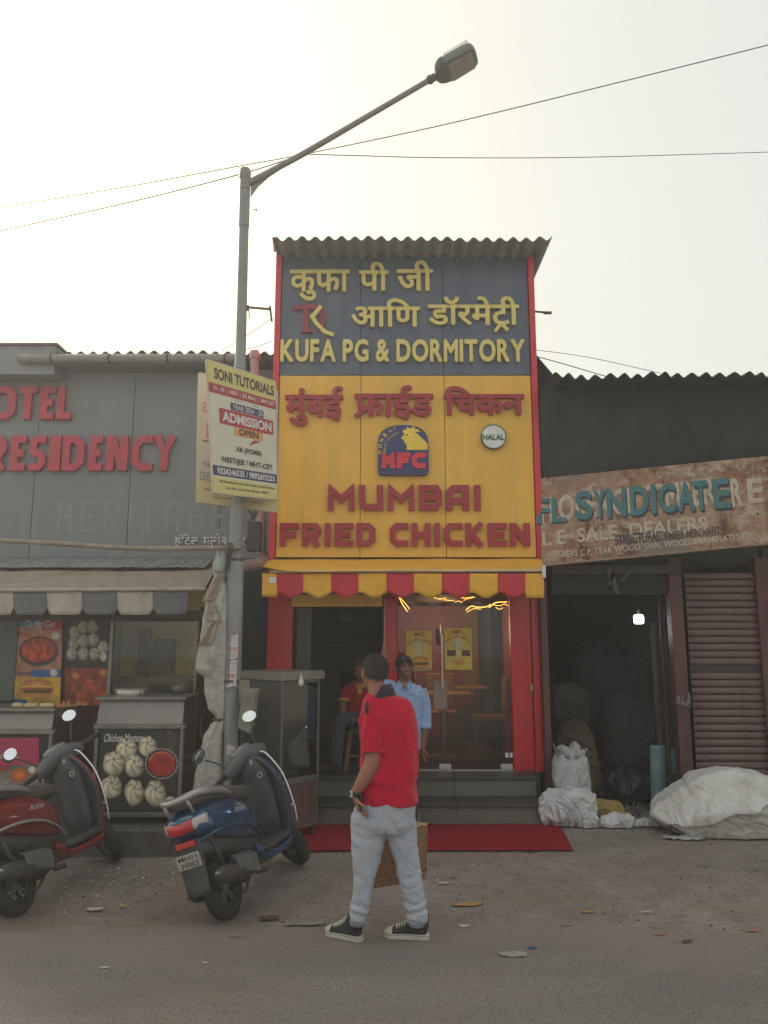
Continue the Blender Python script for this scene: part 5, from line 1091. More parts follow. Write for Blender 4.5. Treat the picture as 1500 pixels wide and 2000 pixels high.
# frame pole inside, bulb, sheets, rag
q = MB(); q.tube([(P(1302,1400,8.7).x, 8.7, 0), (P(1292,1230,8.7).x, 8.7, PZ(1165, 8.7))], .022); q.build('iron_prop', M('rusty_prop', (70, 52, 48), .8), rs)
bl_ = thing('light_bulb', 'lit LED bulb hanging in the dark timber shop', 'bulb', P(1247, 1180, 8.9))
q = MB(); q.tube([P(1244, 1150, 8.9), P(1245, 1172, 8.9), P(1246, 1192, 8.9)], .004); q.build('cord', km, bl_)
q = MB(); c_ = P(1247, 1201, 8.9); q.lathe([(0, 0), (0, .030), (.03, .020), (.06, .014), (.06, 0)], (c_.x, 8.9, c_.z), 'z', 18); q.build('holder', M('bulb_holder', (150, 140, 110), .5), bl_)
q = MB(); q.lathe([(-.10, 0), (-.10, .04), (-.085, .054), (-.02, .056), (-.001, .045), (-.001, 0)], (c_.x, 8.9, c_.z), 'z', 24); q.build('lamp_glass', M('lit_glass', (255, 255, 255), .4, emit=(225, 240, 255), estr=7), bl_, smooth='auto')
ld = bpy.data.lights.new('bulb_glow', 'POINT'); lo = bpy.data.objects.new('bulb_glow', ld); COL.objects.link(lo); lo.parent = bl_; ld.energy = 1.3; ld.color = (.86, .93, 1); ld.shadow_soft_size = .05; lo.location = Vector((c_.x, 8.9, c_.z - .19)) - bl_.location
q = MB()
for (x0_, y0_, x1_, y1_, w_) in [(1190, 1112, 1207, 1158, 16), (1200, 1116, 1190, 1142, 10), (1232, 1114, 1214, 1134, 8)]:
    a, b_ = P(x0_, y0_, 8.36), P(x1_, y1_, 8.36); k = w_ * .0027; q.slab(b_ - Vector((k*.6,0,0)), b_ + Vector((k*.4,0,-.01)), a + Vector((k,0,0)), a - Vector((k,0,0)), (0, .01, .0))
tag(q.build('hanging_rag', M('dusty_rag', (88, 86, 74), .9, var=.2), smooth=False), 'torn dusty rag hanging from the beam under the rusty signboard', 'rag')
bsm = M('pale_blue_sheet', (112, 138, 144), .6, var=.12, scale=4, dirt=(90, 100, 100), damt=.5, dscale=5)
def stand_sheet(lab, x0, y0, x1, y1, Y, wv):
    q = MB(); A_, B_, C_, D_ = P(x0, y1, Y), P(x1, y1, Y), P(x1, y0, Y), P(x0, y0, Y)
    q.grid(lambda u, v: (A_*(1-u)+B_*u)*(1-v)+(D_*(1-u)+C_*u)*v + Vector((0, wv*math.sin(u*8)+.03*v, 0)), 14, 10); return tag(q.build('blue_board', bsm, smooth=True, solid=.012), lab, 'board')
stand_sheet('tall pale blue board leaning inside the dark shop, left of the iron prop', 1272, 1456, 1302, 1574, 8.75, .012)
stand_sheet('short pale blue board inside the dark shop, right of the iron prop', 1306, 1462, 1344, 1514, 8.78, .006)
q = MB(); A_ = P(1308, 1580, 8.72); q.box((A_.x, 8.70, 0), (P(1345,1580,8.72).x, 9.0, PZ(1515, 8.72))); tag(q.build('crate', M('dark_plywood', (66, 60, 56), .8, var=.2), bevel=.006), 'dark box standing under the short blue board in the timber shop', 'box')
q = MB(); a = P(1325, 1362, 8.4)
for k in range(6): q.tube([a + Vector((RND.uniform(-.04,.04), 0, RND.uniform(-.02,.04))), a + Vector((.03*k-.05, -.05, -.05-.01*k)), a + Vector((.10, -.03, .02*k-.06)), a + Vector((.12, .0, .03))], .004, 6, sub=4)
tag(q.build('wire_coil', M('pale_wire', (130, 128, 124), .5)), 'small tangle of pale wire looped round the brown door post', 'wire')

# ------------------------------------------------------------------ sacks and sheeting
def crumple(p, s, a):
    v = Vector(p) * s; d, _ = noise.voronoi(v + Vector((noise.noise(v) * .5, noise.noise(v + Vector((5,1,2))) * .5, 0))); return a * ((d[1] - d[0]) - .3) + a * .7 * (1 - 2 * abs(noise.noise(v * .8))) + a * .3 * noise.noise(v * 3)
def sack(name, lab, cat, c, r, mat, seed=0, rot=0, e=.8, amp=.02, s=7, group=None, top=None, nu=110, nv=70, tilt=0, hull=None, jit=.13, flap=None):
    """a few flat facets (cloth pulled tight between lumps), softened, then fine ridges"""
    rg_ = random.Random(seed + 100); rot3 = Matrix.Rotation(rot, 3, 'Z') @ Matrix.Rotation(tilt, 3, 'Y'); bm = bmesh.new(); pts = []
    if hull is None:
        for k in range(46):
            z = 1 - 2 * (k + .5) / 46; a = 2.39996 * k + rg_.uniform(-.4, .4); rr = math.sqrt(max(0, 1 - z*z)); f = (lambda t: math.copysign(abs(t) ** e, t)); k_ = 1 + rg_.uniform(-jit, jit * .6)
            pts.append(rot3 @ Vector((f(rr * math.cos(a)) * r[0] * k_, f(rr * math.sin(a)) * r[1] * k_, f(z) * r[2] * k_)))
    else: pts = [Vector(h) for h in hull]
    for p in pts: bm.verts.new(p)
    bmesh.ops.convex_hull(bm, input=bm.verts); bmesh.ops.delete(bm, geom=[v for v in bm.verts if not v.link_faces], context='VERTS')
    me = bpy.data.meshes.new(name); bm.to_mesh(me); bm.free(); o = bpy.data.objects.new(name, me); COL.objects.link(o)
    a_ = o.modifiers.new('r', 'REMESH'); a_.mode = 'VOXEL'; a_.voxel_size = max(r) / 60; b_ = o.modifiers.new('s', 'SMOOTH'); b_.iterations = 7; b_.factor = .5; bake(o)
    o.data.materials.clear(); o.data.materials.append(mat); o.data.polygons.foreach_set('use_smooth', [True] * len(o.data.polygons)); so = Vector((seed * 3.1, seed * 1.7, seed))
    def wr(p, n):
        w = p + so; d = noise.noise(w * 2.2) * 6; k = Vector((math.cos(d), math.sin(d * .7), math.cos(d * 1.3))); fl = abs(noise.noise(Vector((w.x * s * .8, w.y * s * .8, w.z * s * .45)) + k * noise.noise(w * 4)))
        rg2 = 1 - min(1, abs(noise.noise(w * s * .55 + k * .8)) * 3.2); rg3 = 1 - min(1, abs(noise.noise(w * s * 1.3 + k * .5)) * 3.2); return amp * 1.2 * (.30 - fl) + amp * .75 * (rg2 ** 2 - .3) + amp * .42 * (rg3 ** 2 - .3) + amp * .8 * noise.noise(w * s * .4)
    displace(o, wr)
    if hull is not None and flap:
        bm = bmesh.new(); bm.from_mesh(o.data); bm.normal_update()
        cut = [f for f in bm.faces if f.calc_center_median().z < -.02 + .16 * f.calc_center_median().x / r[0] + .03 * noise.noise(f.calc_center_median() * 5)]
        bmesh.ops.delete(bm, geom=cut, context='FACES'); 
        for v in bm.verts: v.co += v.normal * (.010 + .012 * (1 - min(1, max(0, v.co.z) * 6)))
        m3 = bpy.data.meshes.new('cover'); bm.to_mesh(m3); bm.free(); cv = link('cover_flap', m3, flap, o, smooth=True, local=True, solid=.004); cv.location = (0, 0, 0)
    for v in o.data.vertices:
        zf = -c[2] + .004
        if v.co.z < zf + .03: v.co.z = zf + max(0, (v.co.z - zf)) * .3; v.co.x *= 1.02
    o.location = c
    return tag(o, lab, cat, group)
ws = M('woven_white_plastic', (196, 198, 200), .55, var=.08, scale=6, bump=.25, bscale=220, dirt=(150, 142, 132), damt=.6, dscale=5, b2=.5, b2s=11)
ws2 = M('grey_white_plastic', (176, 178, 180), .5, var=.1, scale=6, bump=.25, bscale=220, dirt=(140, 132, 124), damt=.6, dscale=5, b2=.5, b2s=11)
ws3 = M('cream_woven_plastic', (206, 205, 200), .6, var=.08, scale=5, bump=.25, bscale=240, dirt=(150, 142, 126), damt=.65, dscale=4, b2=.3, b2s=8)
c_ = P(1114, 1510, 8.3); sack('sack', 'upright white woven sack by the red corner pillar, its torn mouth open', 'sack', (c_.x, 8.28, .36), (.20, .17, .37), ws2, 1, e=.72, amp=.022, s=6)
c_ = G(1114, 1612); sack('sack', 'slumped white plastic sack lying at the foot of the upright sack', 'sack', (c_.x - .01, 8.02, .17), (.29, .17, .20), ws, 2, e=.85, amp=.03, s=7)
c_ = G(1140, 1618); sack('plastic_bag', 'knotted white plastic bag in front of the slumped sack', 'plastic bag', (c_.x + .05, 7.93, .07), (.10, .08, .085), ws, 9, amp=.02, s=12, nu=60, nv=40)
c_ = G(1212, 1618); sack('plastic_bag', 'flattened white plastic bag on the ground between the two sack piles', 'plastic bag', (c_.x - .02, 7.95, .055), (.19, .10, .08), ws, 3, amp=.025, s=10, rot=.1, nu=80, nv=50)
c_ = G(1260, 1612); sack('plastic_scrap', 'thin white plastic tail trailing right of the flattened bag', 'plastic scrap', (c_.x - .0, 7.98, .03), (.16, .05, .035), ws, 4, amp=.016, s=14, nu=60, nv=30)
c_ = G(1440, 1640); sack('sack', 'huge bulging cream sack lying before the roller shutter', 'sack', (3.30, 7.86, .25), (.66, .40, .27), M('grey_woven_under', (172, 170, 162), .6, var=.1, scale=5, bump=.3, bscale=200, dirt=(126, 118, 104), damt=.7, dscale=4, b2=.6, b2s=9), 6, amp=.015, s=6, flap=ws3, hull=[(-.72,-.12,-.08),(-.60,-.30,-.16),(-.62,.1,.0),(-.50,-.12,.12),(-.30,-.22,.26),(-.26,.1,.27),(.0,-.2,.33),(.05,.15,.31),(.3,-.22,.27),(.35,.1,.28),(.6,-.2,.16),(.62,.15,.14),(.78,-.1,-.02),(.75,.15,-.1),(-.35,-.42,-.05),(.0,-.45,.02),(.35,-.42,-.02),(.6,-.36,-.1),(-.45,-.36,-.22),(0,-.42,-.24),(.4,-.40,-.24),(.7,-.25,-.24),(-.6,.25,-.22),(0,.4,-.1),(.6,.35,-.2),(-.3,.35,.0),(-.5,-.1,-.25),(.6,.0,-.26)])
# stitched tarpaulin cover over the huge sack
q = MB()
def cov(u, v):
    a_ = math.pi * (1.02 - u * 1.04); x = 3.30 + .70 * math.cos(a_) * (1 - .02 * v); y = 7.86 - .43 * math.cos(v * 1.35 - .35) ; z = .24 + .30 * math.sin(a_) ** .7 * math.sin(.35 + v * 1.2) if math.sin(a_) > 0 else .24
    return Vector((x, y, z + .012 * noise.noise(Vector((u*6, v*4, 0)))))
sack('cardboard_piece', 'crushed yellow packing cardboard beside the upright sack', 'cardboard', (P(1190,1580,8.3).x, 8.35, .07), (.17, .10, .10), M('yellow_card', (150, 130, 70), .8, var=.15), 12, amp=.03, s=5, e=.6, nu=50, nv=30)
q = MB(); rr_ = random.Random(31); c0 = Vector((P(1114, 1510, 8.3).x, 8.28, .66))
for k in range(6):
    a = 2*math.pi*k/6 + rr_.uniform(-.2,.2); r0 = .13; d = Vector((math.cos(a), math.sin(a), 0)); t_ = Vector((-d.y, d.x, 0)); h = rr_.uniform(.04, .12); b0_ = c0 + d * r0
    q.add([b0_ - t_*.07 + Vector((0,0,-.05)), b0_ + t_*.07 + Vector((0,0,-.05)), b0_ + t_*.05 + d*.03 + Vector((0,0,h*.7)), b0_ + d*.05 + Vector((0,0,h)), b0_ - t_*.06 + d*.02 + Vector((0,0,h*.5))], [(0,1,2,3,4)])
sk = [o for o in bpy.data.objects if o.name == 'sack'][0]; q.build('torn_mouth', ws2, sk, smooth=True, solid=.003)
# heap of dim sacks inside
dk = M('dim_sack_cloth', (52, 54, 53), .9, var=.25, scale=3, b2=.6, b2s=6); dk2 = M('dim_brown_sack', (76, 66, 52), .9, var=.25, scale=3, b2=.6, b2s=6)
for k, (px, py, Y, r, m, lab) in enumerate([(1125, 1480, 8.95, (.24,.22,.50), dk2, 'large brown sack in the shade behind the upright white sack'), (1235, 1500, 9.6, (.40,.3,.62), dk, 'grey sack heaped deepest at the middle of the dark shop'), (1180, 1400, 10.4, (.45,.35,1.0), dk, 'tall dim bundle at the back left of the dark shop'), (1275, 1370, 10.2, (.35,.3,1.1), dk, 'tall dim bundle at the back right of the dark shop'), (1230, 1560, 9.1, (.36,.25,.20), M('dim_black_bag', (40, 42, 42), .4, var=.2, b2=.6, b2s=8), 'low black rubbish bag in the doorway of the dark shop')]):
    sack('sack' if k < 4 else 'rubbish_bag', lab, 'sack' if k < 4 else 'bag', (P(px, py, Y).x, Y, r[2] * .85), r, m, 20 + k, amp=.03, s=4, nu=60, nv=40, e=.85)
pk_ = thing('plank_stack', 'dim wooden planks leaning on the inner right wall of the timber shop', 'planks', (P(1318,1500,9.3).x, 9.3, 0)); rr_ = random.Random(17)
for k in range(7):
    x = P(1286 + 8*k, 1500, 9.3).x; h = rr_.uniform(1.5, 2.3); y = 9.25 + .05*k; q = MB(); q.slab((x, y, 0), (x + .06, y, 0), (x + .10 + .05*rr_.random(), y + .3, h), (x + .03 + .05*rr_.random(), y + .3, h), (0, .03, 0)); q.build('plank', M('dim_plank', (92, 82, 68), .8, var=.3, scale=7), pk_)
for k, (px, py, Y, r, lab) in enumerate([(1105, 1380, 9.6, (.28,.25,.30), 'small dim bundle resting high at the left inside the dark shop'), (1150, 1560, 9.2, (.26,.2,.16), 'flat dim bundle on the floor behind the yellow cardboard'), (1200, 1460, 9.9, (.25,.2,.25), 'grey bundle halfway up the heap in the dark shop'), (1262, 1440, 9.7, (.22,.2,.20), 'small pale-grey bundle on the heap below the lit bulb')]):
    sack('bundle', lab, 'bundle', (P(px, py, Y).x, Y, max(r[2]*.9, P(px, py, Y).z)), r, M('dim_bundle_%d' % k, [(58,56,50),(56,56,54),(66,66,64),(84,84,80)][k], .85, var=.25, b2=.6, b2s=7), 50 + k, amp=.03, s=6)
q = MB(); rr_ = random.Random(5)
for k in range(160):
    x, y = P(1170 + 170 * rr_.random(), 1590, 8.6).x, 8.35 + .45 * rr_.random(); s_ = .01 + .03 * rr_.random(); a = Vector((x, y, .012 + .05 * rr_.random() * (y > 8.5)))
    e_ = Euler((rr_.uniform(-1,1), rr_.uniform(-1,1), rr_.uniform(0,6))).to_matrix(); q.add([a + e_ @ Vector(p) * s_ for p in ((-1,-.6,0),(1,-.5,0),(.8,.7,.2),(-.7,.6,0))], [(0,1,2,3)])
tag(q.build('rubbish', M('mixed_rubbish', (110, 108, 102), .8, var=.6, scale=18)), 'scattered small scraps on the floor of the dark shop doorway', 'rubbish', kind='stuff')
# ------------------------------------------------------------------ scooters
rub = M('tyre_rubber', (38, 37, 37), .85, var=.2, bump=.3, bscale=80, dirt=(78, 72, 64), damt=.5, dscale=9); rimm = M('rim_grey', (112, 112, 110), .4, metal=.5, dirt=(70, 66, 60), damt=.5, dscale=12)
dgp = M('dark_grey_plastic', (58, 60, 62), .5, var=.1, dirt=(92, 88, 82), damt=.35, dscale=5); mgp = M('mid_grey_plastic', (82, 86, 90), .38, var=.08, dirt=(104, 100, 94), damt=.35, dscale=5)
lin_ = M('liner_grey_plastic', (64, 70, 74), .42, var=.12, scale=3, dirt=(98, 98, 94), damt=.45, dscale=4)
seatm = M('dusty_seat_vinyl', (70, 66, 64), .65, var=.1, dirt=(98, 92, 86), damt=.4, dscale=5, bump=.2, bscale=150); chrome = M('chrome_trim', (222, 224, 226), .2, metal=.85, var=.04); alu = M('silver_rail', (168, 168, 166), .35, metal=.5, dirt=(120, 116, 110), damt=.4, dscale=8)
engm = M('engine_metal', (74, 72, 70), .6, metal=.4, var=.25, scale=16, dirt=(52, 46, 40), damt=.6); exm = M('exhaust_shield', (122, 124, 124), .4, metal=.5, var=.15, scale=14, dirt=(86, 80, 74), damt=.6, dscale=10)
mirm = M('mirror_glass', (235, 240, 245), .03, metal=1., var=0); tailr = M('tail_red', (176, 16, 26), .15, coat=.6, var=.05); clr = M('clear_lens', (176, 168, 160), .12, coat=.6, var=.08)
def sec(y, zc, hw, hh, e=.7, n=32, flat=0):
    o = []
    for k in range(n):
        t = 2 * math.pi * k / n; c, s_ = math.cos(t), math.sin(t); z = hh * math.copysign(abs(s_) ** e, s_)
        o.append(Vector((hw * math.copysign(abs(c) ** e, c), y, zc + (max(z, -hh * flat) if flat else z))))
    return o
STEER = None
def smat(deg):
    p = Vector((0, .98, .80)); a = Vector((0, -math.sin(math.radians(25)), math.cos(math.radians(25))))
    return Matrix.Translation(p) @ Matrix.Rotation(math.radians(deg), 4, a) @ Matrix.Translation(-p)
def scooter(label, loc, head, lean, steer, body, plate, group, side_text, bright_mirror):
    t = thing('scooter', label, 'scooter', loc, 0, group); t.scale = (.945,) * 3; t.rotation_euler = (0, math.radians(lean), math.radians(head))
    Sx = smat(steer); B = lambda q, nm, m, sm=True, par=None, **k: q.build(nm, m, par or t, smooth=sm, local=True, **k)
    def wheel(y, nm, xf=None):
        q = MB(); pr = [(.054 * math.copysign(abs(math.cos(a)) ** .8, math.cos(a)), .166 + .050 * math.copysign(abs(math.sin(a)) ** .85, math.sin(a))) for a in [2*math.pi*k/18 for k in range(18)]]
        q.lathe(pr, (0, y, .216), 'x', 48, True); 
        if xf: q.xf(xf)
        w_ = t; ty = B(q, nm, rub)
        q = MB()
        for k in range(40):
            a = 2*math.pi*k/40; c, s_ = math.cos(a), math.sin(a)
            for sx_ in (-1, 1): q.tube([(sx_*.012, y + .2165*c, .216 + .2165*s_), (sx_*.04, y + .208*math.cos(a+.07), .216 + .208*math.sin(a+.07))], .0035, 4)
        if xf: q.xf(xf)
        tag(B(q, 'tread', rub, False, ty), kind='stuff')
        q = MB(); q.lathe([(-.034, .128), (-.04, .135), (.04, .135), (.034, .128), (.026, .118), (-.026, .118)], (0, y, .216), 'x', 40, True)
        if xf: q.xf(xf)
        rm_ = B(q, 'rim', rimm, 'auto', ty)
        q = MB(); q.lathe([(-.04, 0), (-.04, .045), (.03, .05), (.04, .03), (.04, 0)], (0, y, .216), 'x', 20)
        for k in range(5):
            a = 2*math.pi*k/5 + .3
            for d in (-.16, .16): q.tube([(.012, y + .04*math.cos(a+d), .216 + .04*math.sin(a+d)), (.02, y + .122*math.cos(a+d*1.1), .216 + .122*math.sin(a+d*1.1))], .010, 6)
        if xf: q.xf(xf)
        B(q, 'hub', rimm, 'auto', ty); return ty
    wheel(0, 'rear_wheel'); wheel(1.24, 'front_wheel', Sx)
    # rear cowl, split by a silver line
    cow = [(-.335,.69,.11,.035),(-.315,.685,.14,.066),(-.24,.685,.17,.105),(-.10,.665,.188,.145),(.08,.635,.203,.168),(.24,.60,.200,.172),(.38,.56,.178,.165),(.48,.53,.14,.15),(.53,.51,.10,.12)]
    pts = [Vector((y, zc, hw)) for y, zc, hw, hh in cow]; rr_ = [(hh, 0.) for *_, hh in cow]; pp, qq = spline(pts, rr_, 4)
    q = MB(); q.loft([sec(p.x, p.y, p.z, r_[0], .72, 36, .82) for p, r_ in zip(pp, qq)]); cowl = B(q, 'rear_cowl', body, sub=0)
    for s_ in (1, -1):
        q = MB(); q.tube([(s_*.13, -.36, .585), (s_*.185, -.20, .60), (s_*.213, .0, .595), (s_*.212, .2, .55), (s_*.185, .38, .475), (s_*.15, .50, .40)], [.006, .010, .011, .011, .010, .006], 8, sub=4); B(q, 'trim_strip', alu if plate != 'MH03 3882' else body, True, cowl)
        me = text_poly('Activa', .0, .35); Xv = Vector((0, s_*1., -.06*s_)).normalized() if s_ > 0 else Vector((0, -1, 0.06)).normalized(); nx_ = Vector((s_, 0, 0)); Yv_ = nx_.cross(Xv).normalized()
        place_flat(me, Vector((s_*.2045, .06 if s_ > 0 else .22, .66)), Xv, Yv_, .17, .040, .003); me.transform(Matrix.Translation((0,0,0))); link('badge_text', me, M('badge_silver', (190, 192, 194), .4), cowl, local=True)
        q = MB(); q.tube([(s_*.150,-.22,.775),(s_*.186,-.21,.70),(s_*.178,-.20,.62),(s_*.15,-.20,.565)], .0028, 6, sub=4); B(q, 'panel_gap', km, True, cowl); q = MB(); q.tube([(s_*.165,.44,.67),(s_*.165,.44,.56),(s_*.15,.44,.44)], .0028, 6, sub=4); B(q, 'panel_gap', km, True, cowl)
    q = MB(); q.loft([sec(y, zc, hw, hh, .8) for y, zc, hw, hh in [(-.28,.53,.10,.06),(0,.50,.12,.10),(.3,.42,.13,.12),(.52,.36,.13,.08)]]); B(q, 'under_tray', dgp)
    # seat
    st_ = [(-.29,.832,.07,.02),(-.26,.838,.12,.04),(-.12,.845,.155,.06),(.08,.825,.165,.070),(.22,.785,.162,.072),(.42,.765,.15,.070),(.56,.752,.12,.055),(.62,.745,.07,.025)]
    pts = [Vector((y, zc, hw)) for y, zc, hw, hh in st_]; pp, qq = spline(pts, [(h_, 0.) for *_, h_ in st_], 4)
    q = MB(); q.loft([sec(p.x, p.y, p.z, r_[0], .75, 28) for p, r_ in zip(pp, qq)]); B(q, 'seat', seatm)
    # grab rail
    q = MB(); q.tube([(.15,.20,.79),(.168,.05,.835),(.165,-.12,.868),(.14,-.25,.885),(.08,-.36,.875),(0,-.385,.87),(-.08,-.36,.875),(-.14,-.25,.885),(-.165,-.12,.868),(-.168,.05,.835),(-.15,.20,.79)], [(.010,.012),(.016,.022),(.018,.026),(.018,.026),(.016,.02),(.016,.018),(.016,.02),(.018,.026),(.018,.026),(.016,.022),(.010,.012)], 10, sub=4)
    for s_ in (-1, 1): q.tube([(s_*.09, -.34, .87), (s_*.09, -.28, .76)], .012, 8)
    B(q, 'grab_rail', alu)
    # lamps
    def lens(x0, x1, nm, m, par=None):
        q = MB(); rg = []
        for k in range(9):
            x = x0 + (x1 - x0) * k / 8; yy = -.352 + 1.5 * x * x + 70 * x ** 4
            rg.append([Vector((x, yy + .022*math.cos(a), .685 + (.038 - .10*max(0,abs(x)-.1))*math.sin(a) + .35*abs(x)**1.5 )) for a in [2*math.pi*j/16 for j in range(16)]])
        q.loft(rg); return B(q, nm, m, 'auto')
    lens(-.095, .095, 'tail_lamp', tailr); lens(.098, .165, 'indicator', clr); lens(-.165, -.098, 'indicator', clr)
    q = MB(); q.slab((-.075,-.345,.56),(.075,-.345,.56),(.075,-.34,.60),(-.075,-.34,.60),(0,.02,0)); B(q, 'reflector', tailr, False, bevel=.006)
    # mudguard and plate
    q = MB(); q.grid(lambda u, v: Vector(((u-.5)*(.17 + .03*v), -.275 - .03*math.cos((u-.5)*2.4) - .02*v - .02*(1-v), .24 + .36*v)), 10, 10); B(q, 'mudguard', dgp, True, solid=.008)
    q = MB(); q.slab((-.088,-.335,.43),(.088,-.335,.43),(.088,-.348,.525),(-.088,-.348,.525),(0,.004,0)); pl = B(q, 'number_plate', M('plate_white', (178, 177, 168), .5, dirt=(120, 114, 104), damt=.7, dscale=14), False)
    a_, b_ = plate.split(' '); Yp = Vector((0, -.124, .992)).normalized()
    for s_, z_, h_ in ((a_, .483, .030), (b_, .438, .034)):
        me = place_flat(text_poly(s_, .010), Vector((-.074, -.3355 - (z_-.43)*.137, z_)), Vector((1,0,0)), Yp, .148, h_, .0015); link('plate_text', me, km, pl, local=True)
    # floor, skirts, shield
    q = MB(); q.loft([sec(y, z, hw, hh, .45) for y, z, hw, hh in [(.42,.315,.14,.03),(.55,.315,.19,.028),(.92,.32,.19,.028),(1.0,.34,.16,.03)]]); B(q, 'floorboard', dgp, 'auto')
    q = MB(); q.loft([sec(y, z, hw, hh, .6) for y, z, hw, hh in [(.36,.36,.15,.05),(.50,.26,.185,.045),(.75,.25,.192,.035),(.95,.265,.185,.045),(1.03,.32,.14,.05)]]); B(q, 'side_skirt', body, 'auto')
    HW = [(0, .165), (.15, .20), (.4, .235), (.6, .235), (.8, .20), (.93, .15), (1, .10)]
    def hwf(v):
        for (a, b1), (c, d) in zip(HW, HW[1:]):
            if a <= v <= c: return b1 + (d - b1) * (v - a) / (c - a)
        return .1
    def shield(off):
        q = MB()
        q.grid(lambda u, v: Vector(((2*u-1) * (hwf(v) - (.008 if off else 0)), 1.045 - .10 * v + .03 * math.sin(v*3.1) - .075 * abs(2*u-1) ** 2.2 - off, .28 + .70 * v)), 24, 24); return q
    B(shield(0), 'front_apron', body, True, solid=.018); B(shield(.022), 'apron_liner', lin_, True, solid=.016)
    q = MB(); q.loft([[Vector((hw * math.cos(a), yc + hd * math.sin(a), z)) for a in [2*math.pi*k/24 for k in range(24)]] for z, yc, hw, hd in [(.33,.955,.10,.05),(.5,.96,.12,.055),(.7,.95,.13,.065),(.85,.935,.14,.07),(.95,.93,.12,.07),(1.0,.93,.07,.06)]]); ib = B(q, 'inner_box', lin_)
    q = MB(); q.lathe([(-.0, 0), (-.0, .026), (.02, .028), (.02, 0)], (.085, .862, .83), 'y', 24); B(q, 'lock_ring', alu, 'auto', ib); q = MB(); q.lathe([(-.003, 0), (-.003, .012), (.02, .012)], (.085, .862, .83), 'y', 16); B(q, 'key_slot', km, 'auto', ib)
    q = MB(); q.box((.03, .855, .925), (.055, .88, .965)); B(q, 'hook', alu, False, ib, bevel=.004)
    for s_ in (1, -1):
        q = MB(); q.tube([(s_*.11,.94,1.01),(s_*.16,.925,.985),(s_*.205,.925,.91),(s_*.245,.94,.80),(s_*.262,.955,.66),(s_*.262,.965,.50),(s_*.245,.975,.38)], .0085, 10, sub=5); gr = B(q, 'guard_rail', chrome)
        for z_ in (.78, .52): q = MB(); q.tube([(s_*.256,.955,z_), (s_*.225,.965,z_)], .010, 10); B(q, 'clamp', alu, True, gr)
    # cables
    q = MB()
    for s_ in (-1, 1): q.tube([(s_*.14,.99,1.0),(s_*.10,1.03,.96),(s_*.03,1.02,.86)], .005, 6, sub=4)
    q.tube([(-.02,.1,.42),(-.10,.0,.34),(-.14,-.05,.26)], .006, 6, sub=4); q.tube([(.02,.3,.42),(.12,.22,.36),(.15,.0,.23),(.09,-.05,.21)], .006, 6, sub=4); B(q, 'cables', km)
    # engine side
    q = MB(); q.tube([(.06,.30,.25),(.13,.22,.24),(.165,.05,.27),(.168,-.14,.30),(.165,-.26,.325)], [.02,.035,.06,.064,.055], 18, sub=4, rnd=True); ex = B(q, 'exhaust', engm)
    q = MB(); q.slab((.231,-.10,.285),(.235,.16,.22),(.232,.18,.34),(.225,-.12,.385),(-.012,0,0)); q.slab((.225,-.12,.387),(.232,.18,.342),(.18,.17,.375),(.17,-.11,.41),(0,0,-.008)); B(q, 'heat_shield', exm, False, ex, bevel=.01)
    q = MB(); q.lathe([(-.01, 0), (-.01, .018), (.03, .02), (.03, 0)], (.165, -.30, .34), 'y', 14); B(q, 'exhaust_tip', chrome, 'auto', ex)
    q = MB(); q.ell((0,.22,.28), (.13,.17,.12), None, 20, 12, .8); q.ell((-.13,.05,.25), (.05,.25,.09), None, 20, 12, .7); q.box((.05,.16,.2), (.14,.34,.3)); q.tube([(.12,.3,.2),(.19,.36,.19)], .02, 10); B(q, 'engine', engm, 'auto')
    q = MB(); q.tube([(.10,-.02,.22),(.115,-.2,.58)], .016, 10); q.tube([(-.10,-.02,.22),(-.115,-.2,.58)], .016, 10); B(q, 'shock_absorber', engm)
    L_ = math.tan(math.radians(-lean)); q = MB(); q.tube([(-.12,.46,.24),(-.27,.52,.27*L_*.0 + .045)], .011, 8); q.tube([(-.27,.52,.045),(-.30,.50,.05)], .014, 8); B(q, 'side_stand', dgp); q = MB(); q.tube([(.08,.28,.2),(.10,.12,.12),(-.10,.12,.12),(-.08,.28,.2)], .012, 8); B(q, 'centre_stand', dgp)
    q = MB(); q.tube([(.17,.44,.31),(.225,.46,.30)], .016, 10); B(q, 'foot_peg', rub)
    # steered parts
    def SB(q, nm, m, sm=True, par=None, **k): q.xf(Sx); return B(q, nm, m, sm, par, **k)
    q = MB()
    for s_ in (-1, 1): q.tube([(s_*.075,1.24,.216),(s_*.075,1.12,.45),(s_*.05,1.06,.56)], .018, 10)
    q.tube([(0,1.06,.56),(0,.96,.95)], .025, 12); SB(q, 'fork', engm)
    q = MB(); q.grid(lambda u, v: Vector(((2*u-1)*.082, 1.24 + (.262 - .05*(2*u-1)**2*1.) * math.cos(math.radians(25 + 120*v)), .226 + (.262 - .05*(2*u-1)**2) * math.sin(math.radians(25 + 120*v)))), 10, 20); SB(q, 'front_fender', body, True, solid=.008)
    hb = [(-.215,.025,.028),(-.19,.045,.042),(-.13,.075,.058),(-.05,.105,.072),(.05,.105,.072),(.13,.075,.058),(.19,.045,.042),(.215,.025,.028)]
    pts = [Vector((x, a, c)) for x, a, c in hb]; pp, qq = spline(pts, [(.01, 0.)] * 8, 3); q = MB()
    q.loft([[Vector((p.x, .955 + 1.1*p.y * math.cos(a), 1.035 - .25*abs(p.x) + p.z * math.sin(a) * (1.0 if math.sin(a) > 0 else 1.25))) for a in [2*math.pi*k/24 for k in range(24)]] for p in pp]); hc = SB(q, 'handlebar_cowl', mgp)
    q = MB(); q.ell((0,.905,1.075), (.105,.055,.030), Matrix.Rotation(math.radians(32), 3, 'X'), 24, 12); SB(q, 'instrument_panel', M('instrument_lens', (92, 96, 102), .12, coat=.6), True, hc)
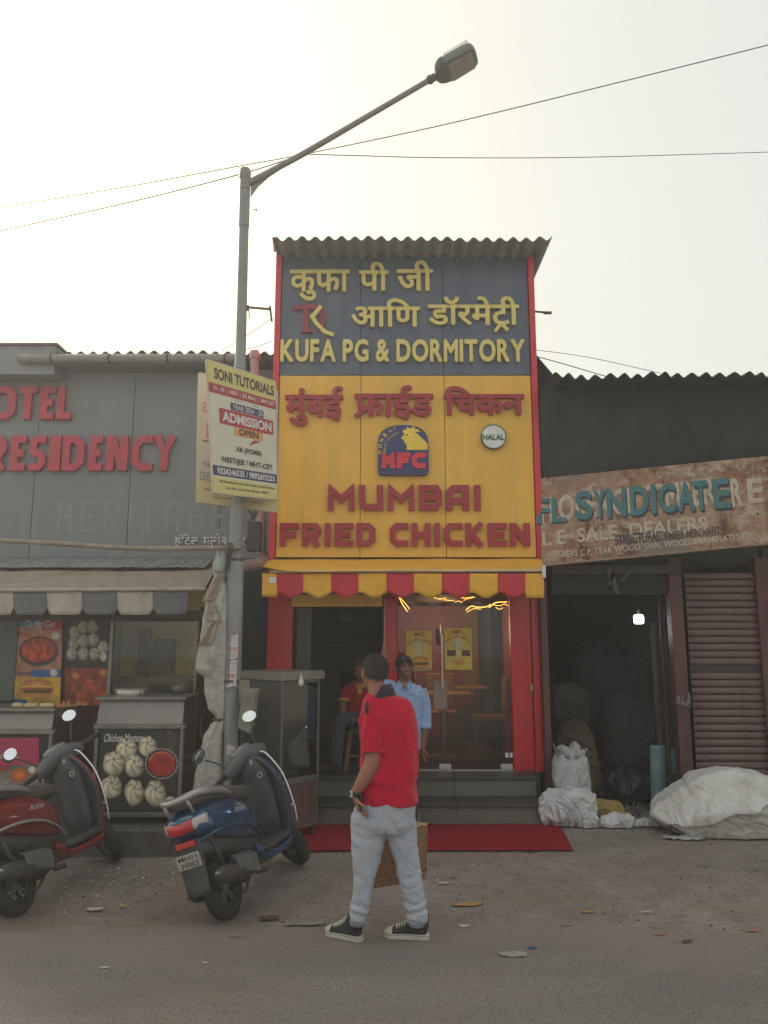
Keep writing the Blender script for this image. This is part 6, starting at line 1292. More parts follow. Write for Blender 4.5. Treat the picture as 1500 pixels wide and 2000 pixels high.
    q = MB(); q.ell((0,1.05,1.03), (.11,.03,.05), None, 24, 12); SB(q, 'headlamp', clr, True, hc)
    for s_ in (-1, 1):
        q = MB(); q.tube([(s_*.20,.945,.985),(s_*.36,.915,.975)], [.020,.022], 14, rnd=True); gp_ = SB(q, 'grip', rub)
        q = MB(); q.ell((s_*.20,.945,.99), (.028,.03,.03)); SB(q, 'switch_block', dgp, True, hc)
        q = MB(); q.tube([(s_*.20,.985,.98),(s_*.28,.995,.97),(s_*.34,.985,.965)], .006, 8, sub=3, rnd=True); SB(q, 'brake_lever', alu if s_ < 0 else alu, True)
        q = MB(); q.tube([(s_*.165,.965,1.04),(s_*.20,.975,1.12),(s_*.262,.965,1.20)], .007, 8, sub=3); ms = SB(q, 'mirror_stem', dgp)
        R3_ = Matrix.Rotation(math.radians(-38 if s_ > 0 else 20), 3, 'Z') @ Matrix.Rotation(math.radians(-14 if (s_ > 0 or bright_mirror) else 42), 3, 'X') @ Matrix.Rotation(math.radians(s_ * 22), 3, 'Y')
        q = MB(); q.ell((s_*.285,.975,1.255), (.072,.022,.052), R3_, 28, 14, .9); mb_ = SB(q, 'mirror_shell', dgp, True, ms)
        q = MB(); q.prism([Vector((s_*.285,.975,1.255)) + R3_ @ Vector((.064*math.cos(a), -.019, .046*math.sin(a))) for a in [2*math.pi*k/28 for k in range(28)]], R3_ @ Vector((0,-.004,0))); SB(q, 'mirror_glass', mirm, False, ms)
    return t
bluep = M('metallic_blue_paint', (22, 74, 112), .28, metal=.35, coat=.8, var=.05, dirt=(60, 76, 88), damt=.25, dscale=4); redp = M('metallic_red_paint', (132, 30, 32), .3, metal=.3, coat=.8, var=.05, dirt=(92, 60, 54), damt=.3, dscale=4)
cb_ = G(440, 1793); sc1 = scooter('dusty blue scooter parked leaning beside the lamp post, number plate 3882', (cb_.x + .035, cb_.y + .0, 0), -15, -19, 52, bluep, 'MH03 3882', 'scooters parked before the food stalls', 'Activa', False)
cr_ = G(38, 1787); sc2 = scooter('dark red scooter parked in front of the drinks counter, cut by the picture edge', (cr_.x, cr_.y, 0), -10, -19, 50, redp, 'MH03 9628', 'scooters parked before the food stalls', 'Activa', True)
# ------------------------------------------------------------------ people
skin = M('brown_skin', (146, 100, 82), .5, var=.07, scale=12, spec=.35); skin2 = M('dark_brown_skin', (122, 82, 66), .5, var=.07, scale=12, spec=.4)
hairm = M('black_hair', (36, 33, 32), .55, var=.3, scale=60, bump=.6, bscale=240); 
def cloth(name, c, d=None, bs=300, rough=.85, var=.05): return M(name, c, rough, var=var, scale=5, b2=.55, b2s=7, bump=.2, bscale=bs, dirt=d, damt=.3, dscale=4, spec=.15, sheen=.2)
def ringx(px0_, px1_, py, Y, hd, n=32, dy=0, e=.85):
    a, b_ = P(px0_, py, Y), P(px1_, py, Y); c = (a + b_) / 2; hw = (b_.x - a.x) / 2
    return [Vector((c.x + hw * math.copysign(abs(math.cos(t)) ** e, math.cos(t)), Y + dy + hd * math.copysign(abs(math.sin(t)) ** e, math.sin(t)), c.z)) for t in [2*math.pi*k/n for k in range(n)]]
def rings_sub(rows, Y, n=3):
    """rows (py, xl, xr, hd, dy) resampled smoothly"""
    o = []
    for i in range(len(rows) - 1):
        p = [rows[max(i-1,0)], rows[i], rows[i+1], rows[min(i+2,len(rows)-1)]]
        for k in range(n):
            t = k / n; c = [-.5*t+t*t-.5*t**3, 1-2.5*t*t+1.5*t**3, .5*t+2*t*t-1.5*t**3, -.5*t*t+.5*t**3]; r = [sum(p[j][m]*c[j] for j in range(4)) for m in range(5)]
            o.append(ringx(r[1], r[2], r[0], Y, r[3], dy=r[4]))
    r = rows[-1]; o.append(ringx(r[1], r[2], r[0], Y, r[3], dy=r[4])); return o
def head(mb, c, yaw, pitch=0., roll=0., s=1.):
    """yaw: degrees left of +Y; returns frame"""
    Rm = (Matrix.Rotation(math.radians(yaw), 3, 'Z') @ Matrix.Rotation(math.radians(pitch), 3, 'X') @ Matrix.Rotation(math.radians(roll), 3, 'Y'))
    c = Vector(c); e = lambda o, r, rx=None: mb.ell(c + Rm @ (Vector(o) * s), [k * s for k in r], Rm @ (rx or Matrix.Identity(3)), 24, 16)
    e((0,-.012,.022), (.074,.094,.088)); e((0,.030,-.035), (.058,.062,.078)); e((0,.060,-.088), (.030,.026,.022)); e((0,.045,-.075), (.045,.035,.03))
    e((0,.086,.012), (.040,.014,.010)); e((0,.100,-.022), (.012,.018,.024)); e((0,.110,-.034), (.015,.011,.010)); e((0,.086,-.066), (.026,.012,.009)); e((.036,.066,-.028), (.022,.022,.022)); e((-.036,.066,-.028), (.022,.022,.022))
    for q in (-1, 1): e((q*.087,-.006,-.014), (.011,.021,.034), Matrix.Rotation(q*.25, 3, 'Z'))
    mb.tube([c + Rm @ Vector((0,-.022,-.04)) * s, c + Rm @ Vector((0,-.030,-.10)) * s, c + Rm @ Vector((0,-.035,-.17)) * s], [.050*s, .053*s, .060*s], 20)
    return Rm, c, s
def face(parent, fr, skinmat, smile=True, matn=''):
    Rm, c, s = fr; tp = lambda o: c + Rm @ (Vector(o) * s)
    for q in (-1, 1):
        m = MB(); m.ell(tp((q*.029,.088,-.004)), (.0115*s,.007*s,.0045*s), Rm, 14, 10); ey = m.build('eye', M('eye_white', (205, 200, 194), .25, var=.02), parent, smooth=True)
        m = MB(); m.ell(tp((q*.029,.0945,-.004)), (.0055*s,.003*s,.0055*s), Rm, 12, 8); m.build('iris', M('iris_dark', (30, 20, 16), .2), ey, smooth=True)
        m = MB(); m.tube([tp((q*.012,.098,.014)), tp((q*.030,.099,.019)), tp((q*.046,.090,.013))], [.0022,.0036,.0018], 8, sub=3); m.build('eyebrow', hairm, parent, smooth=True)
    m = MB(); m.tube([tp((-.026,.088,-.060)), tp((-.014,.098,-.066)), tp((0,.101,-.068)), tp((.014,.098,-.066)), tp((.026,.088,-.060))], [.002,.0055,.007,.0055,.002], 10, sub=3); m.build('lips', M('lip_brown', (104, 54, 50), .45), parent, smooth=True)
    if smile: m = MB(); m.tube([tp((-.019,.0965,-.0635)), tp((0,.1055,-.0675)), tp((.019,.0965,-.0635))], [.0015,.0042,.0015], 8, sub=4); m.build('teeth', M('teeth_white', (226, 222, 212), .25), parent, smooth=True)
def hairdo(parent, fr, front=.55, seed=0, long_=0., mat=None):
    Rm, c, s = fr; q = MB(); nu, nv = 64, 40; rings = []
    for j in range(nv + 1):
        ph = math.pi * .70 * j / nv; rg = []
        for i in range(nu):
            th = 2 * math.pi * i / nu; d = Vector((math.sin(ph) * math.sin(th), math.sin(ph) * math.cos(th), math.cos(ph)))
            lim = .30 if d.y > .25 else (-.25 if abs(d.x) > .55 and d.y > -.2 else -.52 - long_)      # hairline height
            z = d.z; k = 1.0; k -= .17 * max(0, 1 - abs(d.z + .10) / .45) * max(0, 1 - abs(d.y) / .5) * (abs(d.x) > .6)
            base = Vector((d.x * .0815, d.y * .101 - .014, d.z * .100 + .020))
            if z < lim: k = min(k, max(.80, 1 - (lim - z) * 1.1))
            base = Vector((base.x * k, (base.y + .014) * k - .014, base.z)) * (1 + .035 * noise.noise(Vector((d.x*6+seed, d.y*6, d.z*6))) + .02 * noise.noise(Vector((d.x*22+seed, d.y*22, d.z*9))))
            rg.append(c + Rm @ (base * s))
        rings.append(rg)
    q.loft(rings, cap=True); o = q.build('hair', mat or hairm, parent, smooth=True); return o
def hand(mb, wrist, palm_dir, palm_n, s=1., spread=.25, curl=(.2,.2,.2,.2), thumb=1, tcurl=.3):
    """palm + four fingers + thumb; palm_n = way the palm faces; thumb = side along palm_dir x palm_n"""
    d = Vector(palm_dir).normalized(); n = Vector(palm_n); n = (n - d * n.dot(d)).normalized(); sd = d.cross(n) * thumb; w = Vector(wrist)
    mb.tube([w - d * .03 * s, w + d * .02 * s, w + d * .055 * s, w + d * .088 * s], [(.019*s,.024*s), (.016*s,.033*s), (.015*s,.040*s), (.012*s,.038*s)], 16, ref=n, rnd=True)
    Ls = (.072, .080, .075, .060)
    for k in range(4):
        off = (.029 - .0193 * k); b0_ = w + d * (.075 - .004 * abs(k - 1)) * s + sd * off * s; a = (off / .03) * spread; dd = (d * math.cos(a) + sd * math.sin(a)).normalized(); p = [b0_]; an = 0
        for j, f in enumerate((.25, .33, .24, .18)):
            an += curl[k] * (0.4 if j == 0 else 1.0); p.append(p[-1] + (dd * math.cos(an) + n * math.sin(an)) * Ls[k] * f * 1.15 * s)
        mb.tube(p, [.0098*s, .0094*s, .0088*s, .0082*s, .007*s], 10, rnd=True)
    t0 = w + d * .022 * s + sd * .024 * s; td_ = (d * .62 + sd * .72 + n * .25).normalized(); t1 = t0 + td_ * .036 * s; t2 = t1 + (td_ + n * tcurl + d * .35).normalized() * .028 * s; t3 = t2 + (td_ * .6 + n * tcurl * 1.4 + d * .6).normalized() * .022 * s
    mb.tube([t0, t1, t2, t3], [.0145*s, .0115*s, .0102*s, .0085*s], 10, rnd=True)

def crease(w, f, wid=.10, A=.008, off=0.):
    """narrow valley lines with soft shoulders, running across the steepest of the three frequencies"""
    n = noise.noise(Vector((w.x * f[0] + off, w.y * f[1] + off * .7, w.z * f[2] - off))); m = max(0, .35 + noise.noise(Vector((w.x * 3 + off, w.y * 3, w.z * 3))) * 1.6)
    return A * min(1.2, m) * (.55 * math.exp(-((abs(n) - wid * 1.9) / (wid * 1.1)) ** 2) - math.exp(-(n / wid) ** 2))
# ---- the man in the red polo, seen from behind
Y1 = 5.06; m1 = thing('person', 'man in red polo shirt and pale grey joggers standing with his back turned', 'person', (.05, Y1, 0))
Q = lambda px, py, dy=0.: P(px, py, Y1 + dy)
bd_ = MB(); hc_ = Q(731, 1313); fr = head(bd_, hc_, 30, -2, 0, 1.0)
bd_.loft(rings_sub([(1345,722,752,.05,0),(1362,716,784,.07,0),(1385,712,800,.09,0),(1450,716,806,.11,0),(1540,712,804,.11,0),(1600,704,796,.10,0),(1612,706,794,.09,0)], Y1, 2))
for a_ in ((724,1605,708,1660), (776,1605,789,1660)): bd_.tube([Q(a_[0], a_[1]), Q(a_[2], a_[3])], .06, 16)
def leg(mb, rows, Yc_, g=1.): mb.loft(rings_sub([(a, c - (c-b_)*(1+g)/2, b_ + (c-b_)*(1+g)/2, d*g, e) for a, b_, c, d, e in rows], Yc_, 4))
LL = [(1590,686,757,.12,.0),(1640,686,752,.105,.0),(1690,689,738,.085,-.01),(1730,690,729,.075,-.02),(1765,686,721,.07,-.03),(1785,684,716,.065,-.03),(1798,687,711,.052,-.03)]
RL = [(1590,745,811,.12,.02),(1640,757,813,.105,.02),(1690,772,821,.085,.02),(1730,781,826,.075,.01),(1765,789,831,.07,0),(1788,794,834,.065,0),(1800,796,832,.052,0)]
leg(bd_, [(1645,)+LL[1][1:]] + LL[2:], Y1, .66); leg(bd_, [(1645,)+RL[1][1:]] + RL[2:], Y1, .66)
for pts in ([Q(699,1790,-.01), Q(696,1820,.0)], [Q(816,1792,0), Q(818,1818,.02)]): bd_.tube(pts, .022, 14)
# left arm to the pocket
bd_.tube([Q(722,1388,-.03), Q(727,1440,-.09), Q(728,1478,-.12), Q(724,1496,-.13), Q(710,1522,-.135), Q(697,1544,-.135), Q(693,1556,-.135)], [.052,.052,.048,.050,.043,.031,.026], 18, sub=4)
wr = Q(693,1556,-.135); hand(bd_, wr, (Q(703,1590,-.155) - wr), (.9,.15,0), .92, .06, (.35,.4,.45,.5), 1, .3)
bd_.tube([Q(778,1390,.05), Q(784,1440,.13), Q(788,1490,.17), Q(793,1540,.22), Q(797,1572,.25)], [.052,.05,.045,.036,.026], 18, sub=4)
wr2 = Q(797,1574,.25); hand(bd_, wr2, (0,.05,-1), (-.9,-.3,0), .98, .05, (.6,.65,.7,.7), 1, .4)
body = bd_.build('body', skin, m1, smooth=True, voxel=.0062, vsm=3)
hairdo(body, fr, mat=M('short_black_hair', (46, 42, 41), .6, var=.3, scale=60, bump=.7, bscale=260)); face(body, fr, skin, False)
q = MB(); rr_ = random.Random(12); Rm_, hcc, _s = fr
for k in range(4200):
    d = Vector((rr_.gauss(0,1), rr_.gauss(-.35,1), rr_.gauss(.2,1))).normalized()
    if d.z < -.78 or (d.y > .2 and d.z < .3) or (abs(d.x) > .6 and d.z < -.05) or (d.z < -.5 and rr_.random() < .35): continue
    kk = 1 if d.z > -.5 else .92 + (d.z + .5) * .25; p0 = hcc + Rm_ @ Vector((d.x*.080*kk, d.y*.098*kk - .014, d.z*.098 + .020)); dn = (Rm_ @ d); t_ = (Vector((0,0,-1)) - dn * -dn.z + Vector((rr_.uniform(-.5,.5), rr_.uniform(-.5,.5), 0))).normalized()
    L = rr_.uniform(.012, .026); e_ = dn.cross(t_) * .0017; tip = p0 + dn * L * .5 + t_ * L; q.add([p0 - e_, p0 + e_, tip], [(0,1,2)])
tag(q.build('hair_strands', MATS['short_black_hair'], body), kind='stuff')
# shirt
sh_ = MB(); sh_.loft(rings_sub([(1352,717,770,.070,0),(1358,713,782,.090,0),(1366,709,796,.105,0),(1380,705,806,.122,0),(1400,704,814,.135,.0),(1440,707,818,.142,.0),(1480,706,818,.145,.0),(1515,704,816,.148,.0),(1545,702,815,.150,.0),(1566,701,817,.155,.0)], Y1, 3))
sh_.tube([Q(728,1380,-.02), Q(727,1405,-.05), Q(728,1440,-.085), Q(729,1469,-.105)], [(.066,.07),(.076,.078),(.073,.076),(.0705,.074)], 24, sub=3)
sh_.tube([Q(782,1388,.04), Q(790,1412,.08), Q(794,1465,.14)], [(.056,.07),(.066,.074),(.060,.07)], 24, sub=3)
shirt = sh_.build('polo_shirt', cloth('red_pique', (188, 6, 50), (158, 10, 46)), body, smooth=True, voxel=.0065, vsm=7)
def shfold(p, n):
    w_ = p + Vector((.05, Y1, 0)); z = w_.z; v = 0
    v += .018 * noise.noise(Vector((w_.x * 13, w_.y * 9, z * 1.6))) + .006 * (.3 - abs(noise.noise(Vector((w_.x * 9 + z * 3, w_.y * 5, z * 3.2 - w_.x * 4)))))* 1.6 + .004 * noise.noise(Vector((w_.x * 32 + z * 9, w_.y * 18, z * 5)))
    v += min(1, max(0, (1.44 - z) * 7)) * (crease(w_, (11, 7, 2.2), .09, .009) + crease(Vector((w_.x + z * .55, w_.y, z)), (14, 6, 3.0), .09, .006, 7.3) + crease(Vector((w_.x - z * .8, w_.y, z)), (9, 6, 5), .08, .005, 3.1))
    k = max(0, 1 - abs(z - 1.33) * 5); v += .007 * k * math.sin((w_.x * .7 + z) * 48 + 3 * noise.noise(w_ * 5)) * max(0, .5 - abs(w_.x + .02) * 2.5)
    v += .008 * math.sin(z * 46 + w_.x * 26 + 5 * noise.noise(w_ * 4)) * max(0, 1 - abs(z - .95) * 7)
    v -= .007 * math.exp(-((w_.x + .017 - (1.38 - z) * .02) / .012) ** 2) * (1.05 < z < 1.45) * (w_.y < Y1)
    return v
displace(shirt, shfold)
def hemring(name, rows, mat, par): q = MB(); q.loft([r for r in rows], cap=False); return q.build(name, mat, par, smooth=True, solid=.004)
cm = cloth('charcoal_rib', (52, 46, 50)); q = MB()
kc = [(0,1364),(0,1356),(0,1345),(0,1340)]
def collar_ring(pyL, grow, lift=0):
    c = Q(742, pyL, 0.0); o = []
    for k in range(40):
        t = 2*math.pi*k/40; x = c.x + (.088 + grow) * math.cos(t) ; y = Y1 - .005 + (.078 + grow) * math.sin(t); z = c.z + .022 * math.cos(t) - .012 * math.sin(t) + lift
        o.append(Vector((x, y, z)))
    return o
q.loft([collar_ring(1351, -.022, .024), collar_ring(1352, -.012, .028), collar_ring(1356, .004, .006), collar_ring(1362, .014, -.010)], cap=False); q.build('collar', cm, shirt, smooth=True, solid=.005)
q = MB(); A_ = [Q(716,1372,-.105), Q(716,1384,-.120), Q(717,1394,-.132)]; q.tube(A_, [(.006,.012),(.006,.013),(.005,.011)], 10, ref=(0,1,0)); q.build('shoulder_stripe', cm, shirt, smooth=True)
q = MB(); c0, c1 = Q(729,1464,-.103), Q(729,1471,-.107); q.tube([c0, c1], [(.0725,.0755),(.0715,.0745)], 32, cap=False); q.build('sleeve_cuff', cloth('red_rib', (186, 12, 38)), shirt, smooth=True, solid=.004)
# joggers
tr_ = MB(); tr_.loft(rings_sub([(1535,706,810,.130,.0),(1560,698,812,.140,.0),(1585,690,812,.146,.0),(1605,687,811,.142,.0),(1622,690,808,.12,.0)], Y1, 3)); leg(tr_, LL, Y1); leg(tr_, RL, Y1)
jog = tr_.build('joggers', cloth('heather_grey_jersey', (168, 174, 184), (146, 150, 158)), body, smooth=True, voxel=.0068, vsm=8)
def jfold(p, n):
    w_ = p + Vector((.05, Y1, 0)); z = w_.z; x = w_.x; side = 1 if x < .08 - (1 - z) * .0 else -1
    v = .007 * noise.noise(Vector((x * 10, w_.y * 8, z * 3.5))) + .010 * (.3 - abs(noise.noise(Vector((x * 8 + z * 4 * side, w_.y * 6, z * 5))))) + .004 * noise.noise(w_ * 18)
    v += crease(Vector((x - side * z * .9, w_.y, z)), (9, 6, 8), .09, .0045, 2.2) + crease(w_, (12, 8, 3), .09, .0045, 5.5) + crease(w_, (4, 6, 13), .08, .0045 * (1 if z < .45 else .35), 9.1)
    dg = max(0, 1 - abs(z - .70) * 4.2); v += .006 * dg * math.sin((z + side * (x - .05) * .9) * 55 + 9 * noise.noise(w_ * 5)) * max(0, .3 + noise.noise(w_ * 6 + Vector((3, 1, 2))))
    kn = max(0, 1 - abs(z - .45) * 7); v += .005 * kn * math.sin(z * 60 + side * x * 46 + 8 * noise.noise(w_ * 6)) * max(0, .2 + noise.noise(w_ * 7))
    cu = max(0, 1 - abs(z - .19) * 11); v += .009 * cu * math.sin(z * 95 + 30 * x * side + 6 * noise.noise(w_ * 8)) * (.6 + noise.noise(w_ * 9)); return v
displace(jog, jfold)
for px_, dy in ((699, -.03), (814, 0)):
    q = MB(); c0, c1 = Q(px_, 1794 + (4 if px_ > 750 else 0), dy), Q(px_, 1806 + (2 if px_ > 750 else 0), dy); q.tube([c0, c1], [(.049,.050),(.046,.047)], 28, cap=False); q.build('ankle_cuff', cloth('grey_rib', (132, 137, 146)), jog, smooth=True, solid=.005)
q = MB(); q.tube([Q(700,1560,-.118), Q(712,1578,-.145), Q(716,1600,-.15)], .004, 8, sub=3); q.build('pocket_seam', MATS['grey_rib'], jog, smooth=True)
# watch and phone
q = MB(); wd = (Q(697,1544,-.135) - Q(693,1556,-.135)).normalized(); wc = Q(695,1550,-.135); q.tube([wc + wd * .014, wc - wd * .014], [(.033,.033),(.033,.033)], 20, cap=False); wt = q.build('watch_strap', M('watch_black', (30, 30, 32), .4), body, smooth=True, solid=.004)
q = MB(); q.slab(Q(685.5,1543,-.135), Q(684.5,1556,-.130), Q(688,1558,-.168), Q(689.5,1545,-.172), (-.006,0,0)); q.build('watch_face', M('watch_pale', (190, 186, 182), .3), wt, bevel=.002)
ph = MB(); ph.slab(Q(702,1586,-.19), Q(706,1585,-.12), Q(707,1549,-.12), Q(703,1550,-.19), (.009,.002,0)); tag(ph.build('phone', M('phone_black', (24, 24, 26), .2, coat=.5), bevel=.003), 'black phone held in the hand at the pocket of the red polo man', 'phone')
# high top canvas shoes
canv = M('black_canvas', (40, 42, 44), .85, var=.12, bump=.3, bscale=260, dirt=(70, 70, 68), damt=.3, dscale=9); rubw = M('off_white_rubber', (196, 190, 176), .6, var=.08, dirt=(140, 130, 114), damt=.5, dscale=10); lace = M('white_lace', (205, 202, 192), .8)
def shoe(par, heel, dv, L=.285, ank=None, hi=.15):
    d = Vector((dv[0], dv[1], 0)).normalized(); sd = Vector((-d.y, d.x, 0)); H = Vector((heel.x, heel.y, .008)); p = lambda a, b_, z: H + d * (a * L) + sd * b_ + Vector((0, 0, z))
    out = [(-.012,.010),(0,.022),(.025,.031),(.08,.036),(.25,.036),(.45,.036),(.62,.043),(.76,.046),(.88,.040),(.96,.024),(1.0,.006)]
    q = MB(); low = [p(a, -w_, 0) for a, w_ in out] + [p(a, w_, 0) for a, w_ in out[::-1]]; q.loft([low, [v + Vector((0,0,.016)) for v in low], [v + Vector((0,0,.030 + .006 * (i in (6,7,8,9,10,11)))) for i, v in enumerate(low)]]); so = q.build('sole', rubw, par, smooth='auto', bevel=.003)
    q = MB(); q.loft([[v + Vector((0,0,.0245)) for v in [p(a*1.008-.003, w_*1.03*(-1 if k < 9 else 1), 0) for k, (a, w_) in enumerate(out + out[::-1])]], [v + Vector((0,0,.0265)) for v in [p(a*1.008-.003, w_*1.03*(-1 if k < 9 else 1), 0) for k, (a, w_) in enumerate(out + out[::-1])]]], cap=False); q.build('sole_stripe', canv, so, solid=.001)
    rows = [(.02,.026,.13),(.10,.033,.15),(.20,.034,.155),(.32,.033,.148),(.42,.033,.115),(.52,.036,.092),(.64,.040,.074),(.76,.042,.060),(.88,.035,.047),(.955,.018,.036)]
    q = MB(); rg = []
    for a, w_, h in rows: rg.append([p(a, w_ * math.cos(t) * (1 if math.sin(t) < .5 else .94), .022 + (h - .022) * max(0, math.sin(t)) ** .62) for t in [math.pi * k / 14 for k in range(15)]])
    q.loft(rg); up = q.build('upper', canv, par, smooth=True, sub=1)
    q = MB(); rg = []
    for a, w_, h in [(.80,.042,.060),(.87,.039,.053),(.93,.030,.046),(.985,.014,.036)]: rg.append([p(a, w_ * 1.05 * math.cos(t), .022 + (h + .003 - .022) * max(0, math.sin(t)) ** .62) for t in [math.pi * k / 14 for k in range(15)]])
    q.loft(rg); q.build('toe_cap', rubw, up, smooth=True)
    if ank is not None: q = MB(); q.tube([p(.19, 0, .07), p(.18, 0, .125), p(.17, 0, .165), ank + Vector((0, 0, .0))], [(.036,.05),(.037,.050),(.040,.046),(.041,.043)], 20, ref=sd, sub=2); q.build('ankle_collar', canv, up, smooth=True)
    q = MB()
    for k in range(6):
        a = .42 + .055 * k; zt = .022 + ([.118,.104,.094,.087,.080,.073][k] - .022) + .003
        q.tube([p(a, -.026, zt - .020), p(a + .01, 0, zt + .002), p(a, .026, zt - .020)], .0034, 6, sub=2)
        q.tube([p(a, -.026, zt - .020), p(a + .035, .012, zt - .006)], .003, 6)
    tag(q.build('laces', lace, up, smooth=True), kind='stuff'); return up
shoe(body, G(707, 1842), (-.86, .50), .268, Q(698, 1806, -.03)); shoe(body, G(838, 1837), (-.985, .17), .280, Q(816, 1808, 0))
# bag in his right hand
bg_ = thing('shopping_bag', 'brown patterned paper shopping bag hanging from the hand of the red polo man', 'bag', P(785, 1735, 5.34))
bgm = M('kraft_paper', (132, 98, 68), .8, var=.12, scale=8); Yb = 5.34
q = MB(); bp8 = [P(729,1736,Yb), P(806,1722,Yb+.02), P(833,1716,Yb+.16), P(757,1728,Yb+.16), P(741,1612,Yb), P(808,1616,Yb+.02), P(836,1611,Yb+.14), P(766,1609,Yb+.14)]
q.hexa(bp8); bgo = q.build('paper_body', bgm, bg_, bevel=.004)
q = MB(); rr_ = random.Random(2)
for k in range(46):
    u, v = rr_.random(), rr_.random(); a = (bp8[0]*(1-u) + bp8[1]*u)*(1-v) + (bp8[4]*(1-u) + bp8[5]*u)*v; a = a + Vector((0,-.0015,0)); s_ = rr_.uniform(.006,.014); an = rr_.uniform(0, 3.1)
    e1, e2 = Vector((math.cos(an), 0, math.sin(an))) * s_, Vector((-math.sin(an), 0, math.cos(an))) * s_ * .4; q.add([a - e1 - e2, a + e1 - e2, a + e1*.7 + e2, a - e1*.8 + e2*1.3], [(0,1,2,3)])
    if k < 22:
        a = (bp8[1]*(1-u) + bp8[2]*u)*(1-v) + (bp8[5]*(1-u) + bp8[6]*u)*v + Vector((.0015,-.001,0)); e1 = (bp8[2]-bp8[1]).normalized()*s_; e2 = Vector((0,0,s_*.4)); q.add([a - e1 - e2, a + e1 - e2, a + e1 + e2, a - e1 + e2], [(0,1,2,3)])
tag(q.build('printed_pattern', M('dark_brown_print', (70, 46, 34), .8), bg_), kind='stuff')
q = MB()
def crim(u, v): 
    c = [bp8[4], bp8[5], bp8[6], bp8[7], bp8[4]]; k = min(3, int(u*4)); f_ = u*4-k; p_ = c[k]*(1-f_)+c[k+1]*f_; return p_ + Vector((.006*math.sin(u*60), .006*math.cos(u*47), .012*v + .006*math.sin(u*80)*v))
q.grid(crim, 60, 2); q.build('crimped_rim', M('pale_kraft', (190, 164, 128), .8, var=.1), bg_, smooth=True, solid=.002)
q = MB(); hnd = wr2 + Vector((0,.01,-.085)); tpc = (bp8[4]+bp8[5])/2 + Vector((.02,.02,0)); q.tube([tpc + Vector((-.04,0,0)), hnd, tpc + Vector((.05,.03,0))], .004, 8, sub=4); q.tube([tpc + Vector((-.03,.11,0)), hnd + Vector((0,.008,0)), tpc + Vector((.06,.12,0))], .004, 8, sub=4); q.build('handle', MATS['pale_kraft'], bg_, smooth=True)

# ---- the waving man
Y2 = 7.66; m2 = thing('person', 'smiling man in pale blue shirt waving, half hidden by the red polo man', 'person', (.2, Y2, 0))
Q2 = lambda px, py, dy=0.: P(px, py, Y2 + dy)
b2_ = MB(); fr2 = head(b2_, Q2(789.5, 1303), 180 + 14, 4, 6, .97)
b2_.loft(rings_sub([(1330,782,798,.05,0),(1340,768,812,.07,0),(1360,762,824,.09,0),(1430,768,820,.10,0),(1480,768,818,.10,0)], Y2, 2))
for x0, x1 in ((768, 792), (793, 819)): b2_.loft(rings_sub([(1465,x0,x1+2,.09,0),(1530,x0+2,x1-2,.07,0),(1590,x0+5,x1-5,.05,0),(1605,x0+5,x1-5,.05,0)], Y2, 3))
b2_.tube([Q2(824,1350), Q2(829,1385,.01), Q2(829,1412,.0), Q2(828,1440,-.03), Q2(826,1458,-.05)], [.048,.044,.040,.034,.026], 16, sub=3)
w_ = Q2(826,1458,-.05); hand(b2_, w_, (-.08,-.05,-1), (.9,.4,0), .96, .05, (.3,.32,.35,.4), 1, .1)
b2_.tube([Q2(766,1340), Q2(752,1338,-.06), Q2(738,1336,-.12), Q2(741,1315,-.14), Q2(745,1290,-.16)], [.048,.044,.042,.036,.026], 16, sub=3)
w_ = Q2(745.5,1287,-.16); hand(b2_, w_, (.50,0,.86), (-.1,-1,.1), 1.0, .50, (.03,.02,.02,.03), 1, .02)
body2 = b2_.build('body', skin2, m2, smooth=True, voxel=.0062, vsm=2); face(body2, fr2, skin2, True); h_ = hairdo(body2, (fr2[0], fr2[1] + fr2[0] @ Vector((0, -.006, .004)), fr2[2] * 1.04), seed=3, long_=.12)
Rm, c2_, s2 = fr2
q = MB(); q.tube([c2_ + Rm @ (Vector((-.012,.096,.092))), c2_ + Rm @ (Vector((.012,.096,.092)))], .002, 8)
for s_ in (-1, 1): q.ell(c2_ + Rm @ Vector((s_*.028,.084,.088)), (.020,.006,.011), Rm, 16, 10)
q.build('sunglasses', M('glossy_black', (18, 18, 20), .08, coat=1), body2, smooth=True)
q = MB(); rr_ = random.Random(6)
for k in range(40):
    a = -1.7 + 3.4 * k / 39; p0 = c2_ + Rm @ Vector((.072*math.sin(a), .080*math.cos(a) - .004, .075)); p1 = c2_ + Rm @ Vector((.078*math.sin(a+.1), .098*math.cos(a), .040 - .050*abs(math.sin(a)) ** 2 + .016*rr_.random())); q.tube([p0, (p0+p1)/2 + Rm @ Vector((0,.012,.006)), p1], [.009,.009,.003], 6, sub=2)
tag(q.build('fringe', hairm, body2, smooth=True), kind='stuff')
s2_ = MB(); s2_.loft(rings_sub([(1333,780,800,.05,0),(1338,768,816,.075,0),(1346,763,826,.095,0),(1362,762,828,.108,0),(1400,765,822,.112,0),(1440,764,823,.118,0),(1462,763,824,.12,0)], Y2, 3))
s2_.tube([Q2(822,1347), Q2(829,1370,.0), Q2(831,1400,.0), Q2(830,1420,-.01)], [(.052,.055),(.053,.056),(.053,.056),(.057,.058)], 22, sub=3)
s2_.tube([Q2(768,1342), Q2(752,1338,-.06), Q2(741,1337,-.11)], [(.056,.058),(.058,.06),(.06,.06)], 22, sub=3)
shirt2 = s2_.build('blue_shirt', cloth('pale_blue_cotton', (142, 166, 204), (120, 142, 180), 260), body2, smooth=True, voxel=.0068, vsm=5)
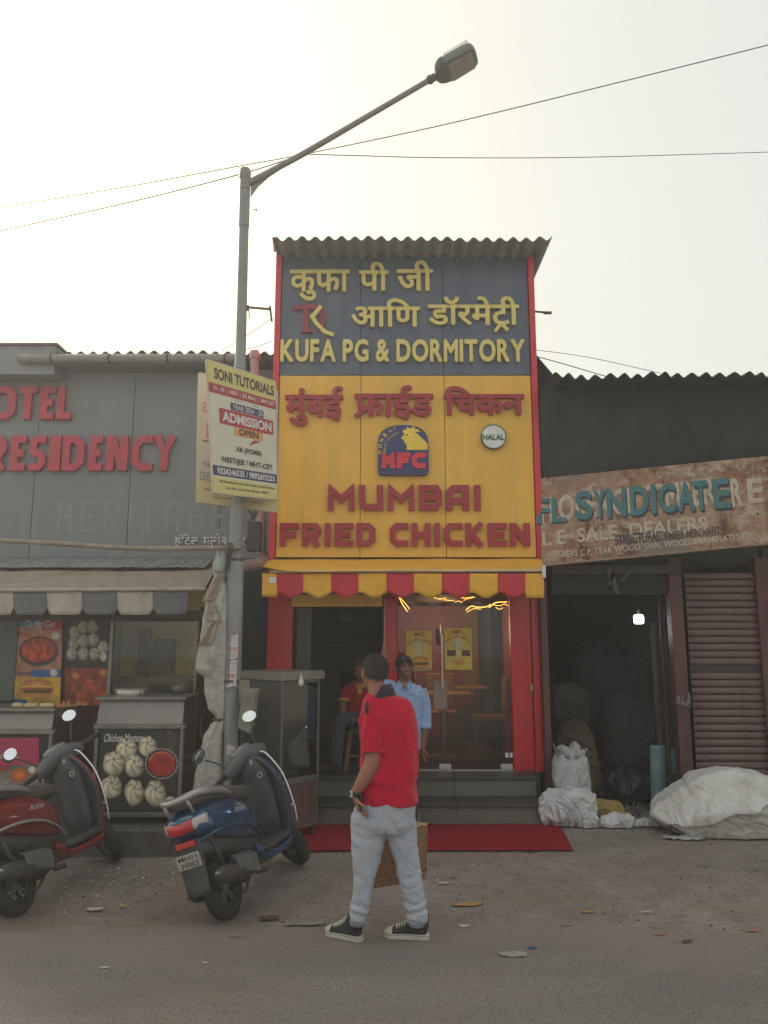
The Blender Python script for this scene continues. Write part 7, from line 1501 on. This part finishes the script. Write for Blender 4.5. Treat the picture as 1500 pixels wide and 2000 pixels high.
displace(shirt2, lambda p, n: crease(p, (13, 8, 3), .09, .006, 1.1) + crease(Vector((p.x + p.z, p.y, p.z)), (10, 8, 9), .09, .005, 4.4) + .008 * noise.noise(Vector((p.x*18, p.y*12, p.z*5))) + .005 * (.3 - abs(noise.noise(Vector((p.x*14 + p.z*9, p.y*9, p.z*12))))) )
for s_ in (-1, 1):
    q = MB(); nk = Q2(790, 1334, -.02); q.add([nk + Vector((s_*.055, .02, .030)), nk + Vector((s_*.070,-.03,-.002)), nk + Vector((s_*.040,-.088,-.055)), nk + Vector((s_*.012,-.075,-.020))], [(0,1,2,3)]); q.build('collar', MATS['pale_blue_cotton'], shirt2, solid=.005)
q = MB(); q.slab(Q2(789,1452,-.125), Q2(793,1452,-.125), Q2(793,1345,-.112), Q2(789,1345,-.112), (0,.004,0)); q.build('placket', MATS['pale_blue_cotton'], shirt2)
q = MB(); q.add([Q2(785,1336,-.088), Q2(797,1336,-.088), Q2(791,1349,-.118)], [(0,1,2)]); q.build('open_neck', skin2, shirt2, solid=.003)
q = MB(); c0, c1 = Q2(830,1413,-.008), Q2(830,1423,-.012); q.tube([c0, c1], [(.059,.060),(.060,.061)], 24, cap=False); q.build('rolled_cuff', MATS['pale_blue_cotton'], shirt2, smooth=True, solid=.006)
t2_ = MB(); t2_.loft(rings_sub([(1450,765,821,.105,0),(1475,766,820,.11,0),(1490,768,818,.10,0)], Y2, 2))
for x0, x1 in ((767, 793), (792, 819)): t2_.loft(rings_sub([(1470,x0,x1,.10,0),(1530,x0+1,x1-1,.08,0),(1590,x0+3,x1-2,.07,0),(1603,x0+3,x1-3,.06,0)], Y2, 3))
o_ = t2_.build('trousers', cloth('maroon_trouser', (74, 34, 42)), body2, smooth=True, voxel=.0075, vsm=4); displace(o_, lambda p, n: .006 * noise.noise(Vector((p.x*14, p.y*12, p.z*7))))
for px_ in (780, 806): gq = G(px_, 1624); shoe(body2, Vector((gq.x, Y2 + .06, .012)), (.06 * (1 if px_ > 790 else -1), -1), .26, None)

# ---- the seated worker
Y3 = 8.78; m3 = thing('person', 'seated worker in red polo with yellow collar, in the dim doorway', 'person', (-.2, Y3, ZF))
Q3 = lambda px, py, dy=0.: P(px, py, Y3 + dy); b3_ = MB(); fr3 = head(b3_, Q3(705, 1306, -.05), 180 - 30, -12, 0, .97)
b3_.loft(rings_sub([(1330,696,712,.05,-.02),(1338,684,724,.07,0),(1360,680,728,.09,0),(1400,684,724,.10,.02),(1415,684,726,.10,.03)], Y3, 2))
b3_.tube([Q3(712,1408,.0), Q3(690,1406,-.12), Q3(666,1407,-.22), Q3(660,1455,-.22), Q3(656,1500,-.20)], [.078,.072,.058,.052,.040], 16, sub=3); b3_.tube([Q3(718,1408,.02), Q3(716,1408,-.16), Q3(712,1410,-.30), Q3(712,1450,-.28), Q3(712,1498,-.26)], [.078,.072,.058,.052,.040], 16, sub=3)
b3_.tube([Q3(681,1342), Q3(672,1368,-.04), Q3(671,1388,-.08), Q3(683,1400,-.18), Q3(693,1405,-.24)], [.046,.042,.038,.034,.024], 14, sub=3); wv = Q3(693,1405,-.24); hand(b3_, wv, (.9,-.2,-.1), (0,0,-1), .95, .1, (.3,.3,.3,.3), -1, .2)
b3_.tube([Q3(727,1342), Q3(731,1370,-.06), Q3(728,1392,-.14), Q3(712,1403,-.24)], [.046,.042,.036,.026], 14, sub=3); hand(b3_, Q3(712,1403,-.25), (-.9,-.1,-.1), (0,0,-1), .95, .1, (.3,.3,.3,.3), 1, .2)
body3 = b3_.build('body', skin2, m3, smooth=True, voxel=.0075, vsm=2); face(body3, fr3, skin2, False); hairdo(body3, fr3, seed=8)
s3 = MB(); s3.loft(rings_sub([(1332,692,716,.055,-.01),(1338,680,728,.08,0),(1350,676,733,.10,0),(1380,679,729,.11,.01),(1412,680,728,.115,.03)], Y3, 3)); s3.tube([Q3(682,1342), Q3(676,1356,-.02), Q3(673,1368,-.04)], [(.056,.056),(.060,.060),(.062,.06)], 20, sub=3); s3.tube([Q3(726,1342), Q3(730,1356,-.02), Q3(732,1368,-.05)], [(.056,.056),(.060,.060),(.062,.06)], 20, sub=3)
shirt3 = s3.build('polo_shirt', cloth('worker_red', (150, 22, 32)), body3, smooth=True, voxel=.008, vsm=4); displace(shirt3, lambda p, n: crease(p, (10, 8, 7), .09, .010, 1.1) + .007 * noise.noise(Vector((p.x*14, p.y*12, p.z*5))))
ylc = cloth('worker_yellow', (196, 150, 60)); q = MB(); c0 = Q3(673,1366,-.038); c1 = Q3(672.5,1370,-.045); q.tube([c0, c1], [(.064,.062),(.064,.062)], 22, cap=False); q.build('sleeve_band', ylc, shirt3, smooth=True, solid=.005)
for s_ in (-1, 1): q = MB(); nk = Q3(704, 1334, -.03); q.add([nk + Vector((s_*.05,.02,.03)), nk + Vector((s_*.065,-.03,0)), nk + Vector((s_*.03,-.09,-.06)), nk + Vector((s_*.010,-.08,-.02))], [(0,1,2,3)]); q.build('collar', ylc, shirt3, solid=.005)
q = MB(); q.slab(Q3(699,1356,-.115), Q3(706,1356,-.115), Q3(706,1338,-.09), Q3(699,1338,-.09), (0,.004,0)); q.build('placket', ylc, shirt3)
t3 = MB(); t3.tube([Q3(716,1408,.04), Q3(690,1406,-.12), Q3(665,1408,-.22), Q3(660,1455,-.22), Q3(656,1500,-.20)], [.095,.085,.072,.066,.060], 18, sub=3); t3.tube([Q3(716,1408,.04), Q3(716,1408,-.16), Q3(712,1411,-.30), Q3(712,1450,-.28), Q3(712,1498,-.26)], [.095,.085,.072,.066,.060], 18, sub=3)
o_ = t3.build('jeans', cloth('dark_denim', (58, 70, 78), (84, 92, 92)), body3, smooth=True, voxel=.008, vsm=4); displace(o_, lambda p, n: .006 * noise.noise(p * 14))
for px_ in (656, 712): g_ = Q3(px_, 1505, -.20 if px_ < 700 else -.26); q = MB(); q.tube([Vector((g_.x, g_.y + .05, ZF + .035)), Vector((g_.x, g_.y - .06, ZF + .035)), Vector((g_.x - .01, g_.y - .15, ZF + .026))], [(.042,.036),(.044,.034),(.034,.024)], 16, ref=(1,0,0), rnd=True, sub=2); q.build('shoe', MATS['watch_black'], body3, smooth=True)
stl_ = thing('stool', 'wooden stool with a cross bar under the seated worker', 'stool', (Q3(712,1420).x, Y3, ZF)); wd_ = M('stool_wood', (132, 104, 62), .6, var=.15)
sz = Q3(712,1424,.02).z; sxc = Q3(710,1420).x; q = MB(); q.box((sxc - .17, Y3 - .14, sz - .03), (sxc + .17, Y3 + .18, sz)); q.build('seat', wd_, stl_, bevel=.008)
for a in (-1, 1):
    for b_ in (-1, 1): q = MB(); q.slab((sxc + a*.19 - .018, Y3 + .02 + b_*.17, ZF), (sxc + a*.19 + .018, Y3 + .02 + b_*.17, ZF), (sxc + a*.14 + .018, Y3 + .02 + b_*.12, sz - .031), (sxc + a*.14 - .018, Y3 + .02 + b_*.12, sz - .031), (0, .03, 0)); q.build('leg', wd_, stl_)
q = MB(); q.box((sxc - .165, Y3 - .148, ZF + .14), (sxc + .165, Y3 - .13, ZF + .17)); q.build('cross_bar', wd_, stl_)
# ------------------------------------------------------------------ overhead wires
wir = M('black_cable', (70, 70, 70), .6)
def wire(lab, pts, r=.006):
    q = MB(); q.tube(pts, r, 6, sub=8); return tag(q.build('overhead_wire', wir, smooth=True), lab, 'wire', 'overhead wires')
wire('cable running from the far left edge up over the lamp arm to the upper right', [P(-60, 414, 9), P(0, 405, 9), P(240, 366, 9), P(480, 322, 9), P(590, 302, 9), P(870, 243, 8.6), P(1200, 163, 8.2), P(1500, 88, 7.8), P(1560, 72, 7.7)])
wire('lower cable rising from the left edge to the top of the lamp post', [P(-60, 466, 8.2), P(0, 451, 8.1), P(240, 398, 7.9), P(470, 340, 7.6), P(592, 301, 7.4)])
wire('nearly level cable leaving the lamp arm towards the right edge', [P(592, 301, 7.4), P(700, 304, 8), P(870, 308, 9), P(1150, 307, 10), P(1500, 297, 11), P(1560, 295, 11)])
wire('thin service wire between the signboard edge and the lamp post', [P(530, 622, 8.6), P(480, 657, 8.8), P(430, 686, 9)], .004); wire('thinner service wire just under the first service wire by the lamp post', [P(530, 666, 8.9), P(505, 676, 8.9), P(450, 692, 9)], .004)
wire('upper of the two thin wires behind the timber shop roof', [P(1044, 683, 10), P(1150, 698, 10), P(1290, 729, 10)], .004); wire('lower of the two thin wires behind the timber shop roof, partly taped', [P(1044, 695, 9.9), P(1105, 712, 9.9), P(1200, 740, 9.9)], .006)
q = MB(); 
for k in range(6): q.tube([P(478 + 2*k, 984 + 4*k, 7.9), P(488 + 3*k, 1000 + 2*k, 7.9), P(500, 1010 - 3*k, 7.95), P(484, 1020 + 2*k, 7.9)], .004, 6, sub=4)
tag(q.build('wire_bundle', wir), 'messy bundle of loose wires beside the lamp post above the elbow pipe', 'wire')
q = MB(); q.box(P(482, 1075, 8.2), P(512, 1022, 8.35)); tag(q.build('small_sign', M('black_sign', (60, 62, 62), .5)), 'small black and white sign behind the lamp post under the banners', 'sign')
q = MB(); q.tube([P(212, 1617, 6.85), P(260, 1616, 6.84), P(330, 1613, 6.85)], .005, 6, sub=4); tag(q.build('ground_cable', wir), 'thin black cable along the edge of the raised concrete plinth', 'cable')
q = MB(); q.tube([P(394, 1400, 7.3), P(392, 1430, 7.3), P(396, 1450, 7.3), P(390, 1490, 7.3), P(386, 1560, 7.3)], .008, 6, sub=5); tag(q.build('hanging_rope', M('brown_rope', (104, 84, 74), .9)), 'brown rope hanging between the momo counter and the plastic sheeting', 'rope')
q = MB(); rr_ = random.Random(3)
for k in range(5): 
    a = P(352 + 6*k, 1485, 7.12); q.tube([a, a + Vector((.03*rr_.uniform(-1,1), -.02, .05)), a + Vector((.08, 0, .03*rr_.uniform(-1,1))), a + Vector((.05, .0, -.07)), a + Vector((-.02, 0, -.03))], .003, 6, sub=4)
tag(q.build('cable_coil', wir), 'loose coil of thin black cable hanging at the corner of the momo counter', 'cable')

# ------------------------------------------------------------------ litter
def scrap(name, lab, px, py, sx_, sy_, mat, rot=0, curl=.01, seed=0, cat='litter', n=10):
    c = G(px, py); s0 = Vector((seed * 2.3, seed, 0)); q = MB()
    def fn(u, v):
        a = (u - .5) * sx_ * (1 + .3 * noise.noise(Vector((v*4, 1, seed)))); b_ = (v - .5) * sy_ * (1 + .6 * noise.noise(Vector((u*4, 3, seed)))) * (math.sin(math.pi * (.08 + .84 * u)) ** (.9 if name == 'leaf' else .35))
        return Vector((c.x + a * math.cos(rot) - b_ * math.sin(rot), c.y + a * math.sin(rot) + b_ * math.cos(rot), .010 + abs(noise.noise(Vector((u*5, v*5, 0)) + s0)) * curl * 1.1 + curl * .25 * (2*u-1) ** 2))
    q.grid(fn, n, n); return tag(q.build(name, mat, smooth=True, solid=.0015), lab, cat)
pw_ = M('dirty_white_paper', (176, 174, 168), .8, var=.12); tn = M('tan_wrapper', (168, 128, 84), .7, var=.2); gyp = M('grey_polythene', (138, 134, 126), .4, var=.12); brn = M('brown_leaf', (92, 70, 58), .9, var=.25); org = M('orange_scrap', (164, 116, 84), .7, var=.15); blu = M('blue_scrap', (52, 84, 140), .6)
SC = [('paper_scrap', 'torn white paper lying before the huge sack', 1335, 1639, .34, .14, pw_, -.1, .02), ('leaf', 'flat tan wrapper lying alone on the grey ground right of the man', 914, 1769, .22, .07, tn, .15, .008), ('paper_scrap', 'crumpled grey and green wrapper nearest the camera on the asphalt', 1002, 1868, .16, .07, M('grey_green_wrapper', (150, 148, 134), .6, var=.3, scale=30), 0, .014),
 ('paper_scrap', 'tiny white scrap with pink edge on the asphalt beside the right shoe', 907, 1812, .07, .04, pw_, 0, .008), ('paper_scrap', 'small white scrap on the ground below the carpet corner', 867, 1727, .08, .03, pw_, .1, .006), ('plastic_scrap', 'twisted grey polythene strip beside the left shoe', 596, 1807, .26, .05, gyp, .06, .012), ('leaf', 'curled dark brown leaf on the dust right of the blue scooter', 527, 1796, .13, .07, brn, .2, .012),
 ('paper_scrap', 'white shred of paper on the dust between the two scooters', 186, 1778, .11, .05, pw_, .1, .008), ('leaf', 'small orange scrap by the right edge of the road', 1470, 1820, .08, .035, org, 0, .008), ('leaf', 'small tan scrap in the open ground before the timber shop', 1148, 1783, .09, .03, tn, .1, .006), ('paper_scrap', 'pale flat chip on the ground right of the tan scrap', 1262, 1784, .08, .02, pw_, .05, .005),
 ('plastic_scrap', 'tiny blue scrap on the asphalt behind the crumpled wrapper', 1040, 1855, .05, .03, blu, .0, .006), ('paper_scrap', 'small pale chip on the asphalt in front of the tan wrapper', 1107, 1810, .07, .025, gyp, .05, .005), ('leaf', 'orange crumb left of the orange scrap by the road edge', 1292, 1828, .07, .03, org, .3, .006), ('leaf', 'faint brown scrap on the road at middle right', 1342, 1842, .09, .04, brn, .5, .006), ('paper_scrap', 'white dot of paper near the bottom of the road', 400, 1884, .03, .02, pw_, 0, .004),
 ('leaf', 'yellow scrap on the dust behind the blue scooter rear wheel', 240, 1772, .05, .03, M('yellow_scrap', (170, 160, 60), .7), 0, .006), ('paper_scrap', 'pale chip on the dusty ground left of the blue scooter', 205, 1893, .05, .02, pw_, 0, .004), ('leaf', 'brown stain-like flattened carton at the carpet corner', 1036, 1667, .12, .03, brn, 0, .004), ('leaf', 'tan strip on the asphalt left of the man', 462, 1832, .10, .02, tn, -.1, .004), ('leaf', 'tiny orange carton piece beside the torn white paper', 1318, 1626, .14, .08, org, .2, .012)]
for k, (nm, lb, px, py, a, b_, m, ro, cu) in enumerate(SC): scrap(nm, lb, px, py, a, b_, m, ro, cu, k)
q = MB(); rr_ = random.Random(21)
def bit(x, y, s_, h=.012):
    e_ = Euler((rr_.uniform(-.5,.5), rr_.uniform(-.5,.5), rr_.uniform(0,6))).to_matrix(); a = Vector((x, y, h)); k = rr_.uniform(.3, 1)
    q.add([a + e_ @ Vector(p) * s_ for p in ((-1,-.6*k,0),(1,-.5*k,0),(.8,.7*k,.2),(-.7,.6*k,0))], [(0,1,2,3)])
for k in range(520):
    x, y = rr_.uniform(-4.5, 4.6), rr_.uniform(3.6, 7.9); bit(x, y, rr_.choice([.003, .004, .005, .007, .010]))
for k in range(260): bit(rr_.gauss(-2.0, .35), rr_.gauss(6.3, .18), rr_.choice([.006, .009, .014]), .014)
for k in range(150): bit(rr_.gauss(-1.25, .25), rr_.gauss(6.35, .25), rr_.choice([.006, .009, .014]), .014)
for k in range(120): bit(rr_.gauss(-1.7, .5), rr_.gauss(5.8, .12), rr_.choice([.005, .008, .011]), .012)
tag(q.build('litter', M('mixed_litter', (160, 154, 142), .8, var=.7, scale=9)), kind='stuff')
q = MB()
for k in range(420): x, y = rr_.uniform(-4.5, 4.6), rr_.uniform(4.6, 8.2); s_ = rr_.choice([.004, .006, .009, .012]); q.ell((x, y, .004), (s_, s_ * .8, s_ * .6), None, 5, 3)
tag(q.build('gravel', M('grit', (104, 98, 90), .95, var=.4, scale=20)), kind='stuff')
q = MB()
for k in range(14):
    x = 3.35 + rr_.gauss(.35, .15); y = 6.55 + rr_.gauss(0, .12); q.tube([(x, y, .012), (x + rr_.uniform(-.1,.1), y + rr_.uniform(-.1,.1), .05), (x + rr_.uniform(-.16,.16), y + rr_.uniform(-.1,.1), .015)], .005, 5, sub=3)
tag(q.build('dry_twigs', brn), 'little tangle of dry dark twigs at the right edge of the ground', 'twigs')
# opening and furniture inside the chicken shop
yt = M('yellow_table_top', (186, 132, 44), .35, var=.08); ycm = M('yellow_chair', (170, 112, 30), .45, var=.1)
def table(lab, x, y):
    t = thing('table', lab, 'table', (x, y, ZF)); q = MB(); q.box((x-.35, y-.3, ZF+.73), (x+.35, y+.3, ZF+.76)); q.build('tabletop', yt, t, bevel=.01)
    q = MB(); q.tube([(x, y, ZF), (x, y, ZF+.73)], .03, 12); q.build('pedestal', MATS['brushed_steel'], t, smooth='auto'); q = MB(); q.lathe([(0,0),(0,.2),(.02,.19),(.025,0)], (x, y, ZF), 'z', 24); q.build('foot', MATS['brushed_steel'], t, smooth='auto')
def chair(lab, x, y, rz):
    t = thing('chair', lab, 'chair', (x, y, ZF), rz); L = dict(local=True)
    q = MB(); q.box((-.2,-.2,.44), (.2,.2,.48)); q.build('seat', ycm, t, bevel=.01, **L); q = MB(); q.box((-.2,.18,.55), (.2,.21,.95)); q.build('backrest', ycm, t, bevel=.01, **L)
    for a in (-.18, .18):
        for b_ in (-.18, .18): q = MB(); q.tube([(a, b_, 0), (a, b_, .44 if b_ < 0 else .9)], .012, 8); q.build('leg', MATS['brushed_steel'], t, **L)
table('yellow topped table just behind the glass front', .72, 9.6); table('yellow topped table deeper inside the glass front', 1.25, 10.9)
chair('yellow chair at the nearer table, back to the red wall', 1.30, 9.7, -1.57); chair('yellow chair between the two tables', .75, 10.3, 0); chair('yellow chair at the deeper table', .62, 11.0, 1.57)
wg = M('warm_light_strip', (255, 190, 90), .5, emit=(255, 190, 90), estr=3.2)
sl = thing('string_light', 'warm golden tinsel lights strung under the ceiling behind the glass', 'string lights', (.8, 8.9, 2.3))
def strip(pts, r=.009, k_=.55): q = MB(); q.tube([P(a, b_, 9.0) for a, b_ in pts], r * k_, 6, sub=5); q.build('light_strip', wg, sl, smooth=True)
strip([(779,1165),(785,1178),(790,1186),(796,1195)]); strip([(866,1171),(880,1173),(887,1172)], .007); strip([(910,1192),(920,1184),(932,1186),(950,1185),(958,1180)]); strip([(955,1187),(966,1178),(976,1176),(990,1176)]); strip([(968,1186),(975,1190),(982,1187)], .006); strip([(888,1176),(896,1174),(903,1177)], .006); strip([(895,1163),(905,1168),(925,1166)], .006); strip([(905,1173),(912,1170),(928,1166)], .005); strip([(912,1196),(925,1189),(940,1190)], .006); strip([(845,1166),(858,1170),(872,1167)], .006); strip([(782,1168),(792,1179),(800,1190)], .006); strip([(962,1181),(975,1183),(985,1180),(992,1183)], .006)
q = MB(); q.box((xa(573), 9.9, ZF), (xa(650), 10.5, ZF + 1.0)); cnt = thing('service_counter', 'dark service counter inside the open doorway', 'counter', (xa(610), 10.2, ZF)); q.build('body', M('dark_counter', (58, 50, 44), .5), cnt, bevel=.01)
sf = thing('wall_shelf', 'dim shelf unit on the back wall of the open doorway', 'shelf', (xa(640), 11.5, ZF + 1))
for k, z_ in enumerate((1.25, 1.6, 1.95)): q = MB(); q.box((xa(600), 11.2, ZF + z_ - .3), (xa(700), 11.55, ZF + z_ - .27)); q.build('shelf', M('shelf_board', (84, 74, 60), .6), sf)
ld = bpy.data.lights.new('interior_fill', 'POINT'); lo = bpy.data.objects.new('interior_fill', ld); COL.objects.link(lo); lo.parent = sl; ld.energy = 12; ld.color = (1, .72, .42); ld.shadow_soft_size = .25; lo.location = Vector((.75, 10.3, 1.95)) - sl.location  # added fill lamp deep in the room, brightens the interior behind the glass
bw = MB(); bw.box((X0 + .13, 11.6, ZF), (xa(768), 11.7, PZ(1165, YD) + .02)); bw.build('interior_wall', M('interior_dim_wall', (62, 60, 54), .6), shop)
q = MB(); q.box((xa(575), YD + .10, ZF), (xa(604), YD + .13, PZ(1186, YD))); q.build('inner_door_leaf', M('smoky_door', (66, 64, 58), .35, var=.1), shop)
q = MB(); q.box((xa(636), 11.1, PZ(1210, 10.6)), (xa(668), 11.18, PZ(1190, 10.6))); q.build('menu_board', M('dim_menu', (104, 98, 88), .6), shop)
# offer posters on the glass
def offer_a(U, V):
    C = np.ones(U.shape + (3,)) * np.array([206, 178, 66]); C *= (.92 + .16 * nzf(U, V, 4, 2))[..., None]; m, d = blob(U, V, .5, .58, .3, .42, soft=.8); C = lay(C, m * .8, (214, 206, 172)); C = lay(C, (V < .08) * 1., (150, 140, 90))
    for k in range(7): C = lay(C, (np.abs(V - (.74 - .055*k)) < .012) * (np.abs(U - .5) < .22 + .05*(k % 2)) * (np.sin(U*70 + k) > -.2) * .7, (120, 108, 100))
    C = burger(C, U, V, .55, .22, .32, .16); return C
def offer_b(U, V):
    C = offer_a(U, V) * 0 + np.array([206, 182, 70]); C = C * (.92 + .16 * nzf(U, V, 4, 5))[..., None]; m, d = blob(U, V, .5, .6, .28, .4, soft=.8); C = lay(C, m * .8, (212, 206, 176))
    for k in range(5): C = lay(C, (np.abs(V - (.72 - .055*k)) < .012) * (np.abs(U - .5) < .2) * (np.sin(U*60 + k) > -.2) * .7, (110, 116, 90))
    for cx in (.25, .78): mm = ((np.abs(U - cx) < .16) & (np.abs(V - .40) < .075)) * 1.; C = lay(C, mm, np.array([86, 56, 40])[None, None, :] * (.5 + 1.1 * nzf(U, V, 16, 6))[..., None])
    m, d = blob(U, V, .5, .17, .3, .1, soft=.5); C = lay(C, m * .7, (196, 120, 84)); return C
for (x0, y0, x1, y1, fn, lb) in ((793, 1232, 843, 1311, offer_a, 'yellow offer poster with a burger, on the glass beside the waving man'), (868, 1227, 921, 1308, offer_b, 'yellow offer poster with two small food pictures, on the glass door')):
    Yg = YD + .024; tp = poster('offer_poster', lb, x0, y0, x1, y1, Yg, 60, 90, fn, -1)
    ptext('MFC', (x0+x1)/2 - 9, y0 + 3, (x0+x1)/2 + 10, y0 + 11, Yg - .001, rm, tp, .03)
    s_ = 'NEW YEAR OFFER'
    for i, c in enumerate(s_):
        if c == ' ': continue
        f_ = i / (len(s_) - 1) * 2 - 1; cx = (x0 + x1) / 2 + f_ * 22; cy = y0 + 16 + 9 * f_ * f_; ptext(c, cx - 1.4, cy - 2.5, cx + 1.4, cy + 2.5, Yg - .001, rm, tp, .03)

# ------------------------------------------------------------------ dusty evening air
def haze_box():
    m = bpy.data.materials.new('dusty_air'); m.use_nodes = True; n, l = m.node_tree.nodes, m.node_tree.links; n.remove(n['Principled BSDF'])
    v = n.new('ShaderNodeVolumePrincipled'); v.inputs['Color'].default_value = (.96, .95, .95, 1); v.inputs['Density'].default_value = .0048; v.inputs['Anisotropy'].default_value = .35
    l.new(v.outputs[0], n['Material Output'].inputs['Volume'])
    q = MB(); q.box((-155, -65, -1.2), (155, 165, 9.0)); tag(q.build('haze', m), kind='stuff')
haze_box()
